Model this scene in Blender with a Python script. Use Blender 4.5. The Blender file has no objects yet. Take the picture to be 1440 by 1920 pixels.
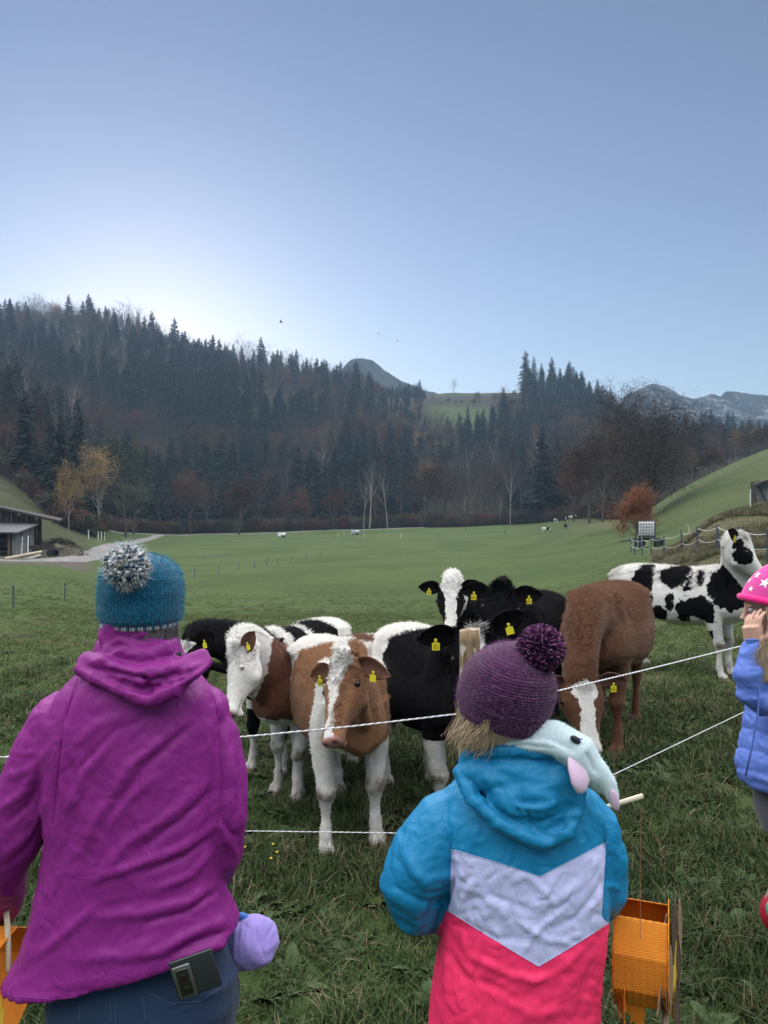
import bpy, bmesh, math, random
import numpy as np
from mathutils import Vector, Matrix, noise
from mathutils.bvhtree import BVHTree
SC = bpy.context.scene
COL = SC.collection
F, CX, HY, CH = 1440.0, 720.0, 975.0, 1.72      # focal length in photo pixels, principal column, horizon row, eye height
# ---------------------------------------------------------------- camera
cam = bpy.data.cameras.new('camera'); cam_o = bpy.data.objects.new('camera', cam); COL.objects.link(cam_o)
cam_o.location = (0, 0, CH); cam_o.rotation_euler = (math.radians(90), 0, 0)
cam.sensor_fit = 'VERTICAL'; cam.sensor_height = 24; cam.sensor_width = 18; cam.lens = 18.0
cam.shift_y = 15 / 1920.0; cam.clip_start = 0.05; cam.clip_end = 6000
SC.camera = cam_o
# ---------------------------------------------------------------- light
SUN_EL, SUN_AZ = 12.0, -17.0       # the sun has just gone behind the wooded ridge, ahead and to the left
world = bpy.data.worlds.new('World'); SC.world = world; world.use_nodes = True
wn = world.node_tree; wn.nodes.clear()
sky = wn.nodes.new('ShaderNodeTexSky'); sky.sky_type = 'NISHITA'; sky.sun_disc = False
sky.sun_elevation = math.radians(SUN_EL); sky.sun_rotation = math.radians(SUN_AZ)
sky.altitude = 700; sky.air_density = 1.3; sky.dust_density = 0.4; sky.ozone_density = 3.0
gm = wn.nodes.new('ShaderNodeGamma'); gm.inputs['Gamma'].default_value = 1.4
hs = wn.nodes.new('ShaderNodeHueSaturation'); hs.inputs['Saturation'].default_value = 0.8
bg = wn.nodes.new('ShaderNodeBackground'); bg.inputs['Strength'].default_value = 0.027
wo = wn.nodes.new('ShaderNodeOutputWorld')
wn.links.new(sky.outputs[0], gm.inputs[0]); wn.links.new(gm.outputs[0], hs.inputs['Color']); tn = wn.nodes.new('ShaderNodeMix'); tn.data_type = 'RGBA'; tn.blend_type = 'MULTIPLY'; tn.inputs[0].default_value = 1; tn.inputs[7].default_value = (1.05, .94, 1.0, 1)
wn.links.new(hs.outputs[0], tn.inputs[6]); wn.links.new(tn.outputs[2], bg.inputs[0]); wn.links.new(bg.outputs[0], wo.inputs[0])
sun = bpy.data.lights.new('sun', 'SUN'); sun.energy = 3.4; sun.angle = math.radians(125); sun.color = (1.0, 0.975, 0.94)
sun_o = bpy.data.objects.new('sun', sun); COL.objects.link(sun_o)
_e, _a = math.radians(SUN_EL + 70), math.radians(SUN_AZ)
_d = Vector((math.sin(_a) * math.cos(_e), math.cos(_a) * math.cos(_e), math.sin(_e)))
sun_o.rotation_euler = _d.to_track_quat('Z', 'Y').to_euler(); sun_o.location = _d * 50
SC.view_settings.view_transform = 'Standard'; SC.view_settings.look = 'None'
SC.view_settings.exposure = 1.25; SC.view_settings.gamma = 1.0; SC.view_settings.use_curve_mapping = False
SC.render.engine = 'CYCLES'
SC.cycles.max_bounces = 5; SC.cycles.diffuse_bounces = 2; SC.cycles.glossy_bounces = 2; SC.cycles.transmission_bounces = 3
SC.cycles.volume_bounces = 0; SC.cycles.transparent_max_bounces = 6
SC.cycles.use_denoising = True
try: SC.cycles.denoiser = 'OPENIMAGEDENOISE'
except Exception: pass
HAZE = 0.00025
rng = random.Random(7); nr = np.random.RandomState(7)

# ---------------------------------------------------------------- helpers
def W(px, py, d):
    """point at depth d metres that the photograph shows at pixel (px, py)"""
    return Vector(((px - CX) / F * d, d, CH - (py - HY) / F * d))
def tag(o, label=None, cat=None, group=None, kind=None):
    if label: o['label'] = label
    if cat: o['category'] = cat
    if group: o['group'] = group
    if kind: o['kind'] = kind
    return o
def empty(name, loc=(0, 0, 0), rz=0.0):
    o = bpy.data.objects.new(name, None); COL.objects.link(o)
    o.location = loc; o.rotation_euler = (0, 0, rz); o.empty_display_size = 0.1
    return o
def mesh_from(name, verts, faces, smooth=True):
    me = bpy.data.meshes.new(name)
    if isinstance(verts, np.ndarray): verts = verts.tolist()
    if isinstance(faces, np.ndarray): faces = faces.tolist()
    me.from_pydata(verts, [], faces); me.update()
    if smooth: me.polygons.foreach_set('use_smooth', [True] * len(me.polygons))
    return me
def link(name, me, mat=None, parent=None):
    o = bpy.data.objects.new(name, me); COL.objects.link(o)
    if mat is not None:
        for m in (mat if isinstance(mat, (list, tuple)) else [mat]): me.materials.append(m)
    if parent is not None: o.parent = parent
    return o
class MB:
    """collects simple shapes, then links them as one mesh"""
    def __init__(s): s.v = []; s.f = []; s.m = []
    def add(s, vs, fs, mi=0):
        b = len(s.v); s.v += [tuple(v) for v in vs]; s.f += [tuple(i + b for i in f) for f in fs]; s.m += [mi] * len(fs)
        return s
    def box(s, c, sz, rot=None, mi=0, bev=0.0):
        x, y, z = (q / 2 for q in sz); R = rot or Matrix.Identity(3)
        if bev <= 0:
            vs = [R @ Vector((a, b, d)) + Vector(c) for a in (-x, x) for b in (-y, y) for d in (-z, z)]
            return s.add(vs, [(0, 1, 3, 2), (4, 6, 7, 5), (0, 4, 5, 1), (2, 3, 7, 6), (0, 2, 6, 4), (1, 5, 7, 3)], mi)
        bm = bmesh.new(); bmesh.ops.create_cube(bm, size=1)
        for v in bm.verts: v.co = Vector((v.co.x * sz[0], v.co.y * sz[1], v.co.z * sz[2]))
        bmesh.ops.bevel(bm, geom=bm.edges[:], offset=bev, segments=2, affect='EDGES', profile=0.5)
        bm.verts.index_update()
        s.add([R @ v.co + Vector(c) for v in bm.verts], [[v.index for v in f.verts] for f in bm.faces], mi); bm.free()
        return s
    def tube(s, pts, rad, n=8, mi=0, cap=True, squash=None):
        pts = [Vector(p) for p in pts]; k = len(pts)
        if not isinstance(rad, (list, tuple)): rad = [rad] * k
        vs = []; up = None
        for i, p in enumerate(pts):
            t = (pts[min(i + 1, k - 1)] - pts[max(i - 1, 0)]).normalized()
            if up is None:
                up = Vector((0, 0, 1)) if abs(t.z) < 0.9 else Vector((1, 0, 0))
            a = t.cross(up).normalized(); b = a.cross(t).normalized(); up = b
            for j in range(n):
                an = 2 * math.pi * j / n
                vs.append(p + a * math.cos(an) * rad[i] + b * math.sin(an) * rad[i] * (squash or 1))
        fs = [(i * n + j, i * n + (j + 1) % n, (i + 1) * n + (j + 1) % n, (i + 1) * n + j) for i in range(k - 1) for j in range(n)]
        if cap: fs += [tuple(range(n - 1, -1, -1)), tuple((k - 1) * n + j for j in range(n))]
        return s.add(vs, fs, mi)
    def ball(s, c, r, seg=12, rings=8, mi=0, rot=None):
        if not isinstance(r, (list, tuple)): r = (r, r, r)
        vs = []; R = rot or Matrix.Identity(3)
        for i in range(rings + 1):
            th = math.pi * i / rings
            for j in range(seg):
                ph = 2 * math.pi * j / seg
                vs.append(R @ Vector((r[0] * math.sin(th) * math.cos(ph), r[1] * math.sin(th) * math.sin(ph), r[2] * math.cos(th))) + Vector(c))
        fs = [(i * seg + j, (i + 1) * seg + j, (i + 1) * seg + (j + 1) % seg, i * seg + (j + 1) % seg) for i in range(rings) for j in range(seg)]
        return s.add(vs, fs, mi)
    def build(s, name, mat=None, parent=None, smooth=False, merge=False):
        me = mesh_from(name, s.v, s.f, smooth)
        if any(s.m): me.polygons.foreach_set('material_index', s.m)
        if merge:
            bm = bmesh.new(); bm.from_mesh(me); bmesh.ops.remove_doubles(bm, verts=bm.verts, dist=1e-4); bmesh.ops.recalc_face_normals(bm, faces=bm.faces); bm.to_mesh(me); bm.free()
        return link(name, me, mat, parent)
def fattr(me, name, arr):
    a = me.attributes.get(name) or me.attributes.new(name, 'FLOAT', 'POINT')
    a.data.foreach_set('value', np.asarray(arr, dtype=np.float32))
def vco(me):
    a = np.empty(len(me.vertices) * 3, np.float32); me.vertices.foreach_get('co', a); return a.reshape(-1, 3).astype(float)
def vset(me, co):
    me.vertices.foreach_set('co', np.asarray(co, np.float32).ravel()); me.update()
def vno(me):
    a = np.empty(len(me.vertices) * 3, np.float32); me.vertices.foreach_get('normal', a); return a.reshape(-1, 3).astype(float)
def evaluated(me, mods):
    """mesh with modifiers applied"""
    o = bpy.data.objects.new('tmp_eval', me); COL.objects.link(o)
    for ty, kw in mods:
        m = o.modifiers.new(ty, ty)
        for k, v in kw.items(): setattr(m, k, v)
    dg = bpy.context.evaluated_depsgraph_get(); dg.update()
    out = bpy.data.meshes.new_from_object(o.evaluated_get(dg))
    bpy.data.objects.remove(o); return out
def smoothstep(a, b, x):
    t = np.clip((np.asarray(x, float) - a) / (b - a), 0, 1); return t * t * (3 - 2 * t)
# value noise on arrays
_perm = nr.permutation(4096); _val = nr.rand(4096) * 2 - 1
def vnoise(p, sc=1.0, seed=0):
    p = np.asarray(p, float) * sc + seed * 17.3
    i = np.floor(p).astype(int); f = p - i; f = f * f * (3 - 2 * f)
    def h(a, b, c): return _val[(_perm[(_perm[(_perm[a & 4095] + b) & 4095] + c) & 4095])]
    x, y, z = i[..., 0], i[..., 1], i[..., 2]; fx, fy, fz = f[..., 0], f[..., 1], f[..., 2]
    r = 0
    for dx in (0, 1):
        for dy in (0, 1):
            for dz in (0, 1):
                r = r + h(x + dx, y + dy, z + dz) * (fx if dx else 1 - fx) * (fy if dy else 1 - fy) * (fz if dz else 1 - fz)
    return r
def fbm(p, sc=1.0, seed=0, octs=3):
    return sum(vnoise(p, sc * 2 ** k, seed + k * 3) * 0.5 ** k for k in range(octs))
# node materials
class N:
    def __init__(s, name, rough=0.8, spec=0.3):
        s.m = bpy.data.materials.new(name); s.m.use_nodes = True; s.t = s.m.node_tree
        s.b = s.t.nodes['Principled BSDF']; s.b.inputs['Roughness'].default_value = rough
        s.b.inputs['Specular IOR Level'].default_value = spec
    def n(s, ty, **kw):
        x = s.t.nodes.new('ShaderNode' + ty)
        for k, v in kw.items(): setattr(x, k, v)
        return x
    def put(s, sock, v):
        if isinstance(v, bpy.types.NodeSocket): s.t.links.new(v, sock)
        elif isinstance(v, (tuple, list)) and len(v) == 3 and sock.type == 'RGBA': sock.default_value = (*v, 1)
        else: sock.default_value = v
    def coord(s, kind='Object'): return s.n('TexCoord').outputs[kind]
    def scale(s, vec, sc):
        x = s.n('Mapping'); s.put(x.inputs['Vector'], vec); x.inputs['Scale'].default_value = sc; return x.outputs[0]
    def noise(s, vec, scale=5, detail=4, rough=0.55, out=0, dist=0):
        x = s.n('TexNoise'); s.put(x.inputs['Vector'], vec); x.inputs['Scale'].default_value = scale
        x.inputs['Detail'].default_value = detail; x.inputs['Roughness'].default_value = rough; x.inputs['Distortion'].default_value = dist
        return x.outputs[out]
    def ramp(s, fac, stops, interp='LINEAR'):
        x = s.n('ValToRGB'); x.color_ramp.interpolation = interp; s.put(x.inputs[0], fac); e = x.color_ramp.elements
        while len(e) < len(stops): e.new(0.5)
        for i, (p, c) in enumerate(stops):
            e[i].position = p; e[i].color = (*c, 1) if not isinstance(c, (int, float)) else (c, c, c, 1)
        return x.outputs[0]
    def mix(s, fac, a, b, blend='MIX'):
        x = s.n('Mix', data_type='RGBA', blend_type=blend); s.put(x.inputs[0], fac); s.put(x.inputs[6], a); s.put(x.inputs[7], b); return x.outputs[2]
    def math(s, op, a, b=0.0, c=0.0, clamp=False):
        x = s.n('Math', operation=op); x.use_clamp = clamp; s.put(x.inputs[0], a); s.put(x.inputs[1], b); s.put(x.inputs[2], c); return x.outputs[0]
    def step(s, v, a, b, lo=0.0, hi=1.0):
        x = s.n('MapRange'); s.put(x.inputs[0], v); s.put(x.inputs[1], a); s.put(x.inputs[2], b); s.put(x.inputs[3], lo); s.put(x.inputs[4], hi); return x.outputs[0]
    def attr(s, name, out='Fac'): 
        x = s.n('Attribute'); x.attribute_name = name; return x.outputs[out]
    def rand(s): return s.n('ObjectInfo').outputs['Random']
    def col(s, c): s.put(s.b.inputs['Base Color'], c); return s
    def bump(s, h, strength=0.3, dist=0.01, prev=None):
        x = s.n('Bump'); x.inputs['Strength'].default_value = strength; x.inputs['Distance'].default_value = dist; s.put(x.inputs['Height'], h)
        if prev is not None: s.put(x.inputs['Normal'], prev)
        s.put(s.b.inputs['Normal'], x.outputs[0]); return x.outputs[0]
def plain(name, c, rough=0.7, var=0.12, nscale=8.0, bump=0.0, spec=0.3, metal=0.0):
    m = N(name, rough, spec); co = m.coord(); nz = m.noise(co, nscale, 5)
    m.col(m.mix(m.step(nz, .3, .7), tuple(q * (1 - var) for q in c), tuple(min(1, q * (1 + var)) for q in c)))
    m.b.inputs['Metallic'].default_value = metal
    if bump: m.bump(m.noise(co, nscale * 6, 4), bump, 0.01)
    return m.m

# ---------------------------------------------------------------- terrain: per photo column, (depth, row) pairs of the ground
Z0 = [(0.01, 0), (9, 0)]
COLS = {
 -900: [(20,1120),(35,1050),(60,1000),(90,930),(150,840),(300,690),(500,560),(620,560),(1700,900)],
 0:    [(20,1160),(35,1100),(48,1066),(58,1052),(75,1046),(85,1025),(110,945),(150,893),(220,835),(350,728),(500,624),(600,624),(1700,900)],
 120:  [(20,1166),(35,1112),(48,1077),(58,1058),(80,1040),(100,1020),(120,1000),(150,965),(220,905),(350,770),(500,626),(600,630),(1700,900)],
 200:  [(20,1168),(35,1130),(48,1104),(70,1062),(90,1036),(110,1026),(150,1012),(200,1000),(240,985),(300,900),(500,622),(600,625),(1700,900)],
 330:  [(20,1168),(45,1112),(70,1070),(100,1045),(150,1021),(200,1004),(230,998),(300,915),(500,670),(600,680),(1700,900)],
 480:  [(20,1166),(45,1112),(100,1045),(150,1020),(200,1002),(230,996),(300,920),(480,715),(560,712),(700,735),(1700,900)],
 720:  [(20,1164),(45,1110),(100,1037),(150,1014),(200,995),(230,988),(300,930),(400,830),(500,752),(560,748),(700,760),(1700,900)],
 860:  [(20,1160),(45,1105),(100,1036),(150,1012),(200,992),(230,985),(300,930),(360,880),(430,826),(500,765),(560,737),(600,734),(700,750),(1700,900)],
 1000: [(20,1155),(45,1096),(100,1030),(150,1005),(200,986),(230,979),(280,945),(400,825),(500,752),(590,733),(700,750),(1700,900)],
 1100: [(20,1150),(45,1080),(75,1030),(110,996),(150,980),(200,970),(260,946),(400,835),(480,775),(540,760),(700,790),(1700,900)],
 1200: [(20,1140),(35,1060),(52,1024),(80,1000),(105,984),(150,965),(260,935),(400,860),(500,820),(700,850),(1700,900)],
 1260: [(20,1120),(32,1062),(42,1032),(52,1020),(70,998),(90,962),(108,933),(125,926),(170,942),(400,862),(500,845),(700,880),(1700,900)],
 1340: [(14,1160),(20,1100),(27,1040),(34,975),(38,965),(46,982),(60,980),(80,948),(108,893),(125,884),(170,910),(400,862),(500,845),(700,880),(1700,900)],
 1440: [(14,1150),(20,1086),(28,1000),(36,950),(40,943),(48,955),(64,948),(80,925),(108,850),(125,838),(170,870),(400,862),(500,845),(700,880),(1700,900)],
 2400: [(14,1130),(20,1060),(28,960),(40,880),(70,820),(110,640),(200,560),(500,700),(1700,900)],
}
_pxg = np.linspace(-900, 2400, 331); _ldg = np.linspace(math.log(5), math.log(1700), 320)
def _table():
    keys = sorted(COLS); rows = []
    for k in keys:
        ds = [5, 9] + [d for d, _ in COLS[k]]; zs = [0, 0] + [CH - (p - HY) / F * d for d, p in COLS[k]]
        rows.append(np.interp(_ldg, np.log(ds), zs))
    rows = np.array(rows); T = np.empty((len(_pxg), len(_ldg)))
    for j in range(len(_ldg)): T[:, j] = np.interp(_pxg, keys, rows[:, j])
    k = np.exp(-0.5 * (np.arange(-6, 7) / 2.4) ** 2); k /= k.sum()
    T = np.apply_along_axis(lambda r: np.convolve(np.pad(r, 6, 'edge'), k, 'valid'), 1, T)
    T = np.apply_along_axis(lambda r: np.convolve(np.pad(r, 6, 'edge'), k, 'valid'), 0, T)
    return T
_T = _table()
def TZ(X, Y):
    X = np.asarray(X, float); Y = np.asarray(Y, float)
    r = np.hypot(X, Y); a = np.arctan2(X, Y); ac = np.clip(a, math.radians(-48), math.radians(48))
    px = CX + F * np.tan(ac); d = np.maximum(r * np.cos(ac), 5.001)
    u = np.clip((px - _pxg[0]) / (_pxg[1] - _pxg[0]), 0, len(_pxg) - 1.001); v = np.clip((np.log(d) - _ldg[0]) / (_ldg[1] - _ldg[0]), 0, len(_ldg) - 1.001)
    i = u.astype(int); j = v.astype(int); fu = u - i; fv = v - j
    z = (_T[i, j] * (1 - fu) * (1 - fv) + _T[i + 1, j] * fu * (1 - fv) + _T[i, j + 1] * (1 - fu) * fv + _T[i + 1, j + 1] * fu * fv)
    back = 1 - smoothstep(math.radians(55), math.radians(115), np.abs(a))
    amp = np.clip((r - 9) / 40, 0, 1)
    P = np.stack([X, Y, X * 0], -1)
    return z * back + fbm(P, 0.35, 3, 3) * 0.03 + fbm(P, 0.05, 9, 2) * 0.5 * amp * np.clip(r / 200, .2, 2)
def G(px, d):
    """ground point at photo column px, depth d"""
    X = (px - CX) / F * d; return Vector((X, d, float(TZ(X, d))))
# ---------------------------------------------------------------- ground
def _ground():
    ang = np.concatenate([np.linspace(-180, -52, 40, endpoint=False), np.linspace(-52, -31, 24, endpoint=False), np.linspace(-31, 31, 260), np.linspace(31, 52, 24)[1:], np.linspace(52, 180, 40)[1:-1]])
    rad = np.concatenate([[0.0], np.geomspace(0.35, 1700, 250)])
    A, R = np.meshgrid(np.radians(ang), rad, indexing='ij'); X = np.sin(A) * R; Y = np.cos(A) * R
    Z = TZ(X, Y); na, nrr = A.shape
    verts = np.stack([X, Y, Z], -1).reshape(-1, 3)
    i, j = np.meshgrid(np.arange(na), np.arange(nrr - 1), indexing='ij'); i2 = (i + 1) % na
    f = np.stack([i * nrr + j, i * nrr + j + 1, i2 * nrr + j + 1, i2 * nrr + j], -1).reshape(-1, 4)
    me = mesh_from('ground', verts, f)
    x, y = verts[:, 0], verts[:, 1]; d = np.maximum(np.hypot(x, y) * np.cos(np.clip(np.arctan2(x, y), -.84, .84)), .1)
    px = CX + F * np.tan(np.clip(np.arctan2(x, y), -.84, .84))
    jit = fbm(verts, 0.04, 5) * 10
    ek = [-900, 0, 60, 120, 170, 200, 330, 720, 1000, 1060, 1120, 1200, 1260, 1440, 2400]
    ev = [90, 150, 140, 126, 128, 196, 214, 216, 222, 205, 160, 125, 165, 175, 150]
    edge = np.interp(px, ek, ev)
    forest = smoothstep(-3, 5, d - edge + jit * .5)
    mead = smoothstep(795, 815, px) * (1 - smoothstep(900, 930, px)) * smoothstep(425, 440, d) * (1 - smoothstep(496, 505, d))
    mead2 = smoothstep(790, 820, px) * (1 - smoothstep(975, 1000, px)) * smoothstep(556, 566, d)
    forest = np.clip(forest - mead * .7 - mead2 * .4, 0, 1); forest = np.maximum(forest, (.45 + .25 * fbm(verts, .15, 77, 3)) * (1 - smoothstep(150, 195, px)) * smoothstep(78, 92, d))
    dry = smoothstep(1215, 1275, px + jit * 2) * (1 - smoothstep(43, 52, d)) * smoothstep(22, 31, d + jit * .6)
    dry = np.maximum(dry, 0.55 * smoothstep(1030, 1085, px) * (1 - smoothstep(1180, 1215, px)) * smoothstep(75, 125, d) * (1 - forest))
    dry = np.maximum(dry, 0.50 * (1 - smoothstep(150, 190, px)) * smoothstep(76, 92, d))
    dirt = smoothstep(-60, 10, px) * (1 - smoothstep(150, 185, px)) * smoothstep(54, 57, d) * (1 - smoothstep(70, 80, d))
    dirt = np.maximum(dirt, smoothstep(-900, -860, px) * (1 - smoothstep(140, 160, px)) * smoothstep(57, 59, d) * (1 - smoothstep(68, 72, d)))
    dry = np.maximum(dry, (.34 + .22 * fbm(verts * np.array([.5, .5, 3.0]), .12, 44, 3)) * smoothstep(1210, 1260, px) * smoothstep(56, 66, d) * (1 - forest))
    for nm, a in (('forest', forest), ('dry', dry), ('dirt', dirt)): fattr(me, nm, a)
    m = N('pasture', 0.95, 0.1); co = m.coord()
    n1 = m.noise(co, 0.12, 4); n2 = m.noise(co, 1.1, 5); n3 = m.noise(m.scale(co, (1, .35, 1)), 14, 5, .7)
    g = m.mix(m.step(n1, .42, .58), (.048, .078, .021), (.070, .102, .030))
    g = m.mix(m.step(n2, .45, .75, 0, .55), g, (.078, .086, .034))
    n4 = m.noise(m.scale(co, (1, .5, 1)), 3.6, 6, .68); g = m.mix(m.step(n4, .46, .60, 0, .34), g, (.030, .052, .015)); g = m.mix(m.step(n3, .35, .7, .0, .6), g, (.021, .036, .013))
    dr = m.mix(m.step(n2, .3, .7), (.125, .105, .058), (.05, .058, .024)); dr = m.mix(m.step(n3, .4, .7, 0, .7), dr, (.045, .04, .02))
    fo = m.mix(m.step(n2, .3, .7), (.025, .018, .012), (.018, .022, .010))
    di = m.mix(m.step(n2, .3, .7), (.10, .085, .07), (.06, .05, .04))
    dm = m.math('ADD', m.attr('dry'), m.step(n2, .2, .8, -.35, .35)); c = m.mix(m.step(dm, .25, .75), g, dr)
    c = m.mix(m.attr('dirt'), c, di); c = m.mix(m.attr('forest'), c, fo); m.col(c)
    b = m.bump(n3, .7, .06); b = m.bump(n4, .8, .10, b); m.bump(m.noise(co, .9, 4), .5, .22, b)
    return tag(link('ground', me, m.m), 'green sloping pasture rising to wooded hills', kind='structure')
_ground()

def ribbon(name, pts, widths, mat, lift=0.04, label=None, n=160):
    P = np.array([[p[0], p[1]] for p in pts]); t = np.linspace(0, len(P) - 1, n)
    cx = np.interp(t, range(len(P)), P[:, 0]); cy = np.interp(t, range(len(P)), P[:, 1]); w = np.interp(t, range(len(P)), widths)
    k = np.ones(9) / 9; cx = np.convolve(np.pad(cx, 4, 'edge'), k, 'valid'); cy = np.convolve(np.pad(cy, 4, 'edge'), k, 'valid')
    tx, ty = np.gradient(cx), np.gradient(cy); l = np.hypot(tx, ty); nx, ny = -ty / l, tx / l
    V = []; m_ = 7
    for i in range(n):
        for j in range(m_):
            s = (j / (m_ - 1) - .5) * (w[i] + .25 * fbm(np.array([cx[i], cy[i], j * 3.]), .5))
            x, y = cx[i] + nx[i] * s, cy[i] + ny[i] * s
            V.append((x, y, float(TZ(x, y)) + lift * (1 if 0 < j < m_ - 1 else -.6)))
    Fc = [(i * m_ + j, (i + 1) * m_ + j, (i + 1) * m_ + j + 1, i * m_ + j + 1) for i in range(n - 1) for j in range(m_ - 1)]
    me = mesh_from(name, V, Fc); o = link(name, me, mat); tag(o, label, kind='structure'); return o
_gr = N('gravel', .95, .1); _co = _gr.coord()
_gr.col(_gr.mix(_gr.step(_gr.noise(_co, .8, 5), .35, .7), (.13, .125, .125), (.22, .21, .21))); _gr.bump(_gr.noise(_co, 20, 4), .4, .02)
ribbon('gravel_road', [G(x, d)[:2] for x, d in ((-900, 50), (-500, 54), (-200, 57), (0, 60.5), (60, 62.5), (110, 67), (150, 76), (185, 92), (212, 115), (250, 150), (300, 185))],
       [3.0, 3.0, 3.0, 3.0, 3.1, 3.3, 3.6, 3.6, 3.4, 3.0, 2.8], _gr.m, .10, 'pale gravel farm road curving past the barn', n=260)
ribbon('forest_track', [G(x, d)[:2] for x, d in ((190, 186), (240, 199), (300, 206), (400, 209), (520, 209), (600, 211), (700, 213), (800, 217))],
       [2.6] * 8, _gr.m, .15, 'pale track along the foot of the wooded hill')

# ---------------------------------------------------------------- mountains
def mountain(name, ridge, D, depth, base_py, label, rock, seed, rough_amp):
    px0, px1 = ridge[0][0], ridge[-1][0]; nu, nv = 260, 60
    us = np.linspace(px0, px1, nu); rp = np.interp(us, [r[0] for r in ridge], [r[1] for r in ridge])
    V = np.zeros((nu, nv, 3))
    for j in range(nv):
        s = j / (nv - 1) * 1.35 - .35                    # <0: behind the ridge
        d = D - depth * s
        t = s if s >= 0 else -s * 2.2
        z = (CH - (rp - HY) / F * D) * (1 - t ** .85) + (CH - (base_py - HY) / F * D) * t ** .85
        V[:, j, 0] = (us - CX) / F * D; V[:, j, 1] = d; V[:, j, 2] = z
    nz = fbm(V.reshape(-1, 3), .006, seed, 5).reshape(nu, nv)
    rd = (1 - np.abs(fbm(V.reshape(-1, 3), .009, seed + 5, 4).reshape(nu, nv)))
    s_ = np.abs(np.arange(nv) / (nv - 1) * 1.35 - .35)
    V[:, :, 2] += (nz * .6 + rd - 1) * rough_amp * np.minimum(s_ * 5, 1)[None, :]; V[:, :, 1] += nz * rough_amp * 1.5 * np.minimum(s_ * 5, 1)[None, :]
    V[:, :, 2] += (fbm(V.reshape(-1, 3), .03, seed + 9, 4).reshape(nu, nv)) * 3.2
    i, j = np.meshgrid(np.arange(nu - 1), np.arange(nv - 1), indexing='ij')
    f = np.stack([i * nv + j, (i + 1) * nv + j, (i + 1) * nv + j + 1, i * nv + j + 1], -1).reshape(-1, 4)
    return tag(link(name, mesh_from(name, V.reshape(-1, 3), f), rock), label, kind='structure')
_r = N('limestone', .95, .1); _c = _r.coord(); _n = _r.noise(_r.scale(_c, (1, 1, .6)), .055, 9, .70); _n2 = _r.noise(_c, .008, 3)
_r.col(_r.mix(_r.step(_r.math('ADD', _n, _r.step(_n2, .3, .7, -.09, .09)), .50, .56), (.012, .018, .026), (.10, .11, .13)))
_w = N('wooded_peak', .95, .1); _c = _w.coord(); _w.col(_w.mix(_w.step(_w.noise(_c, .2, 6), .4, .6), (.010, .016, .020), (.020, .028, .028)))
mountain('mountain', [(1120, 800), (1160, 745), (1180, 731), (1200, 723), (1222, 719), (1244, 720), (1258, 727), (1272, 737), (1292, 739), (1318, 741), (1335, 735), (1352, 740), (1362, 731), (1378, 733), (1420, 737), (1440, 739), (1520, 745), (1600, 740), (1750, 790), (1900, 880)], 980, 280, 880, 'bare grey limestone ridge far behind the right-hand wood', _r.m, 3, 26)
mountain('mountain', [(560, 800), (620, 712), (648, 680), (664, 670), (682, 667), (700, 670), (712, 681), (722, 691), (745, 704), (770, 716), (800, 731), (860, 752), (940, 800)], 920, 250, 850, 'dark wooded peak rising behind the hillside forest', _w.m, 8, 12)

# ---------------------------------------------------------------- trees
def geo(name, parts, mats):
    me = bpy.data.meshes.new(name); v = []; f = []; mi = []
    for k, (vs, fs) in enumerate(parts):
        b = len(v); v += list(vs); f += [tuple(i + b for i in q) for q in fs]; mi += [k] * len(fs)
    me.from_pydata([tuple(q) for q in v], [], f); me.polygons.foreach_set('material_index', mi)
    for m in mats: me.materials.append(m)
    me.update(); return me
def foliage(name, a, b, c=None, rough=.9):
    m = N(name, rough, .1); co = m.coord(); r = m.rand()
    x = m.mix(m.step(m.noise(co, .9, 3), .35, .65), a, b); x = m.mix(m.math('MULTIPLY', r, .6), x, c or b); m.col(x); return m.m
M_BARK = plain('dark_bark', (.075, .06, .05), .9, .3, 3); M_PALE = plain('pale_bark', (.24, .23, .21), .9, .25, 2)
M_SPRUCE = foliage('spruce_needles', (.007, .016, .016), (.016, .029, .025), (.013, .023, .024))
M_TWIG = foliage('bare_twigs', (.040, .032, .031), (.058, .046, .042), (.036, .033, .033))
M_TWIG2 = foliage('grey_twigs', (.085, .078, .07), (.12, .11, .095), (.075, .07, .065))
M_RUST = foliage('rust_leaves', (.062, .028, .018), (.11, .052, .027), (.055, .032, .022))
M_GOLD = foliage('golden_leaves', (.16, .105, .045), (.25, .17, .075), (.16, .11, .05))
M_OLIVE = foliage('pale_olive_leaves', (.042, .058, .032), (.075, .09, .048), (.06, .07, .04))
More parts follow.
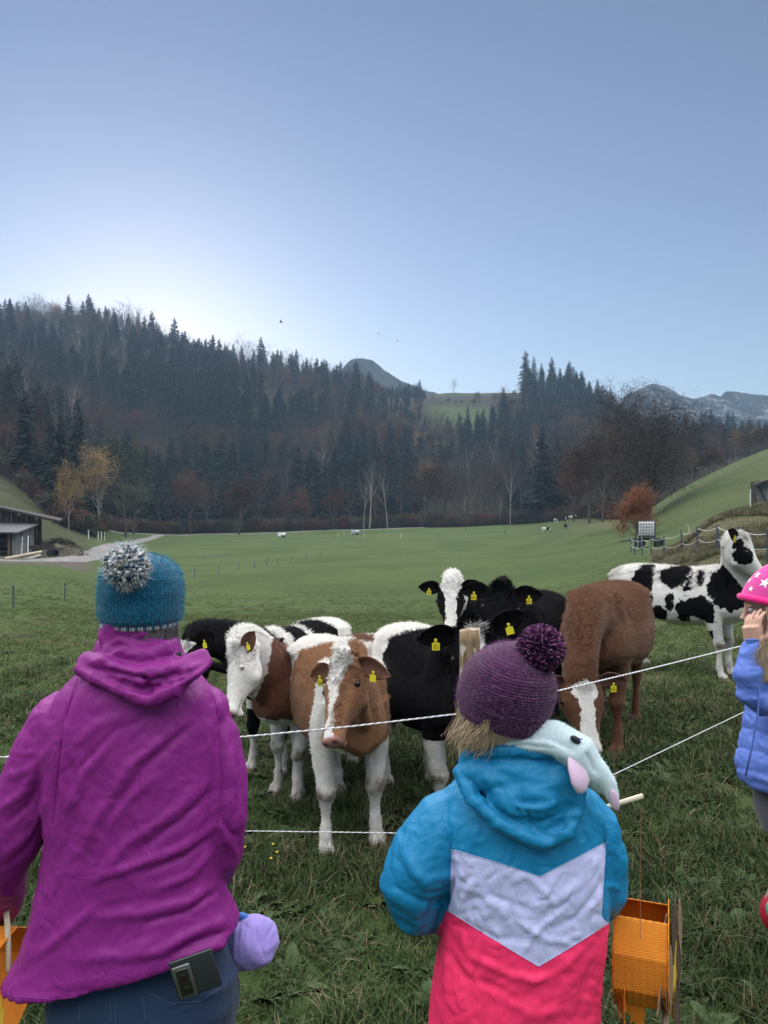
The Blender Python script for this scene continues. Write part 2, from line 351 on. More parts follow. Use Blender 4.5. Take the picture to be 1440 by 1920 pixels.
def spruce_parts(H, R, seed, lean=1.0, dens=1.0, bare=.12):
    r = random.Random(seed); tr = MB(); tr.tube([(0, 0, -1.0), (0, 0, H * .5), (0, 0, H * .97)], [.26 * H / 22, .15 * H / 22, .02], 6)
    V = []; Fc = []; h = H * bare
    while h < H * .985:
        t = (h - H * bare) / (H * (1 - bare)); L = R * (1 - t) ** .66 * (min(1, .55 + t * 3)) + .18; nb = int((9 if t < .8 else 6) * dens)
        a0 = r.random() * 6.3
        for k in range(nb):
            if r.random() < .16: continue
            a = a0 + k * 6.283 / nb + r.uniform(-.3, .3); l = L * r.uniform(.5, 1.25); ca, sa = math.cos(a), math.sin(a)
            dr = -l * r.uniform(.18, .42) + (t > .7) * l * .35; n = 4; w = l * .20 + .12
            pr = None
            for q in range(n + 1):
                s = q / n; x = l * s; z = h + dr * s * s + r.uniform(-.05, .05) + .05 * l * s ** 4
                ww = w * (math.sin(math.pi * min(1, s * .85 + .12))) * r.uniform(.7, 1.3); hang = ww * r.uniform(.7, 1.3)
                c = (x * ca, x * sa, z); L_ = (x * ca - ww * sa, x * sa + ww * ca, z - hang * .6); R_ = (x * ca + ww * sa, x * sa - ww * ca, z - hang * .6)
                b = len(V); V += [c, L_, R_]
                if pr is not None:
                    if r.random() < .9: Fc += [(pr, b, b + 1)]
                    if r.random() < .9: Fc += [(pr, b + 2, b)]
                    if r.random() < .5: Fc += [(pr + 1, pr, b + 1)]
                    if r.random() < .5: Fc += [(pr + 2, b + 2, pr)]
                pr = b
            # hanging sprays
            for q in range(3):
                s = r.uniform(.3, 1.0); x = l * s; z = h + dr * s * s; b = len(V); hw = r.uniform(.10, .22); hh = r.uniform(.3, .7) * (.4 + .6 * (1 - t))
                V += [(x * ca - hw * sa, x * sa + hw * ca, z), (x * ca + hw * sa, x * sa - hw * ca, z), (x * ca, x * sa, z - hh)]; Fc.append((b, b + 1, b + 2))
        h += (.34 + .42 * (1 - t)) / dens * H / 20
    return (tr.v, tr.f), (V, Fc)
def branching(H, seed, spread=.5, trunk=.3, levels=4, kids=(9, 6, 5, 5), first=.3, tw=.028, up=.55, lean=0.05, fork=False, droop=0.0):
    """trunk, limbs and twigs of a broadleaf tree; returns (wood, twigs, twig tips)"""
    r = random.Random(seed); wood = MB(); TV = []; TF = []; tips = []
    def path(p, d, L, n, wob, grav):
        pts = [p.copy()]; d = d.copy()
        for i in range(n):
            d = (d + Vector((r.uniform(-wob, wob), r.uniform(-wob, wob), r.uniform(-wob, wob) + grav))).normalized(); pts.append(pts[-1] + d * L / n)
        return pts
    def grow(p, d, L, rad, lv):
        n = 5 if lv == 0 else (4 if lv == 1 else 3); pts = path(p, d, L, n, (.06, .16, .22, .3, .3)[lv], (.0, .06, .03, -droop, -droop * 1.5)[lv])
        if lv < levels - 1 and rad > .03:
            wood.tube(pts, [rad * (1 - .75 * i / n) for i in range(n + 1)], 7 if lv == 0 else (5 if lv == 1 else 3), cap=False)
        else:
            w = max(rad, tw); side = Vector((r.uniform(-1, 1), r.uniform(-1, 1), r.uniform(-1, 1))).cross(d).normalized()
            b = len(TV)
            for i, q in enumerate(pts):
                ww = w * (1 - .8 * i / n); TV.extend([q + side * ww, q - side * ww])
            TF.extend([(b + 2 * i, b + 2 * i + 1, b + 2 * i + 3, b + 2 * i + 2) for i in range(n)])
            if lv >= levels - 1: tips.append(pts[-1].copy()); tips.append(pts[1].copy()); return
        k = kids[lv]
        for i in range(k):
            s = (first if lv == 0 else .25) + (1 - (first if lv == 0 else .25)) * (i + r.uniform(.2, .8)) / k
            f = s * n; a = min(int(f), n - 1); q = pts[a].lerp(pts[a + 1], f - a); ax = (pts[a + 1] - pts[a]).normalized()
            ph = i * 2.4 + r.uniform(-.5, .5); side = ax.orthogonal().normalized(); side.rotate(Matrix.Rotation(ph, 3, ax))
            sp = spread * r.uniform(.8, 1.25); nd = (ax * (1 - sp * .6) + side * (sp + .25) + Vector((0, 0, up * (.5 if lv else .6)))).normalized()
            ll = L * ((.62 - .30 * s) if lv == 0 else .52) * r.uniform(.8, 1.2)
            grow(q, nd, ll, rad * (1 - .75 * s) * .58, lv + 1)
    d0 = Vector((r.uniform(-lean, lean), r.uniform(-lean, lean), 1)).normalized()
    grow(Vector((0, 0, -.6)), d0, H * .92, trunk, 0)
    if fork: grow(Vector((.3, 0, -.4)), Vector((.14, 0, 1)).normalized(), H * .85, trunk * .8, 0)
    return wood, (TV, TF), tips
def leaves(tips, n, size, seed, sp=.5):
    r = random.Random(seed); V = []; Fc = []
    for _ in range(n):
        p = r.choice(tips) + Vector((r.gauss(0, sp), r.gauss(0, sp), r.gauss(0, sp))); a = Vector((r.gauss(0, 1), r.gauss(0, 1), r.gauss(0, .6))).normalized(); b_ = a.orthogonal().normalized()
        s = size * r.uniform(.6, 1.4); b = len(V); V += [p - a * s, p + b_ * s * .6, p + a * s, p - b_ * s * .6]; Fc.append((b, b + 1, b + 2, b + 3))
    return V, Fc
# prototype meshes: (whole mesh, trunk mesh, crown mesh)
def proto(kind, seed):
    r = random.Random(seed * 31)
    if kind == 'spruce':
        t, c = spruce_parts(r.uniform(17, 25), r.uniform(3.8, 5.6), seed); mt, mc = [M_BARK], [M_SPRUCE]
        crown = geo('spruce_crown', [c], mc); trunk = geo('spruce_trunk', [t], mt); whole = geo('spruce', [t, c], [M_BARK, M_SPRUCE])
    else:
        opts = {'bare': dict(spread=.5, levels=4, kids=(11, 6, 6, 5), tw=.035), 'birch': dict(spread=.35, levels=4, kids=(10, 6, 5, 4), first=.45, trunk=.24, tw=.022, up=.7),
                'rust': dict(spread=.6, levels=4, kids=(10, 6, 5, 4), tw=.025), 'gold': dict(spread=.5, levels=4, kids=(9, 6, 5, 4), first=.35, trunk=.22, tw=.022),
                'olive': dict(spread=.5, levels=4, kids=(9, 6, 5, 4), tw=.025)}[kind]
        H = {'bare': 17, 'birch': 19, 'rust': 13, 'gold': 14, 'olive': 14}[kind] * r.uniform(.9, 1.15)
        w, tw_, tips = branching(H, seed, **opts)
        tm = {'bare': M_TWIG, 'birch': M_TWIG2, 'rust': M_TWIG, 'gold': M_TWIG2, 'olive': M_TWIG2}[kind]; bm_ = M_PALE if kind in ('birch', 'gold') else M_BARK
        lf = {'bare': None, 'birch': None, 'rust': (M_RUST, 5200, .17), 'gold': (M_GOLD, 4200, .17), 'olive': (M_OLIVE, 4500, .18)}[kind]
        cp = [tw_]; cm = [tm]
        if lf: cp.append(leaves(tips, lf[1], lf[2], seed)); cm.append(lf[0])
        trunk = geo(kind + '_trunk', [(w.v, w.f)], [bm_]); crown = geo(kind + '_crown', cp, cm); whole = geo(kind, [(w.v, w.f)] + cp, [bm_] + cm)
    return whole, trunk, crown
NV = {'spruce': 6, 'bare': 5, 'birch': 2, 'rust': 3, 'gold': 2, 'olive': 2}
PROTO = {k: [proto(k, 10 * i + len(k)) for i in range(n)] for k, n in NV.items()}
NAME = {'spruce': 'spruce_tree', 'bare': 'bare_tree', 'birch': 'birch_tree', 'rust': 'rust_leaved_tree', 'gold': 'golden_tree', 'olive': 'olive_leaved_tree'}
LOOK = {'spruce': 'dark green spruce', 'bare': 'bare purple-brown tree', 'birch': 'bare pale-trunked tree', 'rust': 'rust-brown autumn tree', 'gold': 'yellow-gold autumn tree', 'olive': 'pale olive-green tree'}
import mathutils
def plant(kind, loc, sc, label, group=None, var=None, parts=True, rz=None, sxy=1.0):
    v = PROTO[kind][var if var is not None else rng.randrange(NV[kind])]; rz = rng.random() * 6.28 if rz is None else rz
    if parts:
        r = empty(NAME[kind], loc, rz); r.scale = (sc * sxy, sc * sxy, sc)
        link('trunk', v[1], None, r); link('crown', v[2], None, r)
    else:
        r = link(NAME[kind], v[0]); r.location = loc; r.rotation_euler = (0, 0, rz); r.scale = (sc * sxy, sc * sxy, sc)
    return tag(r, label, 'tree', group)
def scatter(name, pts, scales, rots, idx, protos, label, collname, tilt=None):
    """one countless mass: prototype meshes set on points by geometry nodes"""
    c = bpy.data.collections.new(collname)
    for i, me in enumerate(protos):
        o = bpy.data.objects.new('%s_%02d' % (collname, i), me); c.objects.link(o)
    me = bpy.data.meshes.new(name); me.from_pydata(np.asarray(pts).tolist(), [], [])
    a = me.attributes.new('sc', 'FLOAT_VECTOR', 'POINT'); a.data.foreach_set('vector', np.asarray(scales, np.float32).ravel())
    e = np.zeros((len(pts), 3), np.float32); e[:, 2] = rots
    if tilt is not None: e[:, :2] = tilt
    a = me.attributes.new('ro', 'FLOAT_VECTOR', 'POINT'); a.data.foreach_set('vector', e.ravel())
    a = me.attributes.new('ix', 'INT', 'POINT'); a.data.foreach_set('value', np.asarray(idx, np.int32))
    o = link(name, me); g = bpy.data.node_groups.new(name + '_nodes', 'GeometryNodeTree')
    g.interface.new_socket('Geometry', in_out='INPUT', socket_type='NodeSocketGeometry'); g.interface.new_socket('Geometry', in_out='OUTPUT', socket_type='NodeSocketGeometry')
    nn = g.nodes.new; gi = nn('NodeGroupInput'); go = nn('NodeGroupOutput'); mp = nn('GeometryNodeMeshToPoints'); ip = nn('GeometryNodeInstanceOnPoints'); ci = nn('GeometryNodeCollectionInfo')
    ci.inputs['Collection'].default_value = c; ci.inputs['Separate Children'].default_value = True; ci.inputs['Reset Children'].default_value = True; ci.transform_space = 'ORIGINAL'
    def na(n, ty):
        x = nn('GeometryNodeInputNamedAttribute'); x.data_type = ty; x.inputs['Name'].default_value = n; return [s for s in x.outputs if s.enabled and s.name == 'Attribute'][0]
    L = g.links.new
    L(gi.outputs[0], mp.inputs[0]); L(mp.outputs[0], ip.inputs['Points']); L(ci.outputs[0], ip.inputs['Instance']); ip.inputs['Pick Instance'].default_value = True
    L(na('ix', 'INT'), ip.inputs['Instance Index']); L(na('ro', 'FLOAT_VECTOR'), ip.inputs['Rotation']); L(na('sc', 'FLOAT_VECTOR'), ip.inputs['Scale']); L(ip.outputs[0], go.inputs[0])
    md = o.modifiers.new('scatter', 'NODES'); md.node_group = g
    return tag(o, label, kind='stuff')

# ---- trees that stand out: (kind, column, foot row, depth, height m, label)
FEAT = [
 ('gold', 127, 1000, 108, 12.5, 'pale half-bare tree with thin yellowish leaves behind the brush pile', .75),
 ('gold', 188, 965, 150, 19.5, 'tall golden-brown tree with a slanting pale trunk near the road bend', .72),
 ('gold', 34, 908, 165, 8.0, 'slender white-stemmed tree with a reddish crown on the grassy slope', .8),
 ('rust', 28, 905, 172, 12.0, 'red-brown tree on the slope at the left edge of the photograph', .95),
 ('olive', 236, 985, 170, 24.0, 'pale grey-green leafy tree behind the golden-brown tree', .75),
 ('olive', 250, 1000, 190, 15.0, 'low grey-green bushy tree at the wood edge above the blue hat', 1.1),
 ('rust', 357, 1000, 208, 19.0, 'brown-leaved tree with twin pale stems at the wood edge', .8),
 ('rust', 448, 1000, 206, 17.5, 'broad tan-brown tree at the wood edge right of the blue hat', 1.1),
 ('rust', 567, 998, 212, 13.5, 'small dark red tree at the wood edge above the front calf', .75),
 ('rust', 625, 997, 212, 13.0, 'small orange-brown tree at the wood edge left of the pale trunks', .7),
 ('birch', 682, 990, 215, 20.0, 'leafless tree with a straight white trunk, left of the pale trio', .8),
 ('birch', 692, 991, 212, 24.0, 'leafless tree with the brightest forked white trunk at the wood edge', 1.0),
 ('birch', 727, 990, 213, 21.0, 'leafless tree with a thick pale leaning trunk, right of the pale trio', .9),
 ('birch', 938, 984, 222, 12.0, 'small leafless tree at the foot of the wood below the high meadow', .8),
 ('birch', 957, 984, 220, 22.0, 'tall leafless tree with a forked pale trunk near the far cattle', .8),
 ('spruce', 1018, 984, 222, 27.0, 'large dark spruce at the wood edge right of the forked pale tree', 1.2),
 ('spruce', 1046, 982, 226, 24.0, 'second large dark spruce at the wood edge above the far cattle', 1.0),
 ('rust', 1075, 975, 175, 17.0, 'slender orange-leaved tree with a thin pale trunk behind the far cattle', .6),
 ('rust', 1105, 965, 150, 18.0, 'orange-brown tree left of the great bare tree', 1.0),
 ('bare', 1130, 970, 140, 17.0, 'wide purple-brown bare tree left of the great bare tree', 1.1),
 ('bare', 1265, 965, 160, 17.0, 'purple-brown bare tree right of the great bare tree', 1.3),
 ('bare', 1350, 905, 290, 15.0, 'rounded bare tree showing above the grassy slope on the right', 1.4),
 ('bare', 850, 737, 575, 14.0, 'lone bare tree standing on the skyline meadow', 1.0),
]
HT = {}
for k in PROTO:
    for i, p in enumerate(PROTO[k]): HT[(k, i)] = max(v.co.z for v in p[0].vertices)
used = []
for i, (k, px, py, d, h, lab, sxy) in enumerate(FEAT):
    vi = i % NV[k]; g = G(px, d); plant(k, g - Vector((0, 0, .2)), h / HT[(k, vi)], lab, var=vi, sxy=sxy); used.append((g.x, g.y))

# ---- the great bare tree and the rust bush beside the tank trailer
_w_, _t_, _tips = branching(17.5, 77, spread=.60, levels=5, kids=(17, 9, 8, 6, 5), first=.14, trunk=.42, tw=.019, up=.36, fork=True, droop=.16)
g = G(1212, 100); r_ = empty('bare_birch_tree', g, .6); r_.scale = (1.0, 1.0, .84); tag(r_, 'great bare birch with a wide crown of fine drooping twigs behind the white tank', 'tree')
link('trunk', geo('great_trunk', [(_w_.v, _w_.f)], [plain('birch_bark', (.075, .068, .062), .9, .55, 1.5)]), None, r_)
link('crown', geo('great_crown', [_t_], [M_TWIG]), None, r_)
_w_, _t_, _tips = branching(5.0, 5, spread=.8, levels=4, kids=(12, 7, 5, 4), first=.05, trunk=.10, tw=.012, up=.5)
g = G(1192, 70); r_ = empty('autumn_shrub', g, 0); r_.scale = (.64, .64, .84); tag(r_, 'round rust-orange shrub left of the white tank on its trailer', 'shrub')
link('stem', geo('shrub_stem', [(_w_.v, _w_.f)], [M_BARK]), None, r_)
link('crown', geo('shrub_crown', [_t_, leaves(_tips, 14000, .085, 4, .30)], [M_TWIG, foliage('orange_leaves', (.12, .042, .024), (.19, .075, .032), (.11, .055, .028))]), None, r_)

# ---- the forest
def forest():
    pts = []; ek = [-900, 0, 60, 120, 170, 200, 330, 720, 1000, 1060, 1120, 1200, 1260, 1440, 2400]
    ev = [95, 168, 150, 132, 150, 204, 219, 221, 227, 212, 172, 150, 178, 215, 230]
    grid = {}
    r = random.Random(4); tries = 0
    for (x, y) in used: grid.setdefault((int(x // 8), int(y // 8)), []).append((x, y, 3.5))
    dmax = 640
    for _ in range(100000):
        px = r.uniform(-900, 2300); d = math.sqrt(r.uniform(90 ** 2, dmax ** 2)); x = (px - CX) / F * d
        e = float(np.interp(px, ek, ev))
        if d < e + r.uniform(0, 3): continue
        if 795 < px < 930 and 424 < d < 500: continue
        if 798 < px < 985 and d > 515: continue
        z = float(TZ(x, d)); row = HY + F * (CH - z) / d
        if px > 1165 and d > 470: continue
        sp = 5.0 if d < 260 else (6.2 if d < 400 else 7.2)
        cx, cy = int(x // 8), int(d // 8)
        if any((x - a) ** 2 + (d - b) ** 2 < (min(sp, s)) ** 2 * 1.0 for i in (-1, 0, 1) for j in (-1, 0, 1) for a, b, s in grid.get((cx + i, cy + j), ())): continue
        grid.setdefault((cx, cy), []).append((x, d, sp)); pts.append((px, d, x, z, row))
    out = []
    P = np.array([(p[2], p[1], 0) for p in pts]); nz = fbm(P, .018, 21, 3); nz2 = fbm(P, .05, 33, 2)
    for (px, d, x, z, row), a, b in zip(pts, nz, nz2):
        dark = .42 * math.exp(-((px - 560) / 230) ** 2) + .35 * math.exp(-((px - 330) / 160) ** 2) * (row > 700)
        if px > 1225: dark = .75 if d > 345 else -.9
        if 975 < px < 1150 and row < 800: dark = .8
        if 780 < px < 980 and row > 740: dark = -.45
        if 1060 < px < 1240 and row > 820: dark = -.8
        if row < 660 and px < 140: dark = .1
        if 150 < px < 800 and d > 430: dark = .12
        s = dark + a * 1.3 + b * .45 + .04
        if s > .0: k = 'spruce'
        else:
            u = r.random()
            k = 'bare' if u < .68 else ('rust' if u < .91 else ('birch' if u < .945 else ('olive' if u < .98 else 'gold')))
            if 1060 < px < 1240 and k in ('birch', 'olive'): k = 'rust'
        sc = r.uniform(.7, 1.15) * (.9 if k == 'spruce' else 1)
        if d < e_at(px, ek, ev) + 8: sc *= .85
        if 975 < px < 1150 and d > 470: sc *= 1.15
        if 790 < px < 985 and d > 455: sc *= .55
        if 705 < px < 870 and d > 400: sc *= .55
        if d > 430: sc *= r.uniform(.65, 1.2)
        if px > 1235 and d < 345: sc *= .58
        out.append((k, px, d, x, z, row, sc))
    return out
def e_at(px, ek, ev): return float(np.interp(px, ek, ev))
FR = forest()
MARKS = [(-60, 'far left'), (60, 'behind the barn'), (120, 'above the brush pile'), (175, 'above the road bend'), (230, 'above the blue knitted hat'), (330, 'right of the blue knitted hat'), (420, 'behind the broad tan tree'), (520, 'above the left water trailer'),
         (600, 'above the right water trailer'), (665, 'left of the white trunks'), (740, 'right of the white trunks'), (800, 'below the distant wooded peak'), (870, 'below the skyline meadow'), (950, 'left of the far cattle'), (1030, 'above the far cattle'), (1100, 'left of the great birch'), (1180, 'behind the great birch'), (1260, 'right of the great birch'), (1340, 'above the grass slope'), (1410, 'at the right edge')]
def zone(px, d):
    a = [m for m in MARKS if m[0] <= px][-1][1] if px >= -60 else MARKS[0][1]
    b = 'at the foot of the wood' if d < 238 else ('low on the wooded hill' if d < 300 else ('halfway up the hill' if d < 380 else ('high on the hill' if d < 450 else 'near the crest')))
    return b + ', ' + a
def sized(k, sc): return ('tall ' if sc > 1.0 else ('' if sc > .82 else 'small ')) + LOOK[k]
_b = {}
for t in FR: _b.setdefault(t[0], []).append(t)
LIM = {'spruce': 290, 'bare': 230, 'rust': 140, 'birch': 80, 'olive': 40, 'gold': 40}
rest = []
for k, L in _b.items():
    inview = sorted([t for t in L if -60 < t[1] < 1500], key=lambda t: t[2] / t[6]); out = [t for t in L if not (-60 < t[1] < 1500)]
    for t in inview[:LIM[k]]:
        z_ = zone(t[1], t[2])
        plant(k, (t[3], t[2], t[4] - .3), t[6], '%s %s' % (sized(k, t[6]), z_), group='%ss %s' % (sized(k, t[6]), z_), parts=t[2] < 228)
    rest += inview[LIM[k]:] + out
_flat = [(k, i) for k in PROTO for i in range(NV[k])]
scatter('far_forest', [(t[3], t[2], t[4] - .3) for t in rest], [(t[6],) * 3 for t in rest], [rng.random() * 6.28 for _ in rest],
        [_flat.index((t[0], rng.randrange(NV[t[0]]))) for t in rest], [PROTO[k][i][0] for k, i in _flat], 'mixed wood of spruce and bare trees covering the hills', 'forest_kinds')
print('forest', len(FR), len(rest))
# undergrowth along the wood edge
_ut, _uw, _tp = branching(2.6, 9, spread=.9, levels=4, kids=(12, 6, 5, 4), first=.03, trunk=.05, tw=.014, up=.4)
_u1 = geo('brush_a', [(_ut.v, _ut.f), _uw, leaves(_tp, 900, .09, 2, .3)], [M_BARK, M_TWIG, M_RUST])
_u2 = geo('brush_b', [(_ut.v, _ut.f), _uw, leaves(_tp, 1200, .09, 3, .3)], [M_BARK, M_TWIG2, M_OLIVE])
_u3 = geo('brush_c', [(_ut.v, _ut.f), _uw], [M_BARK, M_TWIG])
_bp = []
for _ in range(1500):
    px = rng.uniform(-40, 1230); e = float(np.interp(px, [-900, 0, 60, 120, 170, 200, 330, 720, 1000, 1060, 1120, 1200, 1260], [90, 158, 145, 128, 131, 199, 216, 218, 223, 207, 163, 132, 165])); d = e + abs(rng.gauss(0, 7)); g = G(px, d); _bp.append((g.x, g.y, g.z - .15))
scatter('undergrowth', _bp, [(s * 1.2, s * 1.2, s) for s in (rng.uniform(.5, 1.5) for _ in _bp)], [rng.random() * 6.28 for _ in _bp], [rng.choice((0, 0, 1, 2, 2)) for _ in _bp], [_u1, _u2, _u3], 'low brush and bramble along the foot of the wood', 'brush_kinds')
# ---------------------------------------------------------------- cattle
def lerp_rows(rows, n):
    rows = np.array(rows, float); t = np.linspace(0, len(rows) - 1, n); out = []
    for c in range(rows.shape[1]):
        # Catmull-Rom through the rows
        i = np.minimum(t.astype(int), len(rows) - 2); f = t - i; p = np.vstack([2 * rows[0] - rows[1], rows, 2 * rows[-1] - rows[-2]])[:, c]
        p0, p1, p2, p3 = p[i], p[i + 1], p[i + 2], p[i + 3]
        out.append(.5 * (2 * p1 + (p2 - p0) * f + (2 * p0 - 5 * p1 + 4 * p2 - p3) * f ** 2 + (3 * p1 - p0 - 3 * p2 + p3) * f ** 3))
    return np.array(out).T
def loft(mb, rings):
    n = len(rings[0]); k = len(rings); v = [tuple(p) for r in rings for p in r]
    f = [(i * n + j, i * n + (j + 1) % n, (i + 1) * n + (j + 1) % n, (i + 1) * n + j) for i in range(k - 1) for j in range(n)]
    f += [tuple(range(n - 1, -1, -1)), tuple((k - 1) * n + j for j in range(n))]
    mb.add(v, f)
TORSO = [(-.855, [(0,1.09),(.05,1.075),(.08,1.02),(.09,.95),(.08,.86),(.04,.80),(0,.79)]),
 (-.76, [(0,1.16),(.07,1.15),(.16,1.09),(.19,.98),(.19,.84),(.12,.71),(0,.66)]),
 (-.58, [(0,1.20),(.09,1.195),(.215,1.13),(.255,.99),(.26,.83),(.19,.66),(0,.60)]),
 (-.38, [(0,1.215),(.10,1.20),(.245,1.145),(.275,.98),(.29,.82),(.22,.63),(0,.565)]),
 (-.12, [(0,1.205),(.07,1.19),(.19,1.125),(.29,.97),(.325,.79),(.26,.60),(0,.50)]),
 (.14, [(0,1.205),(.06,1.19),(.165,1.115),(.275,.97),(.31,.79),(.25,.60),(0,.505)]),
 (.33, [(0,1.235),(.045,1.22),(.135,1.13),(.23,.97),(.265,.80),(.22,.63),(0,.535)]),
 (.48, [(0,1.235),(.04,1.215),(.115,1.12),(.20,.98),(.235,.82),(.195,.66),(0,.565)]),
 (.61, [(0,1.17),(.04,1.15),(.10,1.07),(.165,.95),(.19,.82),(.155,.69),(0,.60)]),
 (.71, [(0,1.05),(.045,1.035),(.09,.99),(.12,.91),(.125,.82),(.10,.73),(0,.66)])]
FLEG = [(.42,.155,.97,.15,.06),(.37,.175,.76,.115,.07),(.385,.165,.58,.072,.058),(.415,.155,.455,.052,.048),(.432,.15,.395,.058,.057),(.43,.15,.335,.038,.038),(.428,.15,.24,.027,.027),(.43,.15,.15,.038,.037),(.447,.15,.095,.034,.036),(.46,.15,.06,.045,.048)]
HLEG = [(-.55,.12,1.02,.19,.09),(-.53,.165,.86,.20,.095),(-.47,.18,.72,.155,.08),(-.53,.165,.60,.09,.058),(-.60,.15,.52,.054,.044),(-.63,.145,.455,.052,.044),(-.61,.145,.37,.038,.034),(-.585,.145,.26,.033,.030),(-.56,.145,.15,.041,.038),(-.54,.145,.095,.035,.036),(-.525,.145,.06,.046,.048)]
HEADS = [(-0.05, 0.0522, -0.03, -0.1352), (-0.015, 0.0905, 0.0, -0.1716), (0.05, 0.1137, 0.018, -0.2132), (0.12, 0.123, 0.02, -0.2371), (0.19, 0.1114, 0.008, -0.2309), (0.26, 0.0882, -0.006, -0.1924), (0.33, 0.0719, -0.016, -0.156), (0.39, 0.0673, -0.022, -0.1404), (0.435, 0.0742, -0.026, -0.1414), (0.468, 0.0719, -0.034, -0.1352), (0.488, 0.051, -0.055, -0.1165)]
NECKC = []
def coat(name, dark, belly=(.30,.27,.22), white=(.66,.64,.60), edge=.018):
    m = N(name, .78, .12); co = m.coord()
    nz = m.noise(co, 26, 3, .6); f = m.math('ADD', m.attr('patch'), m.step(nz, .25, .75, -edge, edge)); mask = m.step(f, -.003, .003)
    streak = m.noise(m.scale(co, (14, 50, 22)), 3.2, 4, .6); big = m.noise(co, 3.5, 3)
    d = m.mix(m.step(streak, .3, .7), tuple(q * .62 for q in dark), tuple(min(1, q * 1.3) for q in dark)); d = m.mix(m.step(big, .35, .7, 0, .45), d, tuple(q * .6 for q in dark))
    w = m.mix(m.step(streak, .3, .7), tuple(q * .80 for q in white), white); w = m.mix(m.step(m.noise(co, 7, 5), .5, .72, 0, .45), w, tuple(q * .62 for q in white))
    w = m.mix(m.math('MULTIPLY', m.attr('dirt'), m.step(m.noise(co, 11, 5), .3, .62), clamp=True), w, (.16, .135, .10))
    c = m.mix(mask, w, d); c = m.mix(m.attr('pink'), c, (.42, .20, .18)); c = m.mix(m.attr('ink'), c, (.03, .015, .013)); c = m.mix(m.attr('hoof'), c, (.16, .12, .08)); m.col(c)
    m.put(m.b.inputs['Roughness'], m.step(m.attr('pink'), 0, 1, .78, .42)); m.b.inputs['Sheen Weight'].default_value = .0 if max(dark) < .05 else .08; m.b.inputs['Specular IOR Level'].default_value = .04 if max(dark) < .05 else .12; m.b.inputs['Sheen Roughness'].default_value = .5
    b = m.bump(m.noise(m.scale(co, (40, 110, 60)), 2.4, 3, .6), .5, .006); m.bump(m.noise(co, 9, 4), .35, .02, b)
    return m.m
M_EYE = N('eye', .22, .35).col((.012, .008, .006)).m; M_EYE2 = N('pale_eye', .1, .8).col((.55, .52, .50)).m
M_TAG = plain('ear_tag_yellow', (.72, .62, .03), .45, .05); M_INK = N('ink', .6).col((.02, .02, .02)).m
M_EARIN = plain('ear_inside', (.22, .12, .10), .85, .3, 30)
_font_cache = {}
def text_mesh(s, size):
    if (s, size) not in _font_cache:
        cu = bpy.data.curves.new('txt', 'FONT'); cu.body = s; cu.size = size; cu.align_x = 'CENTER'; cu.align_y = 'CENTER'; cu.extrude = .0004; cu.resolution_u = 2
        o = bpy.data.objects.new('txt', cu); COL.objects.link(o); dg = bpy.context.evaluated_depsgraph_get(); dg.update()
        me = bpy.data.meshes.new_from_object(o.evaluated_get(dg)); bpy.data.objects.remove(o); me.materials.clear(); me.materials.append(M_INK); _font_cache[(s, size)] = me
    return _font_cache[(s, size)]
def frame(f, uref):
    f = f.normalized(); u = (uref - f * uref.dot(f)).normalized(); s = u.cross(f).normalized()       # s: the animal's left
    return Matrix((f, s, u)).transposed()
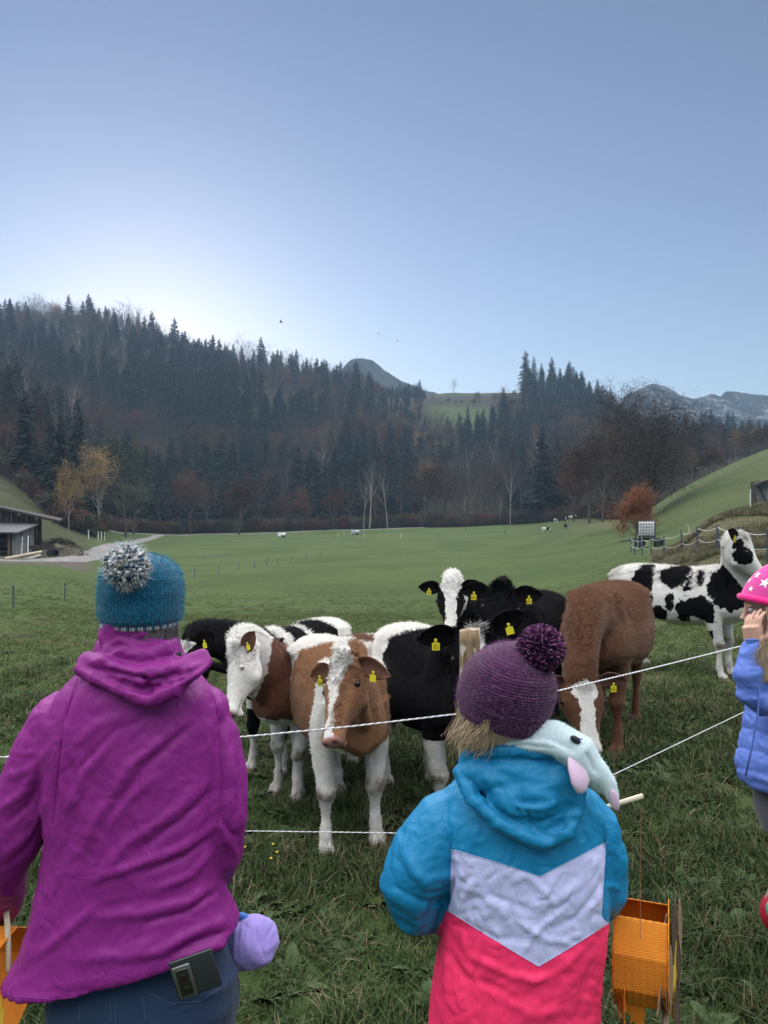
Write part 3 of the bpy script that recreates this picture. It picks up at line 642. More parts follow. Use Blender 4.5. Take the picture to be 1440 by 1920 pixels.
def cow(loc, heading, s, poll, muzzle, uref, body_field, head_field, dark, label, ears=(1, 1), ear_dark=(1, 1), tags=('', ''), eye2=False, voxel=.013, hair=26000, legs=None,
        leg_field=None, belly=.55, cat='cow', name='cow', pinknose=1.0, hs=1.0, white=(.73, .71, .67), hwid=1.10, earsweep=0.0, topknot=1.0, muscle=1.0, neckw=1.0, eardroop=(.25, .25), legk=1.08, group='young cattle gathered at the fence'):
    root = empty(name, loc, math.atan2(heading[1], heading[0])); tag(root, label, cat, group); root.scale = (s, s, s)
    M = Matrix.Translation(Vector(loc)) @ Matrix.Rotation(math.atan2(heading[1], heading[0]), 4, 'Z') @ Matrix.Scale(s, 4); Mi = M.inverted()
    P = Mi @ poll; Q = Mi @ muzzle; ur = (Mi.to_3x3() @ uref).normalized(); R = frame(Q - P, ur); L = (Q - P).length; k = L / .48
    H = lambda t, y, u: P + R @ Vector((t * k, y * k, u * k))
    mb = MB(); rows = []
    for x, pts in TORSO:
        o = lerp_rows([(a * 1.0, b) for a, b in pts], 13); o[:, 0] *= muscle; o[0, 0] = 0; o[-1, 0] = 0
        low = np.clip((.85 - o[:, 1]) / .35, 0, 1); o[:, 1] += low * (belly - 1) * -.12
        rows.append(np.concatenate([[x], o[:, 0], o[:, 1]]))
    rows = lerp_rows(rows, 40); rings = []
    for r in rows:
        y, z = r[1:14], r[14:]; rings.append([(r[0], a, b) for a, b in zip(y, z)] + [(r[0], -a, b) for a, b in list(zip(y, z))[-2:0:-1]])
    loft(mb, rings)
    for sy in (1, -1):                                               # hooks, pins, shoulder
        mb.ball((-.40, sy * .205, 1.125), (.09, .055, .045)); mb.ball((-.80, sy * .085, 1.06), (.06, .045, .05)); mb.ball((.40, sy * .155, 1.0), (.13, .07, .20))
    lg = legs or {}
    for nm, tab, sy in (('fl', FLEG, 1), ('fr', FLEG, -1), ('hl', HLEG, 1), ('hr', HLEG, -1)):
        dx, dy = lg.get(nm, (0, 0)); rr = []; n = 26
        for (x, y, z, ra, rl) in lerp_rows(tab, n):
            ra *= legk; rl *= legk
            w = float(np.clip((.9 - z) / .8, 0, 1)); c = Vector((x + dx * w, sy * y + dy * w, z)); th = [2 * math.pi * j / 14 for j in range(14)]
            rr.append([(c.x + ra * math.cos(a), c.y + rl * math.sin(a), c.z) for a in th])
        loft(mb, rr)
        hx = (tab[-1][0] + .012) + dx; hy = sy * tab[-1][1] + dy
        for q in (-1, 1):                                            # two claws
            rr = []
            for (ox, z, ra, rl) in ((-.005, .085, .036, .022), (.0, .05, .050, .025), (.012, .02, .060, .028), (.018, -.005, .064, .029)):
                rr.append([(hx + ox + ra * math.cos(a), hy + q * .031 + rl * math.sin(a), z) for a in [2 * math.pi * j / 12 for j in range(12)]])
            loft(mb, rr)
    # neck
    A = Vector((.50, 0, .985)); B = H(.03, 0, -.085); up0 = Vector((0, 0, 1)); n = 14; rr = []
    fwd0 = Vector((.75, 0, .45)).normalized(); fin = (R @ Vector((1, 0, -.55))).normalized(); Ln = (B - A).length
    c1 = A + fwd0 * Ln * .4; c2 = B - fin * Ln * .38; lastc = A
    for i in range(n + 1):
        t = i / n; c = A * (1 - t) ** 3 + c1 * 3 * t * (1 - t) ** 2 + c2 * 3 * t * t * (1 - t) + B * t ** 3
        tg = ((c1 - A) * 3 * (1 - t) ** 2 + (c2 - c1) * 6 * t * (1 - t) + (B - c2) * 3 * t * t).normalized()
        sd = Vector((0, 1, 0)).lerp(R @ Vector((0, 1, 0)), t); sd = (sd - tg * sd.dot(tg)).normalized(); uu = tg.cross(sd)
        a = (.150 * (1 - t) + .085 * k * t) * (1 - .18 * math.sin(math.pi * t)) * neckw; b = (.250 * (1 - t) + .125 * k * t) * (1 - .10 * math.sin(math.pi * t))
        rr.append([tuple(c + sd * a * math.cos(w) + uu * b * math.sin(w)) for w in [2 * math.pi * j / 16 for j in range(16)]]); NECKC.append(c)
    loft(mb, rr)
    mb.tube([A + Vector((.10, 0, -.16)), c1 + Vector((.06, 0, -.2)), H(.06, 0, -.19)], [.05, .045 * k, .03 * k], 8)   # dewlap
    # head
    rr = []
    for (t, hw, top, bot) in lerp_rows(HEADS, 30):
        hw *= hwid
        ring = []
        for j in range(20):
            a = 2 * math.pi * j / 20; ca, sa = math.cos(a), math.sin(a); e = .72
            y = hw * math.copysign(abs(ca) ** e, ca); zc = (top + bot) / 2; zz = zc + (top - bot) / 2 * math.copysign(abs(sa) ** e, sa)
            fr = (zz - bot) / (top - bot); y *= .58 + .42 * min(1, fr * 1.6) if t > -.03 else 1
            ring.append(tuple(H(t, y, zz)))
        rr.append(ring)
    loft(mb, rr)
    for sy in (1, -1):
        mb.ball(H(.145, sy * .096 * hwid, -.045), .031 * k); mb.ball(H(.125, sy * .104, -.022), (.034 * k, .026 * k, .015 * k), rot=R); mb.ball(H(.16, sy * .104, -.070), (.034 * k, .022 * k, .012 * k), rot=R); mb.ball(H(.17, sy * .055, -.165), .055 * k); mb.ball(H(.0, sy * .075, -.03), .04 * k)
        mb.ball(H(.462, sy * .040, -.060), .030 * k)
    mb.ball(H(-.02, 0, -.02), .055 * k)
    mb.ball(H(.445, 0, -.135), (.045 * k, .04 * k, .026 * k))
    me0 = mesh_from('cow_shape', mb.v, mb.f)
    me = evaluated(me0, [('REMESH', dict(mode='VOXEL', voxel_size=voxel / s, use_smooth_shade=True)), ('SMOOTH', dict(factor=.5, iterations=4))])
    co = vco(me); no = vno(me)
    # carve nostrils, mouth, eye hollows
    Rn = np.array(R); hp = (co - np.array(P)) @ Rn / k          # (t, side, up)
    t_, y_, u_ = hp.T; ay = np.abs(y_)
    nos = np.exp(-(((t_ - .478) / .017) ** 2 + ((ay - .036) / .015) ** 2 + ((u_ + .062) / .014) ** 2))
    mouth = np.exp(-((u_ + .112 + (.43 - t_) * .12) / .006) ** 2) * smoothstep(.33, .36, t_) * (t_ < .5)
    sock = np.exp(-(((t_ - .145) / .024) ** 2 + ((ay - .125 - (hwid - 1) * .118) / .03) ** 2 + ((u_ + .045) / .015) ** 2))
    co = co - no * (nos * .016 + mouth * .005 + sock * .008)[:, None] * k
    co += no * (fbm(co, 9, 4, 3) * .004 + fbm(co, 3.1, 8, 2) * .006)[:, None] * (1 - .7 * smoothstep(-.05, .05, t_) * (ay < .14))[:, None]
    vset(me, co)
    inhead = (t_ > -.07) & (t_ < .53) & (ay < .16) & (u_ > -.27) & (u_ < .09)
    hw = smoothstep(-.05, .02, t_ + np.where(u_ < -.10, (u_ + .10) * .75, 0)) * inhead
    ew = .010
    wob = fbm(co, 8, 2, 3) * .022
    bf = body_field(co[:, 0], co[:, 1], co[:, 2]) + wob
    if leg_field: bf = np.where(co[:, 2] < .62, leg_field(co[:, 0], co[:, 1], co[:, 2]) + wob, bf)
    hf = head_field(t_, y_, u_) + fbm(hp, 18, 3, 2) * .008
    fattr(me, 'patch', bf * (1 - hw) + hf * hw)
    pk = smoothstep(.448, .466, t_ + u_ * .10) * (u_ > -.105) * inhead
    fattr(me, 'pink', np.clip(pk * pinknose + sock * .25, 0, 1))
    fattr(me, 'ink', np.clip(nos * 1.4 + mouth * .55 + (1 - pinknose) * pk * .9 + np.clip(sock * 1.3 - .35, 0, 1), 0, 1) * inhead)
    fattr(me, 'hoof', smoothstep(.060, .048, co[:, 2]) if False else 1 - smoothstep(.045, .060, co[:, 2]))
    knee = np.exp(-((co[:, 2] - .40) / .05) ** 2) * (co[:, 0] > .40) * (co[:, 0] < .62) * (np.abs(co[:, 1]) < .26) * (co[:, 2] < .5)
    fattr(me, 'dirt', np.clip(.55 * (1 - smoothstep(.10, .62, co[:, 2])) + knee * 1.3 + .35 * (1 - smoothstep(.5, .62, co[:, 2])) * (np.abs(co[:, 1]) < .2) * (co[:, 0] > -.5) * (co[:, 0] < .4) + .5 * (1 - smoothstep(-.72, -.60, co[:, 0])), 0, 1))
    cm = coat(name + '_coat', dark, white=white); link('body', me, cm, root)
    # fur
    if hair:
        nf = len(me.polygons); ctr = np.empty(nf * 3, np.float32); me.polygons.foreach_get('center', ctr); ctr = ctr.reshape(-1, 3); fn = np.empty(nf * 3, np.float32); me.polygons.foreach_get('normal', fn); fn = fn.reshape(-1, 3)
        hfp = (ctr - np.array(P)) @ Rn / k; topk = np.exp(-(((hfp[:, 0] - .01) / .06) ** 2 + (hfp[:, 1] / .07) ** 2 + ((hfp[:, 2] - .0) / .045) ** 2))
        ridge = (fn[:, 2] > .5) * (ctr[:, 2] > .9)
        mus = (hfp[:, 0] > .40) & (hfp[:, 0] < .55) & (np.abs(hfp[:, 1]) < .1)
        wgt = (1 + topk * 7 * topknot + ridge * 1.2) * (ctr[:, 2] > .08) * (~mus); pr = wgt / wgt.sum(); pick = nr.choice(nf, hair, p=pr)
        vs = np.array([me.polygons[int(q)].vertices[0] for q in pick]) if False else None
        first = np.empty(nf, np.int32); me.polygons.foreach_get('loop_start', first); lv = np.empty(len(me.loops), np.int32); me.loops.foreach_get('vertex_index', lv); vs = lv[first[pick]]
        c = ctr[pick] + nr.normal(0, .004, (hair, 3)); nn = fn[pick]; back = np.array([-1.0, 0, -.75])
        isH = (hfp[pick, 0] > -.08) & (hfp[pick, 0] < .5) & (np.abs(hfp[pick, 1]) < .16) & (np.abs(hfp[pick, 2]) < .25)
        tdir = np.where(isH[:, None], Rn[:, 0][None, :] * .8, back[None, :]) + nr.normal(0, .35, (hair, 3)) + (topk[pick] * 1.2)[:, None] * nr.normal(0, 1, (hair, 3))
        tdir -= nn * (tdir * nn).sum(1)[:, None]; tdir /= np.linalg.norm(tdir, axis=1)[:, None] + 1e-6
        lift = (.22 + .28 * ridge[pick] + .8 * topk[pick] * topknot + nr.rand(hair) * .15)[:, None]; ln = .55 * (1 + .7 * ridge[pick] + .6 * topk[pick])[:, None] * (.020 + .016 * nr.rand(hair) + .012 * ridge[pick] + .030 * topk[pick] * topknot)[:, None] * np.where(isH, .8, 1)[:, None] * np.where(ctr[pick, 2] < .5, .6, 1)[:, None]
        tip = c + (tdir * (1 - lift * .5) + nn * lift) * ln; sd = np.cross(tdir, nn); w = .0026
        V = np.stack([c + sd * w - nn * .002, c - sd * w - nn * .002, tip], 1).reshape(-1, 3); Fh = np.arange(hair * 3).reshape(-1, 3)
        mh = mesh_from('fur', V, Fh, False)
        for a in ('patch', 'pink', 'ink', 'hoof', 'dirt'):
            arr = np.empty(len(me.vertices), np.float32); me.attributes[a].data.foreach_get('value', arr); fattr(mh, a, np.repeat(arr[vs], 3))
        fo = link('fur', mh, cm, root); fo['kind'] = 'stuff'
    # eyes
    for i, sy in enumerate((1, -1)):
        eb = MB(); eb.ball((0, 0, 0), .0215 * k, 14, 10); eo = eb.build('eye', M_EYE if not eye2 else M_EYE2, root, True); eo.location = H(.145, sy * (.1085 + (hwid - 1) * .118), -.045)
        if eye2:
            pb = MB(); pb.ball((0, 0, 0), (.011 * k, .009 * k, .006 * k), 10, 8); po = pb.build('pupil', M_EYE, eo, True); po.location = R @ Vector((.006 * k, sy * .015 * k, 0))
    # ears
    for i, sy in enumerate((1, -1)):
        if not ears[i]: continue
        n1, n2 = 14, 9; V = []; Lr, Wd = .205 * k, .062 * k
        base = H(.005, sy * .092 * hwid, -.038); ax = (R @ Vector((-.18 - earsweep, sy * 1.0, .10))).normalized() ; ax = (ax + Vector((0, 0, -eardroop[i]))).normalized()
        fr = (R @ Vector((.75, 0, .65))); fr = (fr - ax * fr.dot(ax)).normalized(); wd = ax.cross(fr).normalized()
        for a in range(n1):
            t = a / (n1 - 1); w = Wd * (math.sin(math.pi * min(1, .10 + .86 * t ** .8)) ** .75) * (1.05 if t < .9 else .7)
            for b in range(n2):
                q = b / (n2 - 1) * 2 - 1; cup = (q * q - 1) * .030 * k * (1 - .7 * t)
                V.append(base + ax * Lr * t + wd * w * q + fr * (cup + .012 * k * (1 - t)) + Vector((0, 0, -.02 * k * t * t)))
        back = [v - fr * .007 * k for v in V]; N1 = len(V)
        q4 = [(a * n2 + b, a * n2 + b + 1, (a + 1) * n2 + b + 1, (a + 1) * n2 + b) for a in range(n1 - 1) for b in range(n2 - 1)]
        Fe = list(q4) + [(f[3] + N1, f[2] + N1, f[1] + N1, f[0] + N1) for f in q4]
        rim = [b for b in range(n2)] + [a * n2 + n2 - 1 for a in range(1, n1)] + [(n1 - 1) * n2 + b for b in range(n2 - 2, -1, -1)] + [a * n2 for a in range(n1 - 2, 0, -1)]
        Fe += [(rim[j], rim[j] + N1, rim[(j + 1) % len(rim)] + N1, rim[(j + 1) % len(rim)]) for j in range(len(rim))]
        # fringe of hair inside the ear
        hv = []; hfx = []; r_ = random.Random(i + int(loc[0] * 100))
        for _ in range(170):
            a = r_.randrange(1, n1 - 3); b = r_.choice((1, 2, 3, 5, 6, 7)); p = V[a * n2 + b]; d_ = (fr * .8 + ax * r_.uniform(-.2, .9) + wd * r_.uniform(-.6, .6)).normalized() * r_.uniform(.012, .032) * k
            bI = len(hv); hv += [p + wd * .0016, p - wd * .0016, p + d_]; hfx.append((bI, bI + 1, bI + 2))
        em = mesh_from('ear', V + back + hv, Fe + [tuple(x + 2 * N1 for x in f) for f in hfx]); e = link('ear', em, cm, root); nn_ = 2 * N1 + len(hv)
        pv = .1 if ear_dark[i] else -.1; fattr(em, 'patch', [pv] * nn_); ph = [.30 if max(dark) > .05 else .0] * N1 + [0] * N1 + [.1] * len(hv)
        fattr(em, 'pink', ph); fattr(em, 'ink', [.32 if max(dark) > .05 else .0] * N1 + [0] * (N1 + len(hv)))
        if tags[i] is not None:
            w, h = .0205 * k, .045 * k; tp = [(-.22, 1.0), (.22, 1.0), (.28, .55), (1, .38), (1, -1), (-1, -1), (-1, .38), (-.28, .55)]
            pv_ = [(a * w, 0.0012, b * h * .62) for a, b in tp] + [(a * w, -.0012, b * h * .62) for a, b in tp]; nt = len(tp)
            tf = [tuple(range(nt)), tuple(range(2 * nt - 1, nt - 1, -1))] + [(j, j + nt, (j + 1) % nt + nt, (j + 1) % nt) for j in range(nt)]
            tm = mesh_from('ear_tag', pv_, tf, False); to = link('ear_tag', tm, M_TAG, root)
            tw = ax.copy(); tw.z *= .4; tz = (Vector((0, 0, 1)) - ax * ax.z * .3); tz = (tz - tw * tz.dot(tw) / tw.length_squared).normalized(); tx = tw.normalized() * sy; ty = tz.cross(tx)
            Rt = Matrix((tx, ty, tz)).transposed(); facing = Mi.to_3x3() @ (Vector((0, 0, CH)) - Vector(loc)); 
            if (Rt @ Vector((0, -1, 0))).dot(facing) < 0: Rt = Matrix((-tx, -ty, tz)).transposed()
            ofs = fr * .012 * k if fr.dot(facing) > 0 else -fr * .022 * k
            to.matrix_local = Matrix.Translation(base + ax * Lr * .50 - Vector((0, 0, .048 * k)) + ofs) @ Rt.to_4x4()
            for (txt, sz, zz) in ((tags[i], .027, -.30), ('AT', .013, .10)) if tags[i] else ():
                x_ = link('tag_number', text_mesh(txt, sz), None, to); x_.matrix_local = Matrix.Translation(Vector((0, -.0018, zz * h * .95))) @ Matrix.Rotation(math.pi / 2, 4, 'X') @ Matrix.Scale(k, 4)
            bt = MB(); bt.ball((0, 0, .58 * h), (.009 * k, .004, .009 * k), 10, 6); bt.build('tag_button', M_TAG, to, True)
    # tail
    tb = MB(); tb.tube([(-.83, 0, 1.12), (-.875, 0, 1.06), (-.89, .01, .9), (-.885, .02, .7), (-.88, .02, .52)], [.032, .026, .018, .015, .014], 8)
    r_ = random.Random(3); b0 = MB()
    for _ in range(160):
        z0 = r_.uniform(.40, .62); a = r_.random() * 6.28; rr_ = r_.uniform(.0, .022); p = Vector((-.88 + rr_ * math.cos(a), .02 + rr_ * math.sin(a), z0)); q = p + Vector((r_.gauss(0, .02), r_.gauss(0, .02), -r_.uniform(.1, .2)))
        i0 = len(tb.v); tb.v += [tuple(p + Vector((.004, 0, 0))), tuple(p - Vector((.004, 0, 0))), tuple(q)]; tb.f.append((i0, i0 + 1, i0 + 2)); tb.m.append(0)
    tm = mesh_from('tail', tb.v, tb.f); to = link('tail', tm, cm, root); zz = np.array(tb.v); fattr(tm, 'patch', body_field(zz[:, 0], zz[:, 1], zz[:, 2] * 0 + 1.1)); fattr(tm, 'dirt', np.full(len(zz), .6))
    return root
def paint(*ops):
    """ops: (sign, cx, cy, cz, rx, ry, rz) painted in order on white; +1 dark, -1 white"""
    def f(x, y, z):
        v = np.full(np.shape(x), -.1)
        for (sg, cx, cy, cz, rx, ry, rz) in ops:
            q = (1 - np.sqrt(((x - cx) / rx) ** 2 + ((y - cy) / ry) ** 2 + ((z - cz) / rz) ** 2)) * min(rx, ry, rz)
            v = np.maximum(v, q) if sg > 0 else np.minimum(v, -q)
        return v
    return f
def blaze(rows, extra=()):
    rows = np.array(rows)
    def f(t, y, u):
        w = np.interp(t, rows[:, 0], rows[:, 1]); v = np.abs(y) - w - np.clip(-u - .03, 0, 1) * 0
        v = np.where(u < -.10, np.maximum(v, .02 if rows[0, 1] < .2 else v), v); v = np.clip(v, -.1, .1)
        for (sg, ct, cy, cu, rt, ry, ru) in extra:
            q = (1 - np.sqrt(((t - ct) / rt) ** 2 + ((y - cy) / ry) ** 2 + ((u - cu) / ru) ** 2)) * min(rt, ry, ru)
            v = np.maximum(v, q) if sg > 0 else np.minimum(v, -q)
        return v
    return f
V3 = Vector
allw = lambda x, y, z: np.full(np.shape(x), -.1)
alld = lambda x, y, z: np.full(np.shape(x), .1)
TAN, RED, BRN, BLK = (.235, .115, .058), (.125, .050, .030), (.112, .050, .027), (.007, .007, .009)
def gnd(px, d):
    g = G(px, d); return (g.x, g.y, g.z + .012)
def cow_at(pf, df, ph_, dh, **k):
    """front feet middle at (px, depth), hind feet middle at (px, depth): origin and heading"""
    a = G(pf, df); b = G(ph_, dh); h = (a - b); h.z = 0; h.normalize(); m = (a + b) / 2
    return (m.x, m.y, float(TZ(m.x, m.y)) - .01), h
# front calf
loc, hd = cow_at(664, 4.02, 602, 4.80)
COWS = []
COWS.append(cow(loc, hd, .84, W(640, 1243, 3.62), W(606, 1384, 3.36), V3((-.72, -.80, .35)),
    paint((1, .02, -.12, .93, .40, .36, .45), (-1, -.62, 0, 1.2, .42, .34, .30), (-1, .42, .02, 1.22, .085, .30, .20), (-1, .42, -.22, .84, .085, .2, .30), (-1, .1, .2, .6, .5, .2, .12),
          (1, .74, .06, .93, .26, .34, .36), (1, .58, .20, .92, .18, .16, .30), (1, .72, .06, .70, .10, .10, .14), (1, .85, 0, 1.1, .3, .3, .3), (-1, .48, 0, .3, .9, .5, .30)),
    blaze([(-.1, .080), (.0, .088), (.06, .080), (.12, .060), (.2, .036), (.28, .022), (.36, .022), (.42, .030), (.5, .05)]), TAN,
    'tan and white calf with a white blaze, its muzzle at the rope', tags=('', '5292'), legs={'fl': (-.02, .01), 'fr': (.04, -.03), 'hr': (0, -.02)}, legk=1.15, muscle=.88, leg_field=lambda x, y, z: np.where((z > .47) & (x > .3) & (y > .05) & (x < .5), -.05, -.1), cat='calf', name='calf', eardroop=(.75, .22), neckw=1.05, voxel=.011, hair=42000, earsweep=.15))
# white-faced calf
loc, hd = cow_at(500, 4.66, 702, 5.45)
COWS.append(cow(loc, hd, .78, W(442, 1222, 4.20), W(413, 1338, 4.02), V3((-.92, -.42, .25)),
    paint((1, .60, 0, 1.0, .20, .5, .42), (1, .42, 0, 1.1, .13, .5, .15), (1, .50, 0, .78, .15, .5, .16), (1, .30, .2, .72, .15, .3, .12), (-1, .60, 0, .58, .3, .4, .14), (-1, .20, .2, 1.0, .16, .5, .22), (1, -.42, .02, 1.2, .17, .17, .14), (-1, .48, 0, .3, .9, .5, .30)),
    lambda t, y, u: np.where(t < -.03, .03, -.1) * 1.0, RED, 'white-faced calf with a dark red-brown neck and curly white poll beside the magenta jacket', tags=('', ''), eye2=True, cat='calf', name='calf', eardroop=(.05, .1), hair=34000, earsweep=.5, topknot=1.5, legs={'fl': (.03, 0), 'fr': (-.05, 0)}, legk=1.1, muscle=.92))
# black and white heifer behind it
loc, hd = cow_at(470, 5.10, 622, 6.1)
COWS.append(cow(loc, hd, .81, W(350, 1212, 4.75), W(312, 1310, 4.45), V3((-.8, -.5, .5)),
    paint((1, .98, 0, 1.0, .56, .6, .6), (1, .16, 0, 1.0, .16, .5, .5), (1, -.18, 0, 1.05, .20, .5, .35), (-1, .0, .1, 1.0, .03, .5, .5), (-1, .42, 0, .3, .4, .5, .28), (-1, -.8, 0, 1.2, .36, .5, .4)),
    blaze([(-.1, .10), (.06, .10), (.12, .06), (.2, .05), (.5, .05)]), BLK, 'black and white heifer at the back left with a banded black and white spine', tags=('', ''), hair=20000, name='heifer',
    leg_field=lambda x, y, z: np.where((z > .30) & (z < .55) & (x > .2), .05, -.1)))
# black heifer behind the post
loc, hd = cow_at(868, 4.25, 770, 5.0)
COWS.append(cow(loc, hd, .88, W(888, 1178, 4.05), W(912, 1345, 3.80), V3((-.12, -.75, .65)),
    paint((1, .2, 0, .95, .62, .5, .46), (1, .62, 0, 1.0, .3, .4, .5), (1, -.80, 0, 1.02, .13, .3, .22), (-1, -.40, -.0, 1.22, .15, .3, .14), (-1, -.56, -.25, .92, .075, .3, .35), (-1, -.62, -.2, .62, .26, .3, .24), (1, -.42, -.25, .86, .10, .08, .05), (-1, .45, 0, .3, .9, .5, .28), (-1, -.60, 0, .3, .4, .5, .40), (1, -.50, -.2, .66, .03, .2, .035)),
    blaze([(-.1, .045), (.0, .05), (.12, .04), (.25, .02), (.5, .02)]), BLK, 'black heifer with white hind legs standing behind the wooden fence post', tags=('', '53'), hair=30000, name='heifer', eardroop=(-.3, .15), leg_field=allw, legs={'hl': (.06, .02), 'hr': (0, -.02)}))
# white-faced black heifer, back middle
loc, hd = cow_at(872, 6.9, 915, 7.7)
COWS.append(cow(loc, hd, .88, W(845, 1098, 6.30), W(846, 1178, 6.02), V3((-.05, -.85, .45)),
    paint((1, 0, 0, .95, .9, .6, .6), (-1, -.1, .1, 1.22, .10, .16, .08)), blaze([(-.1, .10), (.03, .092), (.10, .065), (.2, .05), (.3, .05), (.5, .05)]), BLK,
    'black heifer with a broad white face looking over the others', tags=('', '60'), hair=14000, name='heifer', eardroop=(-.15, .05), ear_dark=(1, 1)))
# black heifer looking at the camera
loc, hd = cow_at(955, 5.9, 1010, 6.75)
COWS.append(cow(loc, hd, .93, W(941, 1104, 5.62), W(936, 1205, 5.30), V3((-.03, -.80, .5)),
    alld, alld, BLK, 'all-black heifer facing the camera above the purple bobble hat', tags=('601', '601'), hair=22000, name='heifer', eardroop=(.05, .2), pinknose=.0, muscle=1.1))
# brown heifer
loc, hd = cow_at(1110, 5.65, 1158, 6.6)
COWS.append(cow(loc, hd, 1.0, W(1093, 1272, 4.92), W(1113, 1412, 4.72), V3((.10, -.85, .45)),
    alld, blaze([(-.1, .0), (.022, .0), (.045, .082), (.09, .092), (.13, .066), (.2, .048), (.28, .05), (.36, .062), (.42, .07), (.5, .08)]), BRN,
    'brown heifer with a white face lowering its head to graze behind the rope', tags=('762', ''), hair=42000, name='heifer', eardroop=(.15, .45), pinknose=.75, muscle=1.08, neckw=1.35, hwid=1.28, topknot=1.6, leg_field=alld, legs={'fl': (.02, .02), 'fr': (-.03, 0)}))
# pied cow on the right, side on
loc, hd = cow_at(1368, 8.25, 1204, 8.9)
COWS.append(cow(loc, hd, 1.0, W(1388, 1008, 8.0), W(1452, 1085, 7.85), V3((.72, -.25, .75)),
    paint((1, -.36, -.2, 1.02, .13, .3, .22), (1, -.28, -.2, .84, .085, .2, .10), (1, -.03, -.15, 1.11, .16, .3, .14), (1, .145, -.2, 1.0, .045, .2, .14), (1, .245, -.15, 1.09, .05, .2, .09),
          (1, -.34, -.2, .70, .06, .2, .075), (1, -.17, -.2, .71, .10, .2, .105), (1, -.05, -.2, .82, .065, .2, .10), (1, .10, -.2, .74, .10, .2, .14), (1, .24, -.2, .80, .16, .25, .13),
          (1, .50, 0, 1.02, .20, .5, .26), (1, .36, -.2, .74, .05, .25, .14), (1, .62, 0, .98, .22, .4, .28), (1, .75, 0, 1.2, .3, .3, .35), (-1, .33, 0, 1.24, .09, .3, .10), (-1, .64, 0, .66, .14, .4, .14), (-1, -.02, -.2, .93, .20, .2, .035), (1, .36, -.16, .50, .02, .2, .03)),
    blaze([(-.1, .2), (.5, .2)], ((1, .15, -.12, -.09, .10, .07, .085), (1, .03, -.13, -.06, .06, .05, .07), (1, .10, .12, -.06, .05, .06, .06))), BLK,
    'black and white pied cow standing side-on at the right with its head raised', tags=('', '48'), hair=30000, name='cow', eardroop=(.1, .1), earsweep=.7, leg_field=lambda x, y, z: np.where((np.abs(x - .36) < .03) & (np.abs(z - .5) < .05), .03, -.1)))
# far cattle on the pasture
def far_cow(px, d, hx, hy, dark, lab, down=True, s=.9):
    g = gnd(px, d); h = V3((hx, hy, 0)).normalized(); z = g[2]; b = V3(g)
    p = b + h * (.95 * s) + V3((0, 0, (.55 if down else 1.35) * s)); q = b + h * (1.25 * s) + V3((0, 0, (.16 if down else 1.1) * s))
    f = paint((1, .45, 0, 1, .35, .6, .5), (1, -.2, .1, 1.0, .22, .4, .2)) if dark < 2 else alld
    cow(g, h, s, p, q, V3((h.x, h.y, .6)), f, alld if dark else allw, BLK, lab, tags=(None, None), hair=0, voxel=.03, name='cow', group='cattle grazing far off at the wood edge')
far_cow(1023, 150, 1, -.3, 1, 'far black and white cow grazing, lowest on the left of the distant group')
far_cow(1060, 150, .1, -1, 2, 'far all-black calf grazing alone right of the lowest pied cow', s=.75)
far_cow(1042, 185, .2, -1, 0, 'far mostly white cow grazing, upper left of the distant group')
far_cow(1066, 178, -.8, -.5, 1, 'far black and white cow in the uppermost pair near the pale trunk', s=1.0)
far_cow(1073, 182, .9, -.4, 0, 'far whitish cow in the uppermost pair near the pale trunk', down=False)
# ---------------------------------------------------------------- placing by foot pixel
def D(px, py, lo=9.5, hi=235):
    ds = np.geomspace(lo, hi, 600); X = (px - CX) / F * ds; rows = HY + F * (CH - TZ(X, ds)) / ds
    s = np.where(np.diff(np.sign(rows - py)) != 0)[0]
    return float(ds[s[0]]) if len(s) else float(ds[np.argmin(np.abs(rows - py))])
def GP(px, py, lo=9.5, hi=235): return G(px, D(px, py, lo, hi))
M_WOOD = plain('weathered_wood', (.09, .082, .075), .9, .45, 1.2, .4); M_DARKW = plain('dark_old_wood', (.045, .038, .034), .9, .4, 1.5, .3)
M_IRON = plain('dark_iron', (.03, .032, .035), .6, .3, 5); M_RUBBER = plain('rubber', (.018, .018, .018), .8, .2, 8)
M_ZINC = plain('galvanised_steel', (.42, .43, .45), .45, .15, 10, 0, .5, .3); M_WHITE = plain('white_plastic', (.78, .80, .82), .5, .05, 2)
M_BLUEP = plain('blue_plastic_post', (.035, .06, .16), .6, .2, 5); M_PALEP = plain('white_post', (.55, .55, .52), .6, .15, 5)
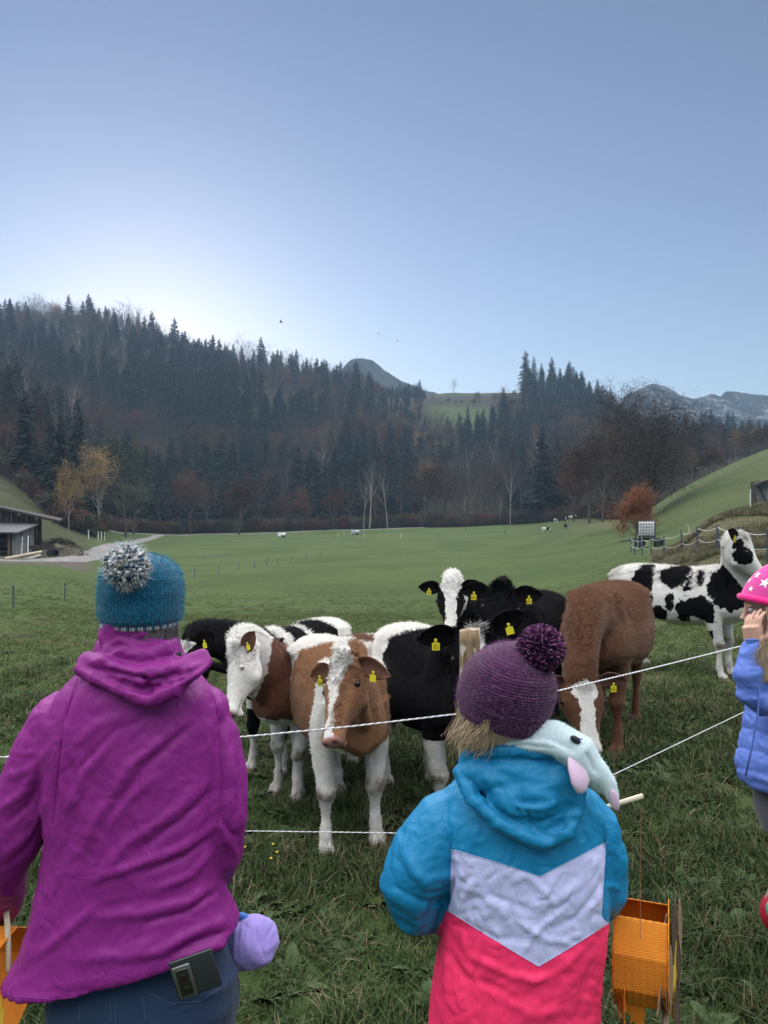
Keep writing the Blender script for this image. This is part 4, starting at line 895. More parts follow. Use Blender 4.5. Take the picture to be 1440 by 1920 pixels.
# ---- barn
barn = empty('barn', W(40, 1040, 80)); tag(barn, 'weathered wooden barn with a lean-to shed at the left edge beyond the gravel road', 'barn')
def local(root, p): return tuple(Vector(p) - root.location)
def slab(mb, q, th, up=None):
    q = [Vector(p) for p in q]; n = (q[1] - q[0]).cross(q[2] - q[0]).normalized() if up is None else Vector(up); n = n if up is not None or n.z > 0 else -n
    mb.add(q + [p - n * th for p in q], [(0, 1, 2, 3), (7, 6, 5, 4)] + [(j, j + 4, (j + 1) % 4 + 4, (j + 1) % 4) for j in range(4)])
def plank_wall(root, name, A, B, zt, zb, pitch, mat, gap=.02, holes=()):
    """upright boards from A to B (xy), tops zt(s), foot zb(s)"""
    A, B = Vector(A), Vector(B); L = (B - A).xy.length; n = max(2, int(L / pitch)); d = (B - A) / n; nrm = Vector((-d.y, d.x, 0)).normalized(); r = random.Random(5)
    for i in range(n):
        s0, s1 = i / n, (i + 1) / n
        if any(a < (s0 + s1) / 2 < b for a, b in holes): continue
        o = r.uniform(-.02, .03); th = .03; p0 = A + d * i + d.normalized() * gap; p1 = A + d * (i + 1); mb = MB()
        vs = []
        for p, s in ((p0, s0), (p1, s1)):
            for z in (zb(s), zt(s)):
                for t in (o, o + th): vs.append(local(root, (p.x + nrm.x * t, p.y + nrm.y * t, z)))
        mb.add(vs, [(0, 2, 3, 1), (4, 5, 7, 6), (0, 4, 6, 2), (1, 3, 7, 5), (2, 6, 7, 3), (0, 1, 5, 4)]); mb.build('plank', mat, root)
lerpf = lambda a, b: (lambda s: a + (b - a) * s)
A_, B_ = W(23, 1044, 76), W(64, 1034, 82)
M_SIDEW = plain('silvered_boards', (.15, .16, .165), .9, .4, 1.0, .3)
plank_wall(barn, 'side', A_, B_, lerpf(W(23, 999, 76).z, W(64, 986, 82).z), lerpf(A_.z - .2, B_.z - .2), .42, M_SIDEW)
mb = MB(); slab(mb, [local(barn, W(-160, 995, 75.2)), local(barn, W(33, 998, 75.2)), local(barn, W(76, 981, 83)), local(barn, W(-160, 976, 83))], .14); mb.build('lean_to_roof', plain('roof_sheet', (.075, .072, .080), .7, .2, .8), barn)
G0, G1 = W(-160, 1000, 83.2), W(78, 1000, 83.2)
plank_wall(barn, 'gable', G0, G1, lerpf(W(-160, 919, 83.2).z, W(78, 973, 83.2).z), lerpf(W(-160, 1045, 83.2).z, W(78, 1036, 83.2).z), .55, M_DARKW, .035)
mb = MB(); slab(mb, [local(barn, W(-160, 914, 82)), local(barn, W(112, 976, 82)), local(barn, W(118, 972, 96)), local(barn, W(-160, 918, 96))], .22); mb.build('roof', plain('old_roof', (.030, .028, .028), .85, .3, 1), barn)
for px in (-120, -60, -5, 38, 70, 100):
    p = W(px, 914 + (px + 160) * 62 / 272 + 6, 82.1); MB().box(local(barn, p), (.16, .9, .2)).build('rafter', M_WOOD, barn)
for px in (17, -40, -110):
    p0 = W(px, 1044, 75.9); MB().box(local(barn, (p0.x, p0.y, p0.z + 1.1)), (.22, .22, 2.6)).build('post', plain('red_brown_post', (.13, .08, .06), .9), barn)
for i, py in enumerate((1012, 1022, 1034)):
    a, b = W(-150, py, 77), W(14, py + 1, 77); MB().tube([local(barn, a), local(barn, b)], .14, 6).build('rail', M_WOOD, barn)
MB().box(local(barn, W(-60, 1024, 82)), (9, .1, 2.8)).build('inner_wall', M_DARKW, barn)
for (a, b) in (((40, 1040), (42, 1006)), ((52, 1038), (53, 1005))):
    MB().tube([local(barn, W(*a, 76.4)), local(barn, W(*b, 77.5))], .05, 6).build('leaning_pole', M_PALEP, barn)
o = MB().tube([W(9, 1048, 71), W(78, 1035, 74)], .16, 8).build('timber_beam', plain('pale_timber', (.40, .34, .24), .8, .2, 2)); tag(o, 'long pale timber beam lying in front of the barn', 'beam')
o = MB().tube([W(38, 1052.5, 70.6), W(76, 1041.5, 72.5)], .19, 4).build('trough', plain('grey_trough', (.22, .21, .20), .8, .2, 2)); tag(o, 'grey wooden trough lying under the pale timber beam', 'trough')
# ---- brush pile
pc = G(112, 80); n = 28; V = []
for i in range(n):
    for j in range(n):
        x, y = (i / (n - 1) * 2 - 1), (j / (n - 1) * 2 - 1); r2 = x * x + y * y; h = max(0, 1 - r2) ** .8 * 1.6 * (.8 + .2 * math.sin(4 * x + 1)); V.append((x * 2.4, y * 1.8, h - .1))
V = np.array(V); V[:, 2] += fbm(V, 1.6, 3, 4) * .25
Fq = [(i * n + j, (i + 1) * n + j, (i + 1) * n + j + 1, i * n + j + 1) for i in range(n - 1) for j in range(n - 1)]
pile = link('brush_pile', mesh_from('brush_pile', V, Fq), plain('earth_and_brush', (.10, .085, .065), .95, .5, 2)); pile.location = pc; tag(pile, 'mound of cut brush and earth between the barn and the road', 'brush pile')
sb = MB(); r_ = random.Random(8)
for _ in range(420):
    x, y = r_.gauss(0, .9), r_.gauss(0, .7); z = max(0, 1 - (x / 2.4) ** 2 - (y / 1.8) ** 2) ** .8 * 1.5; d_ = V3((r_.gauss(0, 1), r_.gauss(0, .5), r_.gauss(0, .35))).normalized() * r_.uniform(.3, 1.0)
    sb.tube([V3((x, y, z)) - d_ * .5, V3((x, y, z + .15)) + d_ * .5], r_.uniform(.012, .03), 3, cap=False)
so = sb.build('branches', M_TWIG, pile); so['kind'] = 'stuff'
cart = empty('flat_cart', G(84, 76)); tag(cart, 'low dark wooden cart standing beside the brush pile', 'cart')
MB().box((0, 0, .75), (2.6, 1.3, .12)).build('platform', M_DARKW, cart); MB().box((0, -.6, .98), (2.6, .06, .34)).build('side_board', M_DARKW, cart)
for x in (-.8, .8):
    for y in (-.6, .6): MB().tube([(x, y - .07, .35), (x, y + .07, .35)], .35, 14).build('wheel', M_RUBBER, cart)
# ---- hut on the slope
hut = empty('shed', G(1432, 66)); tag(hut, 'small leaning grey plank shed on the slope at the right edge', 'shed')
hb = W(1421, 946, 66); c = lambda px, py, d=66: local(hut, W(px, py, d))
for i in range(10):
    a = 1421 + i * 5.5; lean = -5 * (1 - i / 9); mb = MB(); vs = []
    for px_, s in ((a, 0), (a + 5.0, 1)):
        for py_ in (949 - i * .3, 906 - i * 2.2):
            for dd in (66, 66.05): vs.append(local(hut, W(px_ + (lean if py_ < 930 else 0), py_, dd)))
    mb.add(vs, [(0, 2, 3, 1), (4, 5, 7, 6), (0, 4, 6, 2), (1, 3, 7, 5), (2, 6, 7, 3), (0, 1, 5, 4)]); mb.build('plank', M_SIDEW, hut)
mb = MB(); slab(mb, [c(1412, 909, 65.4), c(1490, 880, 65.4), c(1492, 878, 69.5), c(1414, 906, 69.5)], .14); mb.build('roof', M_DARKW, hut)
MB().box(c(1450, 925, 68), (2.3, 3.6, 2.2)).build('back_room', M_DARKW, hut)
MB().tube([c(1424, 912, 65.9), c(1437, 942, 65.9)], .06, 4).build('brace', M_DARKW, hut)
# ---- white tank on its trailer
tk = empty('tank_trailer', G(1213, 52), -.42); tag(tk, 'white caged cube water tank on a dark trailer beside the rust shrub', 'tank trailer')
MB().box((0, 0, 1.28), (.98, .84, .92), bev=.05).build('tank', M_WHITE, tk, True)
cg = MB()
for i in range(7):
    x = -.52 + i * 1.04 / 6
    for y in (-.46, .46): cg.tube([(x, y, .80), (x, y, 1.80)], .015, 5)
    y2 = -.46 + i * .92 / 6
    for x2 in (-.52, .52): cg.tube([(x2, y2, .80), (x2, y2, 1.80)], .015, 5)
for i in range(6):
    z = .80 + i * .2; cg.tube([(-.52, -.46, z), (.52, -.46, z), (.52, .46, z), (-.52, .46, z), (-.52, -.46, z)], .015, 5)
cg.build('cage', plain('cage_steel', (.12, .125, .13), .5), tk); MB().box((0, 0, .74), (1.1, 1.0, .10)).build('pallet', M_IRON, tk)
MB().box((.05, 0, .58), (1.7, .7, .14)).build('chassis', M_IRON, tk); MB().tube([(-.8, 0, .52), (-1.7, 0, .42)], .04, 6).build('drawbar', M_IRON, tk)
for x in (-.45, .75):
    for y in (-.48, .48):
        w_ = MB().tube([(x, y - .09, .31), (x, y + .09, .31)], .31, 18).build('wheel', M_RUBBER, tk); MB().tube([(x, y - .1, .31), (x, y + .1, .31)], .15, 12).build('rim', M_IRON, w_)
for x, y in ((-.52, -.62), (-.28, -.64)): MB().tube([(x, y, -.1), (x, y, .85)], .028, 6).build('prop', plain('pale_green_prop', (.32, .38, .28), .8), tk)
# ---- far water tanks
for px, py, lab, cc in ((527, 1008, 'small white box trailer with a drum at the far edge of the pasture, left one', (.62, .63, .62)), (665, 1003, 'small blue-grey barrel trailer at the far edge of the pasture, right one', (.38, .45, .50))):
    p = GP(px, py, 100); s = p.y / 1440
    t = empty('water_trailer', p, .2); tag(t, lab, 'water trailer'); m_ = plain('tank_skin', cc, .5, .1, 1)
    MB().tube([(0.0, 0, s * 5.6), (s * 8, 0, s * 5.6)], s * 3.2, 14).build('tank', m_, t, True); MB().box((-s * 3, 0, s * 5), (s * 6, s * 5, s * 7), bev=s * .6).build('box', M_WHITE if px == 527 else m_, t)
    MB().box((s * 1.5, 0, s * 2.2), (s * 13, s * 4, s * .8)).build('chassis', M_IRON, t)
    for x in (-s * 3, s * 5):
        for y in (-1, 1): MB().tube([(x, y * s * 2.6, s * 1.3), (x, y * s * 1.6, s * 1.3)], s * 1.4, 12).build('wheel', M_RUBBER, t)
# ---- pasture posts
def stake(px, py, h, mat, rad, label, group, name='fence_stake', tilt=(0, 0), lo=9.5, hi=235):
    p = GP(px, py, lo, hi); r = empty(name, p); tag(r, label, 'fence post', group)
    MB().tube([(0, 0, -.15), (tilt[0] * h, tilt[1] * h, h)], rad, 7).build('stake', mat, r)
    MB().tube([(tilt[0] * h * .9 - rad * 1.8, 0, h * .9), (tilt[0] * h * .9 + rad * 1.8, 0, h * .9)], rad * .6, 5).build('insulator', M_IRON, r)
    return r
for i, (px, py, h) in enumerate(((25, 1140, .72), (122, 1127, .70))):
    stake(px, py, h, M_BLUEP, .022, ('dark blue fence stake standing alone at the left edge of the pasture', 'dark blue fence stake left of the blue knitted hat')[i], 'dark stakes of the electric fence across the pasture')
for px, py in ((365, 1084), (410, 1076), (447, 1068), (477, 1065), (500, 1062), (520, 1059), (547, 1055), (574, 1050), (603, 1046)):
    stake(px, py, .75, M_BLUEP, .022, 'thin dark stake of the electric fence running right of the blue knitted hat', 'dark stakes of the electric fence across the pasture')
for px, py in ((634, 1008), (645, 1004), (683, 1008), (752, 1010), (873, 998), (947, 1003)):
    stake(px, py, 1.15, M_PALEP if px < 760 else M_IRON, .05, 'far %s stake at the far edge of the pasture' % ('pale' if px < 760 else 'dark'), 'far %s stakes at the pasture edge' % ('pale' if px < 760 else 'dark'))
stake(1407, 957, 1.0, M_PALEP, .03, 'upright white stake on the crest of the dry bank', 'stakes on the dry bank', lo=20, hi=60)
stake(1297, 1006, .75, M_PALEP, .03, 'leaning white stake on the dry bank above the rope fence', 'stakes on the dry bank', tilt=(-.35, 0), lo=20, hi=60)
stake(1290, 1008, .40, plain('orange_stake', (.6, .22, .12), .6), .028, 'short orange stake beside the leaning white one', 'stakes on the dry bank', lo=20, hi=60)
stake(1277, 1018, .85, M_IRON, .022, 'thin dark stake on the dry bank left of the orange one', 'stakes on the dry bank', lo=20, hi=60)
def strung(name, pts, rad, mat, sag, label, cat='fence rope', group=None, seg=8):
    P = []
    for a, b in zip(pts[:-1], pts[1:]):
        for i in range(seg): t = i / seg; P.append(a.lerp(b, t) - V3((0, 0, sag * 4 * t * (1 - t))))
    P.append(pts[-1]); o = MB().tube(P, rad, 5).build(name, mat); return tag(o, label, cat, group)
tops = []; names = ['farthest', 'second farthest', 'third farthest', 'fourth farthest', 'tall', 'thick', 'seventh', 'eighth', 'ninth']
for i, (px, d) in enumerate(((1183, 52), (1190, 48), (1204, 44), (1221, 41), (1245, 37), (1278, 32.5), (1308, 29.5), (1345, 27), (1385, 24.5), (1440, 22))):
    g = G(px, d); r = empty('fence_stake', g); h = .98
    tag(r, ('blue plastic stake of the rope fence below the white tank' if i < 4 else 'blue plastic stake of the rope fence above the back of the pied cow'), 'fence post', 'blue stakes of the rope fence by the bank')
    MB().tube([(0, 0, -.15), (0, 0, h)], .03, 7).build('stake', M_BLUEP, r); MB().tube([(-.06, 0, h * .92), (.06, 0, h * .92)], .02, 5).build('insulator', M_IRON, r); tops.append(g + V3((0, -.04, h * .92)))
strung('fence_rope', tops, .012, M_PALEP, .10, 'white rope sagging between the blue stakes by the bank'); strung('fence_rope', [t - V3((0, 0, .42)) for t in tops], .009, M_PALEP, .12, 'lower thin rope sagging between the blue stakes by the bank')
# old wooden posts along the road bend
for px, py in ((166, 1012), (184, 1014), (190, 1013), (196, 1013)): 
    p = GP(px, py, 60); o = MB().tube([(0, 0, -.2), (0, 0, 1.5)], .08, 6).build('wooden_post', M_PALEP); o.location = p; tag(o, 'short pale wooden post beside the gravel road bend', 'fence post', 'pale posts at the road bend')
# ---- near fence: post and twisted ropes
POST = W(880, 1336, 2.98)
def near_post(x, y, h, label, w=.078):
    n = 16; rows = []; r = random.Random(2); V = []; 
    for k in range(36):
        z = -.3 + (h + .3) * k / 35; ww = w * (1.12 - .12 * k / 35) / 2; ring = []
        for j in range(n):
            a = 2 * math.pi * j / n; q = (abs(math.cos(a)) ** 5 + abs(math.sin(a)) ** 5) ** (-1 / 5)
            g_ = vnoise(np.array([math.cos(a) * 2.2, math.sin(a) * 2.2, z * 1.2]), 2.0, 1) * .004 + vnoise(np.array([a * 3, z * .8, 0.]), 3.0, 5) * .0025
            ring.append((x + (ww * q + g_) * math.cos(a) + 0.0, y + (ww * q * .9 + g_) * math.sin(a), z + (.006 * math.cos(a) if k == 35 else 0)))
        V.append(ring)
    mb = MB(); loft(mb, V); m = N('split_wood', .85, .2); co = m.coord(); g1 = m.noise(m.scale(co, (60, 60, 4)), 1.6, 6, .65, dist=.6); g2 = m.noise(m.scale(co, (30, 30, 9)), 1.3, 4)
    c_ = m.mix(m.step(g1, .35, .65), (.13, .085, .045), (.36, .26, .16)); c_ = m.mix(m.step(g2, .565, .61), c_, (.60, .57, .50)); m.col(c_); m.bump(g1, .7, .006)
    o = mb.build('fence_post', m.m, None, True); return tag(o, label, 'fence post')
near_post(POST.x, POST.y, W(880, 1180, 2.98).z, 'squared wooden fence post with peeling white paint behind the purple bobble hat')
e1 = W(-420, 1466, 2.2); near_post(e1.x - .0, e1.y + .03, 1.2, 'wooden fence post outside the left edge of the photograph')
e2 = W(1640, 1166, 5.9); near_post(e2.x, e2.y + .03, 1.2, 'wooden fence post outside the right edge of the photograph')
M_RW = plain('rope_white', (.70, .70, .70), .7, .08, 60); M_RD = plain('rope_dark_thread', (.26, .27, .36), .7, .1, 60)
def rope(pts, rad, label, pitch=.030):
    P = [V3(p) for p in pts]; L = [0]
    for a, b in zip(P[:-1], P[1:]): L.append(L[-1] + (b - a).length)
    n = int(L[-1] / pitch * 8); S = np.linspace(0, L[-1], n); C = np.stack([np.interp(S, L, [p[k] for p in P]) for k in range(3)], 1)
    ker = np.ones(41) / 41; C = np.stack([np.convolve(np.pad(C[:, k], 20, 'reflect', reflect_type='odd'), ker, 'valid') for k in range(3)], 1)
    mb = MB(); t = np.gradient(C, axis=0); t /= np.linalg.norm(t, axis=1)[:, None]; sd = np.cross(t, [0, 0, 1.0]); sd /= np.linalg.norm(sd, axis=1)[:, None]; up = np.cross(sd, t)
    for k in range(3):
        ph = 2 * math.pi * (S / pitch + k / 3); Q = C + sd * np.cos(ph)[:, None] * rad * .55 + up * np.sin(ph)[:, None] * rad * .55
        mb.tube([V3(q) for q in Q], rad * (.62 if k < 2 else .50), 5, 1 if k == 2 else 0)
    o = mb.build('fence_rope', [M_RW, M_RD], None, True); return tag(o, label, 'fence rope')
fy = POST.y - .045
PA = W(880, 1336, fy); PB = W(880, 1567, fy)
rope([e1, W(-200, 1440, 2.35), W(0, 1420, 2.50), W(220, 1402, 2.62), W(452, 1382, 2.74), W(660, 1362, 2.84), PA], .0030, 'upper white twisted rope running left from the fence post across the front calf')
rope([W(-420, 1590, 2.2), W(0, 1566, 2.50), W(455, 1558, 2.72), W(745, 1562, 2.88), PB], .0018, 'lower white twisted rope running left past the front calf\'s hooves', .024)
rope([PA, W(1018, 1302, 3.28), W(1210, 1256, 3.86), W(1395, 1210, 4.72), e2], .0034, 'upper white twisted rope running right past the brown heifer\'s head')
rope([PB, W(1145, 1455, 3.55), W(1280, 1390, 4.1), W(1405, 1330, 4.79), W(1640, 1222, 5.9)], .0022, 'lower white twisted rope running right over the dark grass', .024)

# ---------------------------------------------------------------- grass
def grass_mat(name, a, b, tip):
    m = N(name, .75, .15); co = m.coord(); r = m.rand(); g = m.noise(co, 30, 2)
    c = m.mix(m.step(g, .3, .7), a, b); c = m.mix(m.math('MULTIPLY', r, .5), c, tip); m.col(c)
    m.b.inputs['Subsurface Weight'].default_value = 0; return m.m
M_G = grass_mat('grass_blade', (.022, .046, .014), (.044, .078, .023), (.052, .066, .028)); M_S = grass_mat('straw_blade', (.11, .095, .055), (.19, .165, .10), (.07, .068, .036)); M_L = grass_mat('weed_leaf', (.035, .066, .024), (.058, .092, .036), (.06, .078, .035))
def tuft(seed, n, lo, hi, spread, wid, straw=.04, flat=.5):
    r = random.Random(seed); V = []; Fc = []; mi = []
    for _ in range(n):
        a = r.random() * 6.283; rr = spread * math.sqrt(r.random()); bx, by = rr * math.cos(a), rr * math.sin(a); L = r.uniform(lo, hi); az = r.random() * 6.283; lean = r.uniform(.15, 1.0) * flat; w = wid * r.uniform(.7, 1.2)
        dx, dy = math.cos(az), math.sin(az); px, py = -dy * w, dx * w; b = len(V); k = 3; s_ = 1 if r.random() < straw else 0
        for i in range(k + 1):
            t = i / k; h = L * (t - lean * .55 * t * t); o = L * lean * t * t * .95; ww = 1 - t ** 2 * .85
            x, y, z = bx + dx * o, by + dy * o, h
            if i < k: V += [(x + px * ww, y + py * ww, z), (x - px * ww, y - py * ww, z)]
            else: V.append((x, y, z))
        Fc += [(b, b + 1, b + 3, b + 2), (b + 2, b + 3, b + 5, b + 4), (b + 4, b + 5, b + 6)]; mi += [s_] * 3
    return V, Fc, mi
def weed(seed):
    r = random.Random(seed); V = []; Fc = []; mi = []
    for i in range(9):
        a = i * 2.4 + r.uniform(-.3, .3); L = r.uniform(.05, .11); w = L * .22; dx, dy = math.cos(a), math.sin(a); up = r.uniform(.15, .7); b = len(V)
        for k in range(5):
            t = k / 4; ww = w * math.sin(math.pi * (t * .9 + .08)); x, z = L * t, up * L * math.sin(t * 2.2)
            V += [(dx * x - dy * ww, dy * x + dx * ww, z + .01), (dx * x, dy * x, z), (dx * x + dy * ww, dy * x - dx * ww, z + .01)]
        for k in range(4): q = b + 3 * k; Fc += [(q, q + 1, q + 4, q + 3), (q + 1, q + 2, q + 5, q + 4)]; mi += [2, 2]
    return V, Fc, mi
def tmesh(name, t):
    me = bpy.data.meshes.new(name); me.from_pydata(t[0], [], t[1]); me.polygons.foreach_set('material_index', t[2])
    for m in (M_G, M_S, M_L): me.materials.append(m)
    return me
M_GS = grass_mat('short_grass_blade', (.066, .102, .030), (.098, .136, .043), (.10, .118, .05))
TUFTS = [tmesh('tuft', tuft(1, 46, .05, .13, .09, .0026)), tmesh('tuft', tuft(2, 46, .06, .17, .10, .0028, .10, .8)), tmesh('tuft', tuft(3, 40, .04, .10, .11, .0030, .05, .9)), tmesh('tuft', tuft(4, 34, .08, .22, .07, .0026, .22, .9)),
         tmesh('tuft', tuft(5, 26, .10, .20, .10, .0022, .95, 1.1)), tmesh('weed', weed(6)), tmesh('weed', weed(7))]
SHORT = []
for _i in range(3):
    _m = tmesh('short_tuft', tuft(20 + _i, 60, .03, .07, .14, .0034, .03, .9)); _m.materials[0] = M_GS; SHORT.append(_m)
TUFTS += SHORT
def grass():
    pts = []; sc = []; rot = []; ix = []; r = nr
    def band(d0, d1, dens, s, choices, pr):
        q = .95 if d1 < 30 else .75
        A = .5 * (d1 ** 2 - d0 ** 2) * 2 * q; n = int(A * dens); d = np.sqrt(r.uniform(d0 ** 2, d1 ** 2, n)); x = r.uniform(-q, q, n) * d
        z = TZ(x, d); P = np.stack([x, d, z], 1); nz = fbm(P, 1.3, 4, 3); nz2 = fbm(P, .35, 14, 2)
        keep = r.rand(n) < np.clip(.85 + nz * .5, .35, 1); P = P[keep]; nz = nz[keep]; nz2 = nz2[keep]; m = len(P)
        i = r.choice(choices, m, p=pr); i = np.where((nz2 > .30) & (r.rand(m) < .18), 4, i)
        pts.append(P); h = .62 * s * (1 + nz * .55) * r.uniform(.7, 1.25, m); sc.append(np.stack([s * r.uniform(.9, 1.3, m), s * r.uniform(.9, 1.3, m), h], 1)); rot.append(r.rand(m) * 6.28); ix.append(i)
    band(1.2, 4.2, 330, .95, [0, 1, 2, 3, 4, 5, 6], [.27, .25, .23, .11, .03, .055, .055]); band(4.2, 7.5, 190, 1.0, [0, 1, 2, 3, 4, 5, 6], [.27, .25, .25, .11, .03, .05, .04])
    band(7.5, 11, 110, 1.0, [0, 1, 2, 3, 4, 7, 8, 9], [.14, .14, .14, .05, .03, .17, .17, .16])
    for d0, d1, dn, s_ in ((5.5, 9, 30, 1.0), (9, 16, 60, 1.05), (16, 26, 24, 1.25), (26, 34, 8, 1.25), (34, 46, 2.0, 1.2)): band(d0, d1, dn, s_, [7, 8, 9, 2], [.32, .32, .32, .04])
    P = np.concatenate(pts); sc_ = np.concatenate(sc); 
    # dead grass on the bank
    tl = nr.normal(0, .22, (len(P), 2)); print('tufts', len(P))
    scatter('grass', P, sc_, np.concatenate(rot), np.concatenate(ix), TUFTS, 'rough dark green meadow grass with dry blades and broad weed leaves', 'grass_kinds', tl)
    n = 12000; px = r.uniform(1225, 1480, n); d = r.uniform(23, 44, n); x = (px - CX) / F * d; P = np.stack([x, d, TZ(x, d)], 1)
    keep = (fbm(P, .3, 2, 2) > -.15); P = P[keep]; m = len(P)
    scatter('dry_grass', P, np.stack([r.uniform(1.3, 2.2, m)] * 2 + [r.uniform(.9, 1.6, m)], 1), r.rand(m) * 6.28, r.choice([4, 3, 1], m, p=[.78, .14, .08]), TUFTS, 'long dry straw-coloured grass on the bank at the right', 'dry_grass_kinds', nr.normal(0, .3, (m, 2)))
grass()
M_YEL = N('yellow_petal', .6).col((.75, .55, .02)).m
for i, (px, py) in enumerate(((512, 1621), (519, 1636), (459, 1627), (508, 1648))):
    d = CH / (py - 10 - HY) * F; g = G(px, d); f = empty('buttercup', g); tag(f, ('yellow buttercup below the front calf, the tallest', 'yellow buttercup just right of the tallest one', 'yellow buttercup close to the purple jacket', 'small yellow buttercup below the tallest one')[i], 'flower', 'yellow buttercups in the grass')
    f.scale = (.6, .6, .75); MB().tube([(0, 0, 0), (.005, 0, .08), (0, .004, .13)], .0012, 4).build('stalk', M_L, f); pm = MB()
    for k in range(5): a = k * 1.2566; pm.add([(0, 0, .13), (.011 * math.cos(a - .5), .011 * math.sin(a - .5), .136), (.015 * math.cos(a), .015 * math.sin(a), .141), (.011 * math.cos(a + .5), .011 * math.sin(a + .5), .136)], [(0, 1, 2, 3)])
    pm.build('petals', M_YEL, f)
# ---- birds
for i, (px, py, s) in enumerate(((527, 604, 1.3), (710, 626, .6), (745, 639, .6))):
    b = empty('bird', W(px, py, 150)); tag(b, ('dark bird flying above the spruces, the largest of three', 'tiny far bird in the sky, the left of two above the peak', 'tiny far bird in the sky, the right of two above the peak')[i], 'bird', 'birds in the sky')
    MB().ball((0, 0, 0), (.30 * s, .08 * s, .08 * s), 10, 8).build('body', M_IRON, b, True); wm = MB()
    for q in (-1, 1): wm.add([(.1 * s, 0, .03), (-.12 * s, 0, .03), (-.10 * s, q * .45 * s, .22 * s), (.04 * s, q * .38 * s, .2 * s), (.1 * s, 0, .06), (-.12 * s, 0, .06), (-.10 * s, q * .45 * s, .235 * s), (.04 * s, q * .38 * s, .22 * s)], [(0, 1, 2, 3), (7, 6, 5, 4), (0, 3, 7, 4), (1, 5, 6, 2), (2, 6, 7, 3)])
    wm.build('wings', M_IRON, b)
# ---------------------------------------------------------------- people
def project(co):
    return CX + F * co[:, 0] / co[:, 1], HY + F * (CH - co[:, 2]) / co[:, 1]
def seg_d(px, py, pts):
    best = np.full(len(px), 1e9); side = np.zeros(len(px))
    for (ax, ay), (bx, by) in zip(pts[:-1], pts[1:]):
        vx, vy = bx - ax, by - ay; L2 = vx * vx + vy * vy; t = np.clip(((px - ax) * vx + (py - ay) * vy) / L2, 0, 1)
        dx, dy = px - ax - t * vx, py - ay - t * vy; d = np.hypot(dx, dy); m = d < best; best[m] = d[m]; side[m] = np.sign(vx * dy - vy * dx)[m]
    return best, side
def taper(px, py, pts):
    (ax, ay), (bx, by) = pts[0], pts[-1]; L2 = (bx - ax) ** 2 + (by - ay) ** 2
    t = ((px - ax) * (bx - ax) + (py - ay) * (by - ay)) / L2; return smoothstep(-.12, .25, t) * (1 - smoothstep(.75, 1.12, t))
def folds(me, lst, face=-1):
    """raise or sink the side of a cloth that faces the photographer along drawn fold lines: (points, width px, height m)"""
    co = vco(me); no = vno(me); px, py = project(co); f = smoothstep(.02, .35, -no[:, 1] if face < 0 else no[:, 1]); d = np.zeros(len(co))
    for pts, w, a in lst:
        r, s = seg_d(px, py, pts); d += a * np.exp(-(r / w) ** 2) * taper(px, py, pts)
    co += no * (d * f)[:, None]; vset(me, co)
def wrinkle(me, amp, sc, seed, stretch=(1, 1, 1), octs=3):
    co = vco(me); no = vno(me); p = co * np.array(stretch); n = fbm(p + fbm(co, sc * .7, seed + 7, 2)[:, None] * .06, sc, seed, octs); n = 1 - np.abs(n) * 2
    vset(me, co + no * (n * amp)[:, None])
def ellring(c, rx, ry, n=28, e=.85, tilt=0.0, rot=0.0):
    out = []
    for j in range(n):
        a = 2 * math.pi * j / n; ca, sa = math.cos(a), math.sin(a); x = rx * math.copysign(abs(ca) ** e, ca); y = ry * math.copysign(abs(sa) ** e, sa)
        x, y = x * math.cos(rot) - y * math.sin(rot), x * math.sin(rot) + y * math.cos(rot); out.append((c[0] + x, c[1] + y, c[2] + tilt * x))
    return out
def fuse(mb, voxel, it=4, fac=.5):
    return evaluated(mesh_from('cloth_shape', mb.v, mb.f), [('REMESH', dict(mode='VOXEL', voxel_size=voxel, use_smooth_shade=True)), ('SMOOTH', dict(factor=fac, iterations=it))])
def rel(me, org):
    co = vco(me) - np.array(org); vset(me, co); return me
def creases(n, box, ang, spread, seed, amp=.0018):
    r = random.Random(seed); out = []
    for _ in range(n):
        x, y = r.uniform(box[0], box[2]), r.uniform(box[1], box[3]); a = ang + r.gauss(0, spread); L = r.uniform(16, 60); k = r.gauss(0, .25)
        out.append(([(x, y), (x + L * .5 * math.cos(a), y + L * .5 * math.sin(a)), (x + L * math.cos(a + k) , y + L * math.sin(a + k))], r.uniform(2.2, 4.5), amp * r.choice((-1, 1, 1)) * r.uniform(.5, 1.3)))
    return out
M_SKIN = N('skin', .5, .4); _c = M_SKIN.coord(); M_SKIN.col(M_SKIN.mix(M_SKIN.step(M_SKIN.noise(_c, 30, 4), .3, .7), (.46, .26, .19), (.56, .35, .27))); M_SKIN.b.inputs['Subsurface Weight'].default_value = .08; M_SKIN.b.inputs['Subsurface Scale'].default_value = .01; M_SKIN = M_SKIN.m
